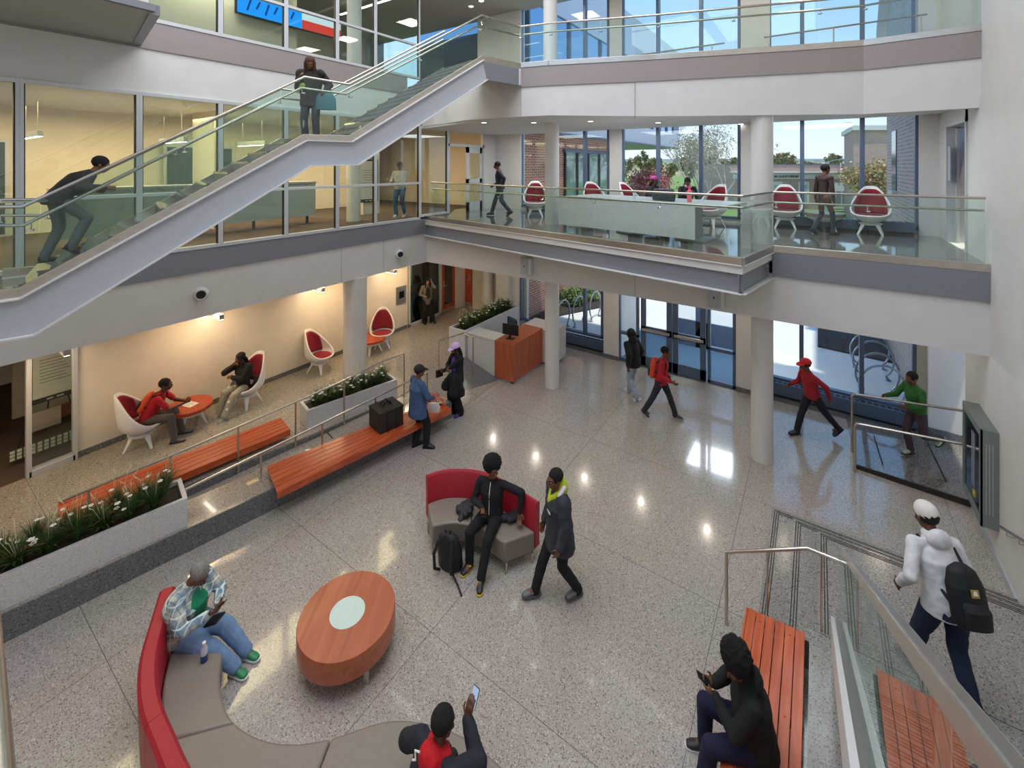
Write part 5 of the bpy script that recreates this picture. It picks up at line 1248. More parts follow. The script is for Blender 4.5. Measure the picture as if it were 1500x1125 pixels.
    for i, k in ((0, 1), (1, -1)):
        q.cap(sh[k], el[k], .045 * S, .036 * S); q.cap(el[k], wr[k], .038 * S, .026 * S); q.cap(nb - up * .03 * S, sh[k], .045 * S, .045 * S)
        q.cap(hip[k], kn[k], .08 * S, .052 * S); q.cap(kn[k], an[k], .052 * S, .036 * S); q.cap(an[k], an[k] + V(0, .1, -.05) * S, .035 * S, .028 * S)
        hd, hnm = hdir[i] if hdir[i] else ((wr[k] - el[k]), V(-k, .15, -.1)); hand_prims(q, wr[k], V(hd), V(hnm), S * 1.03, k * -1 if False else k, curl[i])
    remesh(q, 'body', SK[skin], t, vox if vox < .01 else .0105, 0, 2)
    if face:
        for k in (1, -1):
            e = MB(); hell(e, (k * .031, .082, .008), (.012, .008, .0055), 12, 8); e.build('eye', EYEW, t, smooth=True); e = MB(); hell(e, (k * .031, .0885, .007), (.0065, .004, .0055), 10, 6); e.build('iris', EYED, t, smooth=True)
        e = MB(); hell(e, (0, .0975, -.052), (.022, .006, .006), 12, 6); e.build('lips', LIP, t, smooth=True)
        e = MB()
        for k in (1, -1): e.cap(H(k * .016, .093, .026), H(k * .046, .078, .028), .0035 * S, .0025 * S, 6)
        e.each('eyebrow', HAIR, t)
    # ---- trousers
    pm = pantm or mat('cloth_' + pants, pants, .9, var=.12, scale=12); tm = topm or mat('cloth_' + top, top, .85, var=.12, scale=14, bump=.15, bscale=90)
    q = MB(); q.loft([(pel - up * .09 * S, rh * .15 * S * g, fh * .115 * S * g), (pel + V(0, 0, .0), rh * .165 * S * g, fh * .12 * S * g), (pel + up * .10 * S, rh * .142 * S * g, fh * .105 * S * g)], 20)
    for k in (1, -1):
        q.cap(hip[k], kn[k], .093 * S * g, (.068 + flare * .4) * S * (1 + (g - 1) * .6)); q.cap(kn[k], an[k] + V(0, 0, .0), (.068 + flare * .5) * S * (1 + (g - 1) * .8), (.060 + flare) * S * (1 + (g - 1) * .5)); q.cap(an[k], an[k] + V(0, 0, -.035), (.060 + flare) * S * (1 + (g - 1) * .5), (.058 + flare) * S)
    remesh(q, 'trousers', pm, t, max(vox, .011) if vox < .01 else .014, .012, 4)
    # ---- top
    q = MB(); p = puff; hz = hem
    base = pel - (V(0, 0, hz * S) if not seated else up * min(hz, .06) * S)
    q.loft([(base, rh * (.165 * g + p) * S * hem_w, fh * (.125 * g + p) * S * hem_w), (pel + up * .03 * S, rh * (.16 * g + p) * S, fh * (.122 * g + p) * S), (pel + up * .17 * S, rs * (.148 * g + p) * S, fs * (.115 * g + p) * S), (pel + up * .34 * S, rs * (.165 * g + p) * S, fs * (.122 * g + p) * S), (pel + up * .43 * S, rs * (.165 + p * .6) * S, fs * (.1 + p * .6) * S), (pel + up * .485 * S, rs * (.10 + p * .3) * S, fs * (.075 + p * .3) * S), (nb + up * .03 * S, rs * .064 * S, fs * .062 * S)], 22)
    for k in (1, -1):
        q.cap(nb - up * .045 * S, sh[k], .060 * S, (.057 + p * .7) * S)
        if sleeves > .6: q.cap(sh[k], el[k], (.056 + p * .7) * S * (1 + (g - 1) * .5), (.052 + p * .7) * S); q.cap(el[k], el[k].lerp(wr[k], .95), (.052 + p * .7) * S, (.038 + p * .5) * S)
        else: q.cap(sh[k], sh[k].lerp(el[k], sleeves * 1.5), .06 * S, .055 * S)
    if hood: q.ell(nb - fs * .075 * S + up * .02 * S, (.11 * S, .065 * S, .095 * S), None, 16, 10); q.ell(nb + up * .025 * S, (.088 * S, .088 * S, .06 * S), None, 16, 10)
    remesh(q, 'jacket' if sleeves > .6 else 'shirt', tm, t, max(vox, .010) if vox < .01 else .014, .012 + p * .18, 3)
    if inner:
        q = MB(); im = mat('cloth_' + inner, inner, .85, var=.1)
        o_ = fs * (.03 + p) * S; q.loft([(pel + up * .05 * S + o_, rs * .10 * S * g, fs * (.108 * g) * S), (pel + up * .2 * S + o_, rs * .11 * S * g, fs * (.112 * g) * S), (pel + up * .36 * S + o_, rs * .105 * S * g, fs * (.108 * g) * S), (pel + up * .46 * S + o_ * .6, rs * .065 * S, fs * .075 * S)], 18); remesh(q, 'inner_shirt', im, t, .012, .006, 2)
    # ---- shoes
    sm = mat('shoe_' + shoes, shoes, .5); so = mat('sole_' + sole, sole, .6)
    for i, k in ((0, 1), (1, -1)):
        ty = R(toes[i]); d = V(math.sin(ty), math.cos(ty), 0); w = V(d.y, -d.x, 0); lift = an[k].z - .09 * S
        if lift > .04: d = (d * math.cos(.6) - V(0, 0, math.sin(.6))); 
        n = w.cross(d) * 1.0; n = n if n.z > 0 else -n
        b = an[k] - n * .058 * S
        s_ = MB(); s_.loft([(b - d * .07 * S + n * .025 * S, w * .022 * S, n * .02 * S), (b - d * .055 * S + n * .03 * S, w * .036 * S, n * .045 * S), (b + n * .035 * S, w * .04 * S, n * .055 * S), (b + d * .07 * S + n * .015 * S, w * .044 * S, n * .04 * S), (b + d * .13 * S + n * .0, w * .047 * S, n * .03 * S), (b + d * .175 * S - n * .005 * S, w * .032 * S, n * .018 * S)], 16)
        o = remesh(s_, 'shoe', sm, t, .009, 0, 2)
        s_ = MB(); prof = [(-.08, .02), (-.06, .038), (0, .040), (.08, .047), (.13, .05), (.17, .04), (.19, .015)]
        pts = [b + d * y * S + w * x * S - n * .032 * S for y, x in prof] + [b + d * y * S - w * x * S - n * .032 * S for y, x in prof[::-1]]
        s_.slab(pts, n * .018 * S); s_.build('sole', so, o)
        if shoe_kind == 'clog':
            s_ = MB()
            for u_ in range(5): s_.ell(b + d * (.07 + .02 * (u_ % 3)) * S + w * ((u_ - 2) * .014) * S + n * .045 * S, (.005, .005, .005), None, 6, 4)
            s_.build('vent_holes', M['black'], o)
    # ---- hair and hats
    q = MB(); hmz = HGREY if hair == 'grey' else HBR if hair == 'longbrown' else HAIR
    def fuzz(c, r, amp, fr, seg=48, rg=32, cut=None):
        vs = []; 
        for i in range(rg + 1):
            tt = PI * i / rg
            for k in range(seg):
                aa = 2 * PI * k / seg; v = V(math.sin(tt) * math.cos(aa), math.sin(tt) * math.sin(aa), math.cos(tt)); n1 = noise.noise(v * fr) * amp + noise.noise(v * fr * 2.3) * amp * .6
                vs.append(H(c[0] + v.x * (r[0] + n1), c[1] + v.y * (r[1] + n1), c[2] + v.z * (r[2] + n1)))
        q.add(vs, [(i * seg + k, (i + 1) * seg + k, (i + 1) * seg + (k + 1) % seg, i * seg + (k + 1) % seg) for i in range(rg) for k in range(seg)])
    if hair == 'afro': fuzz((0, -.035, .08), (.135, .122, .122), .02, 10); fuzz((0, -.05, .0), (.105, .07, .07), .01, 9)
    elif hair == 'tall': fuzz((0, -.035, .095), (.122, .12, .15), .022, 10); fuzz((0, -.05, .01), (.1, .075, .08), .012, 9)
    elif hair in ('short', 'grey'): fuzz((0, -.022, .042), (.083, .098, .088), .005 if hair == 'short' else .008, 14, 36, 24)
    elif hair in ('long', 'longbrown'):
        fuzz((0, -.022, .04), (.087, .1, .09), .005, 10, 36, 24)
        q.loft([(H(0, -.03, .06), V(.08, 0, 0) * S, V(0, .07, 0) * S), (H(0, -.07, -.04), rs * .095 * S, fs * .055 * S), (nb - fs * .07 * S + up * .02, rs * .1 * S, fs * .05 * S), (nb - fs * .10 * S - up * .2 * S, rs * .085 * S, fs * .04 * S), (nb - fs * .10 * S - up * .3 * S, rs * .04 * S, fs * .015 * S)], 18)
        for k in (1, -1): q.cap(H(k * .078, .01, .02), nb + rs * k * .085 * S + fs * .08 * S - up * .12 * S, .026 * S, .02 * S)
    elif hair == 'bun': fuzz((0, -.022, .04), (.082, .098, .087), .003, 14, 36, 24); fuzz((0, -.11, .05), (.035, .03, .035), .004, 12, 16, 12)
    if hair: q.build('hair', hmz, t, smooth=True, sharp=180)
    hcm = None if hatc == 'top' else mat('hat_' + hatc, hatc, .8)
    if hat == 'cap':
        q = MB(); vs = []
        for i in range(11):
            tt = PI * .5 * i / 10
            for k in range(30): aa = 2 * PI * k / 30; vs.append(H(.094 * math.sin(tt) * math.cos(aa), -.02 + .11 * math.sin(tt) * math.sin(aa), .045 + .098 * math.cos(tt)))
        q.add(vs, [(i * 30 + k, (i + 1) * 30 + k, (i + 1) * 30 + (k + 1) % 30, i * 30 + (k + 1) % 30) for i in range(10) for k in range(30)] + [tuple(range(300, 330))]); q.build('cap_crown', hcm, t, smooth=True, sharp=60)
        q = MB(); top_ = []; n_ = 12
        for k in range(n_ + 1): aa = PI * k / n_; top_.append(H(.082 * math.cos(aa), .06 + .115 * math.sin(aa) ** .8, .045 - .018 * math.sin(aa)))
        q.slab(top_, (hm @ V(0, 0, .008)) * S); q.build('brim', hcm, t)
    elif hat == 'beanie':
        q = MB(); q.ell(H(0, -.022, .055), (.093 * S, .107 * S, .1 * S), hm, 24, 16); remesh(q, 'beanie', hcm, t, .009, .006, 1)
    elif hat == 'hood':
        q = MB(); q.ell(H(0, -.035, .035), (.112 * S, .118 * S, .128 * S), hm, 24, 16); q.cap(H(0, -.07, -.04), nb - fs * .04, .1 * S, .11 * S); remesh(q, 'hood', tm if hatc == 'top' else hcm, t, .011, .01, 3)
    t['_'] = 0; del t['_']
    return dict(root=t, H=H, nb=nb, pel=pel, up=up, rs=rs, fs=fs, wr=wr, el=el, S=S, sh=sh, kn=kn, an=an)
def phone(hu, pos, rot, label, size=(.075, .15), lit=False):
    r = hu['root']; w = Matrix.Translation(r.location) @ Matrix.Rotation(r.rotation_euler.z, 4, 'Z'); p = w @ V(pos)
    t = thing('phone', label, 'phone', p); t.rotation_euler = (rot[0], rot[1], rot[2] + r.rotation_euler.z)
    MB().box(-size[0] / 2, -size[1] / 2, -.005, size[0] / 2, size[1] / 2, .004).build('case', M['black'], t, bevel=.003)
    MB().box(-size[0] / 2 + .004, -size[1] / 2 + .004, .004, size[0] / 2 - .004, size[1] / 2 - .004, .0048).build('display', mat_emit('lit_display', 'b9cbe8', .7) if lit else mat('phone_glass', '20242c', .08), t); return t
def worn_pack(hu, col, col2=None, off=(0, 0), logo=False, sc=1., drop=0.):
    S = hu['S'] * sc; c = hu['nb'] - hu['up'] * (.28 + drop) * S - hu['fs'] * (.2) * S + hu['rs'] * off[0]; rs, fs, up = hu['rs'], hu['fs'], hu['up']; m = mat('pack_' + col, col, .7, bump=.15, bscale=60)
    q = MB(); q.loft([(c - up * .25 * S, rs * .13 * S, fs * .07 * S), (c - up * .2 * S, rs * .16 * S, fs * .1 * S), (c + up * .08 * S, rs * .16 * S, fs * .1 * S), (c + up * .2 * S, rs * .12 * S, fs * .07 * S), (c + up * .25 * S, rs * .05 * S, fs * .03 * S)], 20); remesh(q, 'backpack', m, hu['root'], .012, .006, 2)
    q = MB(); q.loft([(c - up * .22 * S - fs * .08 * S, rs * .11 * S, fs * .04 * S), (c - up * .08 * S - fs * .09 * S, rs * .12 * S, fs * .05 * S), (c - up * .02 * S - fs * .07 * S, rs * .1 * S, fs * .03 * S)], 16); q.build('pack_pocket', mat('pack_' + (col2 or col), col2 or col, .7), hu['root'], smooth=True)
    for k in (1, -1):
        a = hu['sh'][k] - hu['rs'] * k * .05; MB().tube([c + up * .18 * S + rs * k * .08 * S + fs * .06 * S, a + up * .07, a + fs * .08 + up * .01, a + fs * .10 - up * .12, c + rs * k * .13 * S - up * .1 * S], .016, 8).build('pack_strap', mat('pack_' + (col2 or col), col2 or col, .7), hu['root'], smooth=True)
    if logo:
        cc = c - fs * .105 * S + up * .06 * S; q = MB(); q.slab([cc - rs * .035 - up * .03, cc + rs * .035 - up * .03, cc + rs * .035 + up * .035, cc - rs * .035 + up * .035], -fs * .006); q.build('emblem', mat('emblem_gold', 'a58a4a', .6), hu['root'])
        q = MB(); q.slab([cc - rs * .02 - up * .01 - fs * .006, cc + rs * .02 - up * .01 - fs * .006, cc + rs * .012 + up * .025 - fs * .006, cc - rs * .012 + up * .025 - fs * .006], -fs * .004); q.build('emblem_mark', M['paper'], hu['root'])
def seat_person(label, px, py, z, a, zf=0., **k):
    p = P(px, py, z + zf); return human(label, (p.x, p.y, zf), a, pelvis=(0, 0, z), **k)
# 1 grey-haired sitter in plaid
h1 = seat_person('grey-haired person seated on the large sofa in plaid shirt and green tee', 268, 914, .56, 100, h=1.72, lean=12, head=(-8, 42), girth=1.42, topm=mat_plaid('plaid_flannel'), pants='7898bf', shoes='2f8a52', sole='e8ece6', hair='grey', skin='mid',
    feet_px=((343, 976, .1), (360, 952, .1)), toes=(4, 0), knees=((.35, 1, .5), (-.1, 1, .5)), hands=((.07, .40, .80), (-.05, .42, .82)), elbows=((.9, -.2, -.5), (-.9, -.2, -.5)), hdir=(((-.5, 1, .3), (-.6, 0, .6)), ((.5, 1, .3), (.6, 0, .6))), curl=(.9, .9), inner='12805a', puff=.015, hem=.1, vox=.0065, face=True)
phone(h1, (.0, .50, .87), (R(35), 0, 0), 'phone held by the grey-haired person in plaid')
r = h1['root']; q = MB(); q.loft([(V(.10, -.12, .50), V(.14, 0, 0), V(0, .12, 0)), (V(.24, -.12, .47), V(.1, 0, 0), V(0, .13, 0)), (V(.34, -.14, .465), V(.06, 0, 0), V(0, .12, 0))], 16); remesh(q, 'shirt_tail', mat_plaid('plaid_flannel2'), r, .012, .015, 2)
MB().tube([h1['nb'] - h1['rs'] * .06 + h1['fs'] * .05, h1['nb'] + h1['fs'] * .17 - h1['up'] * .12 - h1['rs'] * .02, h1['nb'] + h1['fs'] * .2 - h1['up'] * .3 + h1['rs'] * .1], .005, 6).build('necklace', strawm, r)
w_ = Matrix.Translation(r.location) @ Matrix.Rotation(r.rotation_euler.z, 4, 'Z'); p = w_ @ V(0, .40, .66); t = thing('wallet', 'black folded wallet case resting on the lap of the grey-haired sitter', 'wallet', p, r.rotation_euler.z); t.rotation_euler.x = R(25); MB().box(-.07, -.06, 0, .07, .12, .025).build('case', M['black'], t, bevel=.008)
# 2 youth in red hood at the bottom edge
p = P(622, 1215, .5)
h2 = human('youth seen from behind on the backless bench with a red hood over dark puffer', (p.x, p.y, 0), 38, h=1.76, pelvis=(0, 0, .53), lean=16, head=(6, 12), top='23262e', puff=.03, pants='1b1b1e', shoes='77797c', sole='6a6c6e', shoe_kind='clog', hair='short',
    feet=((.16, .62), (-.16, .5)), hands=((.04, .46, .98), (-.2, .3, .75)), elbows=((.9, -.4, -.6), (-.9, -.3, -.4)), hdir=(((.0, .35, 1), (-.2, 1, 0)), None), curl=(.5, .5), hood=False, vox=.007)
q = MB(); nb = h2['nb']; q.ell(nb - h2['fs'] * .06 - h2['up'] * .03, (.115, .1, .11), None, 20, 14); q.cap(nb + h2['rs'] * .07 + h2['fs'] * .02, nb - h2['rs'] * .07 + h2['fs'] * .02, .06, .06); remesh(q, 'red_hood', mat('cloth_red', 'c4141f', .85, var=.1), h2['root'], .01, .02, 2)
q = MB(); c = nb - h2['fs'] * .165 - h2['up'] * .0 - h2['rs'] * .05; q.tube([c + h2['up'] * .04, c - h2['rs'] * .05 + h2['up'] * .02, c - h2['rs'] * .03 - h2['up'] * .03, c - h2['rs'] * .06 - h2['up'] * .05], .008, 6); q.build('white_mark', M['paper'], h2['root'])
q = MB(); kn = h2['kn'][1]
for i in range(4): q.tube([kn + V(.05, .02 - .02 * i, .07 - .01 * i), kn + V(.075, .0 - .03 * i, .02), kn + V(.07, -.06 - .02 * i, .03)], .005, 5)
q.build('red_lettering', mat('cloth_redp', 'b03048', .8), h2['root'])
phone(h2, (.04, .55, 1.09), (R(62), 0, 0), 'phone with a lit screen raised by the youth in the red hood', lit=True)
# 3 young man with afro
h3 = seat_person('young man with round afro and black zip jacket seated on the red loveseat', 720, 752, .53, 196, h=1.78, lean=-4, head=(-38, 0), top='17181c', pants='131417', shoes='202022', sole='d6b92f', hair='afro', skin='mid', feet_px=((688, 822, .1), (705, 846, .1)), toes=(18, -10), knees=((.25, 1, .6), (-.05, 1, .6)),
    hands=((.07, .20, .74), (-.46, .02, .66)), elbows=((.8, -.5, -.3), (-1, -.3, .7)), hdir=(((-.4, 1, -.2), (-.3, 0, .8)), ((-.05, .35, -1), (0, 1, 0))), curl=(.8, .35), vox=.0065, face=True)
q = MB(); q.tube([h3['nb'] + h3['fs'] * .085 - h3['up'] * .0, h3['pel'] + h3['up'] * .36 + h3['fs'] * .135, h3['pel'] + h3['up'] * .2 + h3['fs'] * .13, h3['pel'] + h3['up'] * .02 + h3['fs'] * .135], .005, 6); q.build('white_zip', M['paper'], h3['root'])
phone(h3, (.02, .30, .735), (R(15), 0, R(20)), 'phone held in the lap of the young man with the afro')
for (px, py, lab, rx) in ((686, 745, 'black puffer coat sleeve part, draped on the loveseat seat left of the young man', 1), (752, 757, 'black puffer coat bunched on the loveseat seat right of the young man', 2)):
    p = P(px, py, .48); t = thing('coat', lab if rx == 2 else 'dark coat sleeve draped over the loveseat edge left of the young man', 'coat', (p.x, p.y, .455)); q = MB(); rnd = random.Random(rx)
    for i in range(7): q.cap((rnd.uniform(-.1, .1), rnd.uniform(-.13, .1), .05), (rnd.uniform(-.12, .1), rnd.uniform(-.16, .1), .06), .05, .045)
    if rx == 1: q.cap((.0, -.1, .04), (.02, -.2, -.02), .06, .05)
    remesh(q, 'cloth', mat('cloth_2b2e33', '2b2e33', .7, var=.15), t, .012, .025, 2)
# shoe accents
for k in (1, -1):
    a_ = h3['an'][k]; q = MB(); q.ell(a_ + V(0, .05, -.02), (.047, .03, .02), None, 12, 8); q.ell(a_ + V(0, -.06, -.04), (.038, .03, .03), None, 12, 8); q.each('yellow_panel', mat('shoe_yellow', 'd6b92f', .5), h3['root'], smooth=True)
# 4 walker with neon collar
p = P(820, 872, 0)
h4 = human('person walking in long charcoal coat with neon yellow hood and grey clogs', (p.x, p.y, 0), -108, h=1.78, lean=4, head=(-10, 4), top='34383f', puff=.035, hem=.24, pants='15161a', shoes='6c7073', sole='5a5e60', shoe_kind='clog', hair='short', skin='mid',
    feet=((.08, .34), (-.1, -.22, .13)), toes=(8, -5), hands=((.25, .12, .88), (-.25, .12, .88)), vox=.0075, face=True, hem_w=1.12)
q = MB(); nb = h4['nb']; q.ell(nb - h4['fs'] * .07 + h4['up'] * .03, (.115, .085, .09), None, 20, 12); q.cap(nb + h4['rs'] * .08 + h4['fs'] * .03, nb + h4['fs'] * .12 - h4['up'] * .1, .045, .04); q.cap(nb - h4['rs'] * .08 + h4['fs'] * .03, nb + h4['fs'] * .12 - h4['up'] * .1, .045, .04); remesh(q, 'neon_hood', mat('cloth_neon', 'b7c421', .8, var=.15), h4['root'], .01, .02, 2)
q = MB(); q.cap(nb - h4['rs'] * .1 + h4['up'] * .08 - h4['fs'] * .06, nb - h4['rs'] * .12 + h4['up'] * .01 + h4['fs'] * .02, .03, .03); q.build('pale_panel', mat('cloth_pale', 'dcd3d6', .8), h4['root'], smooth=True)
q = MB(); c = h4['pel'] + h4['up'] * .30 + h4['fs'] * .17 + h4['rs'] * -.06; q.cap(c - V(.04, 0, 0), c + V(.04, 0, .01), .012, .01, 6); q.build('chest_mark', mat('grey_mark', 'a9adb2', .6), h4['root'])
# 5 youth on right bench
p = P(1118, 1092, .5)
h5 = human('youth with tall curly hair in a black hoodie and navy trousers on the right bench', (p.x - .05, p.y, 0), -76, h=1.78, pelvis=(0, 0, .54), lean=10, head=(-18, 28), top='131617', pants='171a3a', shoes='2a2b30', sole='d8d8d8', hair='tall', skin='mid', hood=True, girth=1.15, puff=.012,
    feet=((.22, .42), (-.12, .5)), hands=((.08, .36, .86), (-.03, .37, .86)), elbows=((.8, -.5, -.5), (-.8, -.5, -.5)), hdir=(((-.2, 1, .3), (-.6, 0, .6)), ((.3, 1, .3), (.6, 0, .6))), curl=(.8, .8), vox=.0065, knees=((.25, 1, .5), (-.2, 1, .5)))
phone(h5, (.03, .46, .93), (R(35), 0, R(10)), 'dark phone held by the youth on the right bench')
# 6 walker with backpack on the landing
p = P(1385, 1022, .5)
h6 = human('person walking away on the right landing in a white hoodie, pale beanie and black backpack', (p.x, p.y, .5), 4, h=1.86, lean=16, head=(-4, 18), top='d3d2d4', pants='1d2740', shoes='2a2d38', sole='3a3d44', hair='short', hat='beanie', hatc='d9d5cd', hood=True, girth=1.08, puff=.0,
    feet=((.1, -.2, .11), (-.12, .28)), hands=((.27, .14, .93), (-.32, .16, 1.0)), elbows=((.35, -1, 0), (-.5, -1, 0)), vox=.0075)
worn_pack(h6, '121316', None, (.06, 0), True, .98, .08)
# 7 man in blue blazer
p = P(612, 655, 0)
h7 = human('man in a blue blazer and black baseball cap standing at the front bench', (p.x, p.y, 0), 48, h=1.74, head=(12, 8), top='3f587f', hem=.25, pants='14161c', shoes='2a2d33', sole='23252a', hair='short', hat='cap', hatc='181b20', skin='mid', girth=1.22, hem_w=1.08, feet=((.14, .12), (-.07, -.02)), toes=(45, -5),
    hands=((.17, .26, 1.0), (-.18, .26, 1.0)), elbows=((.9, -.6, -.4), (-.9, -.6, -.4)), vox=.009)
# 8 woman with lilac cap
p = P(670, 606, 0)
h8 = human('woman in a lilac cap, black blazer and purple top with long black hair', (p.x, p.y, 0), -128, h=1.72, head=(8, 14), top='17171b', hem=.15, inner='5a2d94', pants='121215', flare=.035, shoes='453a8a', sole='453a8a', hair='long', hat='cap', hatc='cdb0e2', skin='mid', feet=((.08, .06), (-.09, -.02)), toes=(20, -10),
    hands=((.05, .24, 1.12), (.14, .3, 1.05)), elbows=((1, -.4, -.4), (-1, -.4, -.4)), curl=(.9, .9), vox=.009, face=True)
r = h8['root']; q = MB(); q.cap((-.12, .14, .98), (-.16, .2, .62), .09, .12); q.cap((-.02, .2, .95), (.1, .26, .7), .08, .11); q.cap((-.2, .1, .98), (-.24, .05, .6), .07, .1); remesh(q, 'draped_coat', mat('cloth_15161b', '15161b', .85, var=.1), r, .014, .03, 3)
w_ = Matrix.Translation(r.location) @ Matrix.Rotation(r.rotation_euler.z, 4, 'Z'); t = thing('clutch_bag', 'small black clutch bag held by the lilac capped woman', 'bag', w_ @ V(.2, .36, .93), r.rotation_euler.z); MB().box(-.02, -.08, -.02, .03, .1, .15).build('body', M['black'], t, bevel=.01)
# 9 man in red tee in egg chair
q0 = Vector((ec1.x, ec1.y, 0)); dr = V(-math.sin(FD(66)), math.cos(FD(66)), 0)
h9 = human('man in a red t-shirt leaning forward in the left egg chair, wearing a small backpack', (ec1.x + dr.x * .08, ec1.y + dr.y * .08, ZP), 66, h=1.76, pelvis=(0, 0, .52), lean=30, head=(5, 2), top='b3162a', sleeves=.5, pants='5a5450', shoes='6a6560', sole='3a3836', hair='short', feet=((.2, .50), (-.12, .56)),
    hands=((.06, .62, .70), (-.04, .64, .70)), elbows=((.7, -.3, -.8), (-.7, -.3, -.8)), hdir=(((-.4, 1, .2), (-.6, 0, .4)), ((.4, 1, .2), (.6, 0, .4))), curl=(.9, .9), vox=.009, face=True)
worn_pack(h9, 'd8542c', '18181a', (0, 0), False, .8)
# 10 woman in black puffer
dr = V(-math.sin(FD(-163)), math.cos(FD(-163)), 0)
h10 = human('woman in black puffer jacket and flower print trousers seated in an egg chair', (ec2.x + dr.x * .06, ec2.y + dr.y * .06, ZP), -163, h=1.66, pelvis=(0, 0, .52), lean=6, head=(26, 16), top='18191a', puff=.03, pantm=mat_spots('flower_print', 'a39d8a', 'ece8dc', 7.5, .2), shoes='8d9084', sole='d6d6cc', hair='long', flare=.02,
    feet=((.14, .52), (-.1, .60)), hands=((.12, .2, .98), (.1, .24, .74)), elbows=((.9, -.2, -.7), (-.9, -.3, -.3)), curl=(.7, .7), vox=.009, skin='mid', face=True)
p = ec2 + V(.22, .02, .52); t = thing('tote_bag', 'black tote bag with white lettering leaning on the woman in the second egg chair', 'bag', p, R(15)); MB().box(-.13, -.04, -.08, .13, .04, .2).build('body', M['black'], t, bevel=.015)
MB().tube([(-.07, 0, .2), (-.05, 0, .32), (.05, 0, .32), (.07, 0, .2)], .008).build('handle', M['black'], t); q = MB(); [q.box(-.07, -.043, .1 - i * .035, .07 - i * .02, -.04, .118 - i * .035) for i in range(3)]; q.build('lettering', M['paper'], t)
# 11 woman on the phone at the back
p = P(626, 473, ZP)
h11 = human('woman talking on a phone by the back storefront in a tweed jacket', (p.x, p.y, ZP), 158, h=1.62, head=(10, 10), roll=-8, top='8b8378', topm=mat('tweed', '6f675c', .9, var=.35, scale=90), hem=.2, inner='18181a', pants='111113', flare=.045, shoes='151517', sole='151517', hair='long', skin='light', feet=((.1, .0), (-.16, .05)), toes=(5, -40),
    hands=((.12, .26, 1.0), (-.12, .12, 1.46)), elbows=((.8, -.5, -.3), (-.45, .3, -1)), hdir=(((-.3, 1, .2), (0, .2, 1)), ((.1, -.05, 1), (1, -.2, 0))), curl=(.4, .9), vox=.009, face=True)
phone(h11, (-.085, .10, 1.52), (R(80), R(20), R(60)), 'phone at the ear of the woman by the back storefront')
# 12, 13 walkers by the doors
p = P(928, 582, 0)
human('walker in a black hooded jacket and pale trousers beside the entrance doors', (p.x, p.y, 0), -35, h=1.74, lean=8, top='16171c', puff=.03, hem=.12, pants='9aa3b0', shoes='d9dce0', sole='e8e8e8', hair=None, hat='hood', hatc='top', feet=((.12, .22), (-.1, -.2, .14)), hands=((.3, .1, .9), (-.33, -.12, .92)), flare=.02, vox=.011)
p = P(968, 612, 0)
h13 = human('walker in a red jacket carrying an orange backpack in front of the entrance doors', (p.x, p.y, 0), 118, h=1.72, lean=8, head=(0, 5), top='b01826', hem=.1, pants='2a2a30', shoes='4a4448', sole='b8a0a4', hair='short', skin='mid', feet=((.1, -.36, .13), (-.1, .32)), hands=((.24, .28, 1.0), (-.3, .1, .9)), vox=.011)
worn_pack(h13, 'd2492c', '2a2c34', (0, 0), False, .95)
# 14, 15 walkers at right window
p = P(1190, 640, 0)
human('walker in a red hoodie and red cap striding left along the right hand windows', (p.x, p.y, 0), -92, h=1.74, lean=12, head=(0, 8), top='a3202a', hem=.06, pants='1d222b', shoes='37393a', sole='2a2a2a', hair='short', hat='cap', hatc='c0202a', skin='mid', feet=((.08, .30), (-.08, -.52, .22)), toes=(0, 0), hands=((.22, .34, 1.05), (-.24, -.2, .95)), elbows=((.5, -1, -.4), (-.5, -1, .1)), vox=.011)
p = P(1343, 668, .1)
human('walker in a green top and brown trousers with pale shoes on the entry pad', (p.x, p.y, .1), -92, h=1.72, lean=8, head=(0, 5), top='2f6a2c', hem=.03, pants='4c3a40', shoes='a8b294', sole='22241f', hair='short', skin='mid', feet=((.08, .05), (-.08, -.42, .4)), hands=((.2, .46, 1.12), (-.22, .38, 1.1)), elbows=((.4, -1, -.6), (-.4, -1, -.6)), knees=((.1, 1, .2), (-.1, 1, .6)), vox=.011)
# 16 stair landing, 17 lower flight
mid = cap_top[2].lerp(cap_top[3], .55) + nrm * .95; zl = cap_top[2].z - .12
human('person in dark clothes standing on the stair landing with a teal bag and lime scarf', (mid.x, mid.y, zl), 172, h=1.62, lean=10, head=(-15, 35), top='2b2622', hem=.2, puff=.03, pants='2c2e33', shoes='202024', sole='202024', hair='longbrown', skin='mid', feet=((.1, .0), (-.1, .05)), hands=((.12, .25, 1.15), (-.26, .1, .95)), vox=.011)
t = thing('shoulder_bag', 'teal shoulder bag hanging beside the person on the stair landing', 'bag', (mid.x + .28, mid.y + .1, zl + .62), FD(170)); MB().loft([((0, 0, 0), (.18, 0, 0), (0, .07, 0)), ((0, 0, .2), (.17, 0, 0), (0, .07, 0)), ((0, 0, .3), (.11, 0, 0), (0, .04, 0))], 18).build('body', mat('teal_canvas', '3f6f78', .7), t, smooth=True, sharp=60); MB().tube([(-.1, 0, .28), (.02, 0, .62), (.1, 0, .28)], .012).build('strap', M['black'], t)
t = thing('lime_scarf', 'lime green scarf end held by the person on the stair landing', 'scarf', (mid.x - .05, mid.y - .2, zl + 1.02)); q = MB(); q.cap((-.07, 0, 0), (.09, .0, .02), .045, .05); q.cap((.02, 0, 0), (.0, -.03, -.1), .035, .02); q.build('cloth', mat('cloth_lime', 'a9b83a', .8), t, smooth=True)
p = onplane(82, 384, (SA[0] + nrm.x * 1.1, SA[1] + nrm.y * 1.1), (SBp[0] + nrm.x * 1.1, SBp[1] + nrm.y * 1.1)); zt = p.z
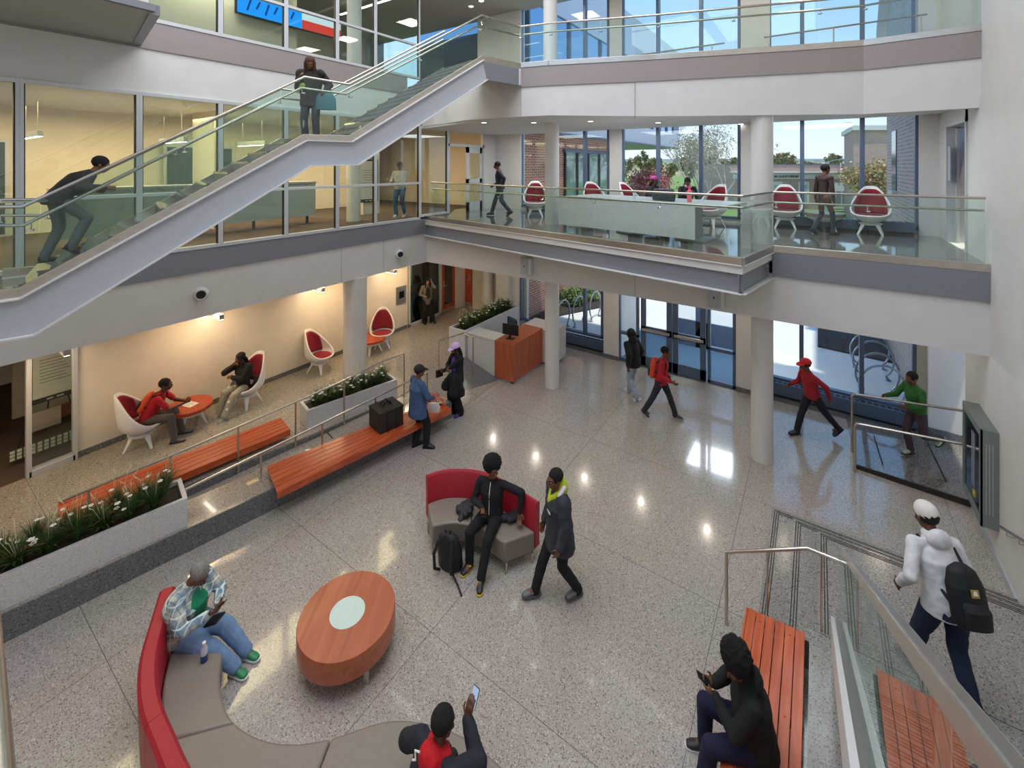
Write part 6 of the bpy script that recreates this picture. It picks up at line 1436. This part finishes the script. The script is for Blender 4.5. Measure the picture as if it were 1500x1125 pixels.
human('stooping climber in a dark jacket on the lowest flight behind the stair railing', (p.x, p.y, zt), 40, h=1.66, lean=48, head=(10, 20), top='231f1f', puff=.02, pants='55605f', shoes='26262a', sole='26262a', hair='short', skin='mid', feet=((.1, .15, .22), (-.1, -.1)), hands=((.32, .45, 1.0), (-.25, .4, .95)), vox=.011)
# 18, 19 second floor walkers
p = P(586, 318, Z2)
human('walker in a pale hoodie and blue jeans inside the second floor glazed room', (p.x, p.y, Z2), 190, h=1.70, head=(-20, 15), top='b9b4a8', hem=.06, pants='2f5575', shoes='d8d4cc', sole='e4e0d8', hair='short', hat='beanie', hatc='3a3c3e', skin='mid', feet=((.1, .05), (-.05, -.2, .13)), hands=((.2, .25, 1.05), (-.1, .28, 1.02)), vox=.013)
p = P(733, 316, Z2)
human('walker in a dark jacket striding left on the balcony before the white corner', (p.x, p.y, Z2), -85, h=1.72, lean=6, head=(0, 10), top='2c2e38', hem=.08, pants='3d4756', shoes='26262a', sole='26262a', hair='short', skin='mid', feet=((.08, .28), (-.08, -.3, .15)), hands=((.22, .22, .95), (-.24, -.1, .92)), vox=.013)
p = P(1206, 344, Z2)
human('slim figure in dark brown walking between the two right balcony egg chairs', (p.x, p.y, Z2), 80, h=1.62, lean=3, girth=.65, head=(0, 5), top='40302e', hem=.2, pants='2e3a44', shoes='26262a', sole='26262a', hair='short', skin='mid', feet=((.1, .15), (-.1, -.15, .13)), vox=.013)
# 20, 21 seated at the long table
p = P(953, 326, Z2)
h20 = human('woman in a pink and purple headwrap seated at the long balcony table', (p.x, p.y, Z2), 140, h=1.7, pelvis=(0, 0, .5), lean=8, head=(-35, 8), top='23262c', puff=.03, pants='22242a', hair='longbrown', hat='beanie', hatc='b13a8c', skin='mid', feet=((.12, .45), (-.12, .45)), hands=((.15, .35, .82), (-.15, .35, .82)), vox=.012, face=True)
p = P(1006, 326, Z2)
h21 = human('woman with a hair bun and dark hoodie seated at the long balcony table', (p.x, p.y, Z2), 188, h=1.7, pelvis=(0, 0, .5), lean=8, head=(12, 30), top='23262d', pants='22242a', hair='bun', skin='mid', hood=True, feet=((.12, .45), (-.12, .45)), hands=((.12, .35, .82), (-.12, .35, .82)), vox=.012, face=True)
t = thing('headphones', 'pale pink headphones resting round the neck of the woman with the bun', 'headphones', h21['root'].location + V(0, 0, 0), h21['root'].rotation_euler.z); n_ = h21['nb']
MB().tube([n_ + V(-.085, .05, .03), n_ + V(-.09, -.06, .05), n_ + V(0, -.11, .06), n_ + V(.09, -.06, .05), n_ + V(.085, .05, .03)], .01).build('band', mat('pink_plastic', 'dfb6bb', .4), t, smooth=True)
for k in (-1, 1): MB().ell(n_ + V(k * .05, .1, .02), (.045, .03, .045)).build('ear_cup', mat('pink_plastic', 'dfb6bb', .4), t, smooth=True)
q = MB(); c = h21['pel'] + h21['up'] * .28 + h21['fs'] * .14
for i in range(3): q.cap(c + V(-.07 + i * .06, 0, .0), c + V(-.04 + i * .06, 0, .03 * (-1) ** i), .008, .008, 6)
q.build('white_print', M['paper'], h21['root'])
# =================== OUTSIDE ===================
M['brick'] = mat_brick('red_brick', 'a8604a', 'bd7a5e', 'c9b8a8'); M['brickp'] = mat_brick('pale_brick', 'a59490', 'bba9a2', 'd0c8c4', sc=1.)
M['brickf'] = mat_brick('far_brick', 'a58478', 'b4948a', 'b9a9a0', sc=1.5); M['stone'] = mat('cornice_stone', 'd6d4cf', .8); M['pave'] = mat('pale_paving', 'dddedb', .85, var=.06, scale=4, stretch=(1, 8, 1))
M['mulch'] = mat('bark_mulch', '3b332f', .95, var=.6, scale=30, bump=.8, bscale=40); M['lawn'] = mat('lawn', '78924a', .95, var=.2, scale=3); M['galv'] = mat('galvanised_steel', '98a3ab', .35, .8)
M['clad'] = mat('pale_cladding', 'b9bdc8', .35, .3); M['skyglass'] = mat('mirror_glass_dark', '7fa6c8', .03, .9)
st(MB().prism([(-60, 15.4), (-60, YE + .2), (60, YE + .2), (60, 300), (-120, 300)], -.6, -.35).build('ground', M['lawn']))
pv = tag(MB().prism([(-9, YE + .18), (8, YE + .18), (8, 34), (-9, 34)], -.2, -.03).build('pavement', M['pave']), kind='structure')
def bed(pts, nm): return st(MB().prism(pts, -.05, .02).build(nm, M['mulch']))
bed([w2(*p, 0) for p in ((1198, 507), (1325, 535), (1318, 470), (1290, 430), (1198, 452))], 'ground_bed')
bed([w2(*p, 0) for p in ((763, 474), (880, 450), (893, 425), (860, 400), (763, 400))], 'ground_bed_left')
# left wing
t = thing('brick_wing', 'red brick wing of the building seen through the left windows, under a metal clad box', 'building', (-9.2, 14.2, 0)); 
MB().box(-6, 0, -.3, 0, 9.6, 7.3).build('brick_wall', M['brick'], t)
MB().box(-.1, 3.3, 3.6, .04, 8.8, 6.5).build('wing_window', mat('wing_glass', '8fa8a4', .05, .6), t)
for y in (3.3, 4.5, 5.7, 7.0, 8.8): MB().box(.02, y - .05, 3.55, .1, y + .05, 6.55).build('mullion', M['gasket'], t)
MB().box(.02, 3.2, 6.5, .12, 8.9, 6.62).build('lintel', M['bluefr'], t)
t = thing('clad_box', 'pale metal clad upper storey box with blue glazing jutting out beyond the brick wing', 'building', (-8.95, 14.2, 7.3)); 
MB().box(-6, 0, 0, 0, 22, 1.0).build('lower_cladding', M['clad'], t); MB().box(-5.9, .1, 1.0, -.08, 20.5, 4.9).build('glazing', M['skyglass'], t); MB().box(-6, 0, 4.9, 0, 22, 7.4).build('upper_cladding', M['clad'], t); MB().box(-6, 20.5, 1.0, 0, 22, 4.9).build('end_panel', M['bluefr'], t)
for i in range(12): MB().box(-.1, i * 1.7, 1.0, .02, i * 1.7 + .08, 4.9).build('mullion', M['bluefr'], t)
MB().box(-6, 0, -.08, .05, 22.05, 0).build('soffit_edge', M['bluefr'], t)
# right pale brick gable
X_ = 1.9; t = thing('brick_gable', 'pale brick gable wall with a slim window seen through the right hand windows', 'building', (X_, 14.2, 0))
MB().slab([(0, 0, -.3), (0, 5.2, -.3), (0, 5.2, 10.4), (0, 3.6, 12), (0, 0, 12)], (4, 0, 0)).build('gable_wall', M['brickp'], t)
MB().slab([(-.25, 5.5, 10.2), (-.25, 5.5, 10.5), (-.25, 3.6, 12.4), (-.25, 3.6, 12.05)], (.4, 0, 0)).build('verge_board', M['stone'], t)
yy0, yy1 = YatX(1314, X_) - 14.2, YatX(1308, X_) - 14.2; z0_, z1_ = Zat(280, X_, 16.9), Zat(190, X_, 16.9)
MB().box(-.03, yy0, z0_, .05, yy1, z1_).build('slim_window', mat('slim_glass', '55708a', .1, .5), t); MB().box(-.12, yy0 - .05, z0_ - .12, .05, yy1 + .05, z0_).build('sill', M['stone'], t)
# auditorium
D_ = 64.; 
def far(px, d): c = (px - CX) / F * d; return Vector((c * ca - d * sa, c * sa + d * ca, 0))
b0 = far(1075, D_); sc_ = D_ / F
t = thing('auditorium', 'long low brick auditorium with a stone frieze and white framed doors across the lawn', 'building', (b0.x, b0.y, 0), AZ)
Wd = (1252 - 1075) * sc_; zz = lambda y: EH - (y - YH) * sc_
MB().box(0, 0, -.5, Wd, 12, zz(253)).build('lower_wall', M['brickf'], t); MB().box(0, 1, zz(253), Wd, 12, zz(241)).build('upper_wall', M['brickf'], t)
MB().box(-.1, -.25, zz(262), Wd + .1, 0, zz(254.5)).build('frieze', M['stone'], t); MB().box(-.1, -.6, zz(253.5), Wd + .1, 1, zz(251.5)).build('cornice', M['stone'], t); MB().box(-.1, .9, zz(241), Wd, 12, zz(240)).build('coping', M['bluefr'], t)
for px in (1138, 1177):
    x = (px - 1075) * sc_; MB().box(x - .75, -.1, zz(300), x + .75, 0, zz(266)).build('window_surround', M['stone'], t); MB().box(x - .42, -.14, zz(298), x + .42, -.1, zz(271)).build('window_pane', mat('far_glass', '9fb4b2', .2), t)
x = (1238 - 1075) * sc_; MB().box(x - 1.9, -.3, -.2, x + 2.1, 0, zz(267)).build('door_surround', M['stone'], t)
for k in range(4): MB().box(x - 1.5 + k * .85, -.36, .2, x - .85 + k * .85, -.3, zz(280)).build('door_pane', mat('far_door_glass', '6c7c84', .3), t)
text('RISON AUDITORIUM', .46, mat('dark_letters', '23272b', .6), t, ((1146 - 1075) * sc_, -.28, zz(258.6)), (R(90), 0, 0), .03, bold=.01)
q = MB(); 
for k in range(2): q.box((1237 - 1075 + k * 7) * sc_, .7, zz(252), (1237.6 - 1075 + k * 7) * sc_, .9, zz(238))
q.each('ladder_rail', M['stone'], t)
tw = far(1250, 50); s2 = 50 / F; z2 = lambda y: EH - (y - YH) * s2
t = thing('brick_tower', 'taller pale brick block with a white roof edge beside the auditorium', 'building', (tw.x, tw.y, 0), AZ)
MB().prism([(0, 0), (6, -.5), (12, 10), (6.4, 10)], -.5, z2(191)).build('tower_wall', M['brickf'], t); MB().prism([(-.3, -.3), (6.2, -.8), (12.2, 10), (6.0, 10)], z2(191), z2(184)).build('roof_edge', M['stone'], t)
# hills
def ridge(nm, d, y0, y1, px0, px1, col, seed, bump):
    rows = []; n = 120
    for k, dd in enumerate((0, 40, 120)):
        r_ = []
        for i in range(n + 1):
            px = px0 + (px1 - px0) * i / n; p = far(px, d + dd); top_ = EH + (YH - (y0 + (y1 - y0) * i / n)) * d / F
            hgt = (-20, top_ + noise.noise(Vector((i * .12, seed, 0))) * bump + noise.noise(Vector((i * .8, seed + 3, 0))) * bump * .35, top_ + 2)[k]; r_.append((p.x, p.y, hgt))
        rows.append(r_)
    q = MB(); 
    return q.grid(rows)
hl = ridge('', 420, 234, 232, 560, 1500, 0, 2., 3.); st(hl.build('ground_hills', mat('wooded_hill_hazed', '7d8a86', .95, var=.35, scale=.06), smooth=True))  # distance haze is mixed into the far ridge's muted blue-grey base colour
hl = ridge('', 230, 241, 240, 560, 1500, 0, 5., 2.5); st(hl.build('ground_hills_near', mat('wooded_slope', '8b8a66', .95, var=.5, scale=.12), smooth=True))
# trees
def tree(label, px, d, h, spread, col, n_leaf, seed, bark='8d8880', lv=6, leaf=.12, zg=-.3, thick=.14, fork=3):
    rnd = random.Random(seed); p = far(px, d); t = thing('tree', label, 'tree', (p.x, p.y, zg)); q = MB(); tips = []
    def br(a, dr_, ln, r_, l):
        b = a + dr_ * ln; q.tube([a, a.lerp(b, .5) + Vector((rnd.uniform(-1, 1), rnd.uniform(-1, 1), 0)) * ln * .05, b], [r_, r_ * .8, r_ * .62], 5 if l > 2 else 3)
        if l <= 2: tips.append(b); tips.append(a.lerp(b, .5))
        if l == 0: return
        for k in range(fork if l > 1 else 2):
            nd = (dr_ + Vector((rnd.uniform(-1, 1) * spread, rnd.uniform(-1, 1) * spread, rnd.uniform(-.15, .45)))).normalized(); br(b, nd, ln * rnd.uniform(.62, .85), r_ * .6, l - 1)
    br(Vector((0, 0, 0)), Vector((0, 0, 1)), h * .33, thick, lv - 1); q.build('branches', mat('bark_' + bark, bark, .9), t)
    if n_leaf:
        for ci, c in enumerate(col):
            q = MB()
            for k in range(n_leaf):
                b = rnd.choice(tips) + Vector((rnd.gauss(0, .3), rnd.gauss(0, .3), rnd.gauss(0, .25))); a1 = Vector((rnd.uniform(-1, 1), rnd.uniform(-1, 1), rnd.uniform(-1, 1))).normalized(); a2 = a1.cross(Vector((rnd.uniform(-1, 1), .3, 1))).normalized(); q.add([b - a1 * leaf, b + a2 * leaf * .6, b + a1 * leaf, b - a2 * leaf * .6], [(0, 1, 2, 3)])
            q.build('foliage', mat('leaf_' + c, c, .8, var=.2, scale=3), t, fix=False)
    return t
tree('large bare grey branched tree filling the middle balcony windows', 1045, 26, 8.2, .62, ['bdb7a0', 'a9a791'], 1800, 3, 'b3aea4', 6, .075, -.3, .14)
tree('second bare tree standing left of the large bare tree', 1012, 46, 11, .62, ['a3a486'], 2000, 8, 'a9a499', 6, .06)
tree('crimson leaved tree behind the woman in the headwrap', 928, 30, 5.8, .55, ['b86a70', 'c78a8c'], 2600, 5, '6b5550', 5, .1)
tree('orange and green leaved tree before the pale brick gable', 1288, 30, 6.0, .6, ['c79f6c', '8a9058', 'd2b58a'], 1500, 6, '6b5d50', 5, .11)
for i, px in enumerate((850, 912, 945, 975, 1010, 1050, 1085, 1120, 1150, 1180, 1215, 1330)):
    tree('hazy autumn tree of the distant row beyond the auditorium', px, 105 + (i % 3) * 14, 9 + (i % 3), .6, ['9a9366', '7f8a62', 'a98f62'], 420, 40 + i, '8a8378', 4, .5, -1, .3)
    C.objects[-1]
for o in [o for o in C.objects if o.get('label') == 'hazy autumn tree of the distant row beyond the auditorium']: o['group'] = 'distant autumn trees'
# lamp post outside
p = far(1210, 40); t = thing('lamp_post', 'tall grey street lamp post on the lawn in front of the auditorium', 'lamp', (p.x, p.y, -.3)); MB().tube([(0, 0, 0), (0, 0, 6.6)], [.09, .06], 10).build('pole', M['galv'], t); MB().tube([(0, 0, 6.4), (.5, .3, 6.7), (1.2, .7, 6.8)], .04, 8).build('arm', M['galv'], t); MB().box(1.0, .55, 6.72, 1.6, .85, 6.84).build('lamp_head', M['galv'], t)
# bicycle loops
def loop(c, rz, label, g, r_=.42, first=[None]):
    if first[0]: return dup(first[0], c, rz, label, g)
    t = thing('bike_rack', label, 'bike rack', c, rz, g); pts = []
    for k in range(21): a = R(-52 + 284 * k / 20); pts.append((r_ * math.cos(a), 0, .52 + r_ * math.sin(a) * 1.05))
    pts = [(r_ * .75, .0, .0)] + pts + [(-r_ * .75, 0, 0)]; MB().tube(pts, .028, 10).build('hoop', M['galv'], t, smooth=True)
    for x in (-1, 1): MB().lathe([(.001, 0), (.07, 0), (.07, .012), (.001, .014)], 14, (x * r_ * .75, 0, 0)).build('foot_plate', M['galv'], t)
    first[0] = t; return t
for i, (px, ty) in enumerate(((1293, 540), (1285, 522), (1279, 504), (1274, 491))):
    q_ = P(px, ty, .95); loop((q_.x, q_.y, -.02), AZ + R(-12), ['steel bicycle loop nearest the right hand windows', 'second steel bicycle loop of the right group', 'third steel bicycle loop of the right group', 'farthest steel bicycle loop of the right group, by the mulch bed'][i], 'bicycle loops outside the right windows', .5)
for i, (px, ty) in enumerate(((825, 443), (848, 437), (872, 430))):
    q_ = P(px, ty, .95); loop((q_.x, q_.y, -.02), AZ + R(55), ['left steel bicycle loop behind the slim column', 'middle steel bicycle loop outside the window behind the desk', 'right steel bicycle loop outside the window behind the desk'][i], 'bicycle loops outside the left window', .5)
# shrubs in left bed
def shrub(label, px, py, r_, c, seed):
    rnd = random.Random(seed); p = P(px, py, 0); t = thing('shrub', label, 'shrub', p)
    for cc in c:
        q = MB()
        for k in range(700):
            v = Vector((rnd.gauss(0, 1), rnd.gauss(0, 1), rnd.gauss(0, 1))).normalized() * r_ * rnd.uniform(.6, 1); v.z = abs(v.z) * 1.15 + .05; a1 = Vector((rnd.uniform(-1, 1), rnd.uniform(-1, 1), rnd.uniform(-1, 1))).normalized(); a2 = a1.cross(Vector((.2, .3, 1))).normalized(); q.add([v - a1 * .05, v + a2 * .03, v + a1 * .05, v - a2 * .03], [(0, 1, 2, 3)])
        q.build('foliage', mat('leaf_' + cc, cc, .8, var=.2), t, fix=False)
    q = MB(); [q.tube([(0, 0, 0), (r_ * .5 * math.cos(k), r_ * .5 * math.sin(k), r_ * .8)], .015, 5) for k in range(5)]; q.build('stems', mat('bark_6b5d50', '6b5d50', .9), t)
shrub('rounded green shrub in the mulch bed left of the slim column', 836, 445, .6, ['5f7a48', '7f9560'], 1)
shrub('brighter green shrub in the mulch bed behind the bicycle loops', 858, 438, .6, ['6b8c4c', '88a560'], 2)
# =================== LIGHT AND CAMERA ===================
def area(name, loc, size, power, col, rot=(0, 0, 0), sy=None):
    l = bpy.data.lights.new(name, 'AREA'); l.shape = 'RECTANGLE'; l.size = size; l.size_y = sy or size; l.energy = power; l.color = lin(col)[:3]
    o = bpy.data.objects.new(name, l); C.objects.link(o); o.location = loc; o.rotation_euler = rot; l.specular_factor = .25; return o
W = bpy.data.worlds.new('world'); bpy.context.scene.world = W; W.use_nodes = True; nt = W.node_tree
bg = nt.nodes['Background']; sky = N(nt, 'ShaderNodeTexSky'); sky.sky_type = 'NISHITA'; sky.sun_disc = False
sky.sun_elevation = R(48); sky.sun_rotation = R(120); sky.air_density = 1.0; sky.dust_density = .6; sky.ozone_density = 3
tcw = N(nt, 'ShaderNodeTexCoord'); sx = N(nt, 'ShaderNodeSeparateXYZ'); nt.links.new(tcw.outputs['Generated'], sx.inputs[0])
rw = N(nt, 'ShaderNodeValToRGB'); e = rw.color_ramp.elements; e[0].position = 0.; e[0].color = (.74, .76, .84, 1); e[1].position = 1.; e[1].color = (.2, .45, .9, 1)
x = e.new(.16); x.color = (.58, .73, .96, 1); x = e.new(.45); x.color = (.27, .58, .98, 1)
nt.links.new(sx.outputs[2], rw.inputs[0])
ms = N(nt, 'ShaderNodeMix', data_type='RGBA'); ms.inputs[0].default_value = .88
sk = N(nt, 'ShaderNodeMix', data_type='RGBA', blend_type='MULTIPLY'); sk.inputs[0].default_value = 1; sk.inputs[7].default_value = (.4, .4, .4, 1)
nt.links.new(sky.outputs[0], sk.inputs[6]); nt.links.new(sk.outputs[2], ms.inputs[6]); nt.links.new(rw.outputs[0], ms.inputs[7]); nt.links.new(ms.outputs[2], bg.inputs[0]); bg.inputs[1].default_value = 1.15
s = bpy.data.lights.new('sun', 'SUN'); s.energy = 3.6; s.angle = R(1); s.color = (1, .9, .76)
so = bpy.data.objects.new('sun', s); C.objects.link(so)
so.rotation_euler = Vector((-.16, .13, -.97)).to_track_quat('-Z', 'Y').to_euler()
for i, (x, y) in enumerate(((-7, 1), (-2.2, 1), (-7, 6), (-2.2, 6))):
    area('atrium_light', (x, y, 13.1), 4.2, 235, 'f4f6ff', sy=4.8)
# warm fixtures below the left soffit
for y in (-2, 1.2, 4.4, 7.4, 9.9): area('soffit_light', (-10.9, y, 2.7), .25, 20, 'ffd9a6', sy=1.2)
for y in (0, 3, 6, 9.5): area('room_light', (-12.4, y, 7.1), 2.0, 115, 'ffe0b0', sy=2.4)
for y in (1, 5, 9): area('upper_room_light', (-12.8, y, 11.3), .5, 110, 'fff0dc', sy=1.6)
for x in (-7.5, -4, 0): area('balcony_light', (x, 11.8, 7.0), 1.6, 50, 'f3f5fb')
for x in (-8.6, -7.0, -5.4, -3.8, -2.2, -.6, 1.0):
    l = bpy.data.lights.new('lobby_light', 'POINT'); l.energy = 8; l.shadow_soft_size = .06; l.color = lin('fff1dc')[:3]; l.specular_factor = .08; o = bpy.data.objects.new('lobby_light', l); C.objects.link(o); o.location = (x, 11.5, 2.82)
for x in (-7, -3, 0): area('upper_light', (x, 12, 11.4), .8, 30, 'fff1dc')
area('vestibule_light', (-2.6, 14.3, 2.8), 1.2, 70, 'eaf2ff')
cam = bpy.data.cameras.new('camera'); co = bpy.data.objects.new('camera', cam); C.objects.link(co)
co.location = (0, 0, EH); co.rotation_euler = (R(90), 0, AZ); cam.sensor_width = 36; cam.lens = F / 1500 * 36; cam.shift_y = -(562.5 - YH) / 1500
cam.clip_start = .05; cam.clip_end = 3000
sc = bpy.context.scene; sc.camera = co
sc.view_settings.view_transform = 'Standard'; sc.view_settings.look = 'None'; sc.view_settings.gamma = 1; sc.view_settings.use_curve_mapping = False; sc.view_settings.exposure = .2
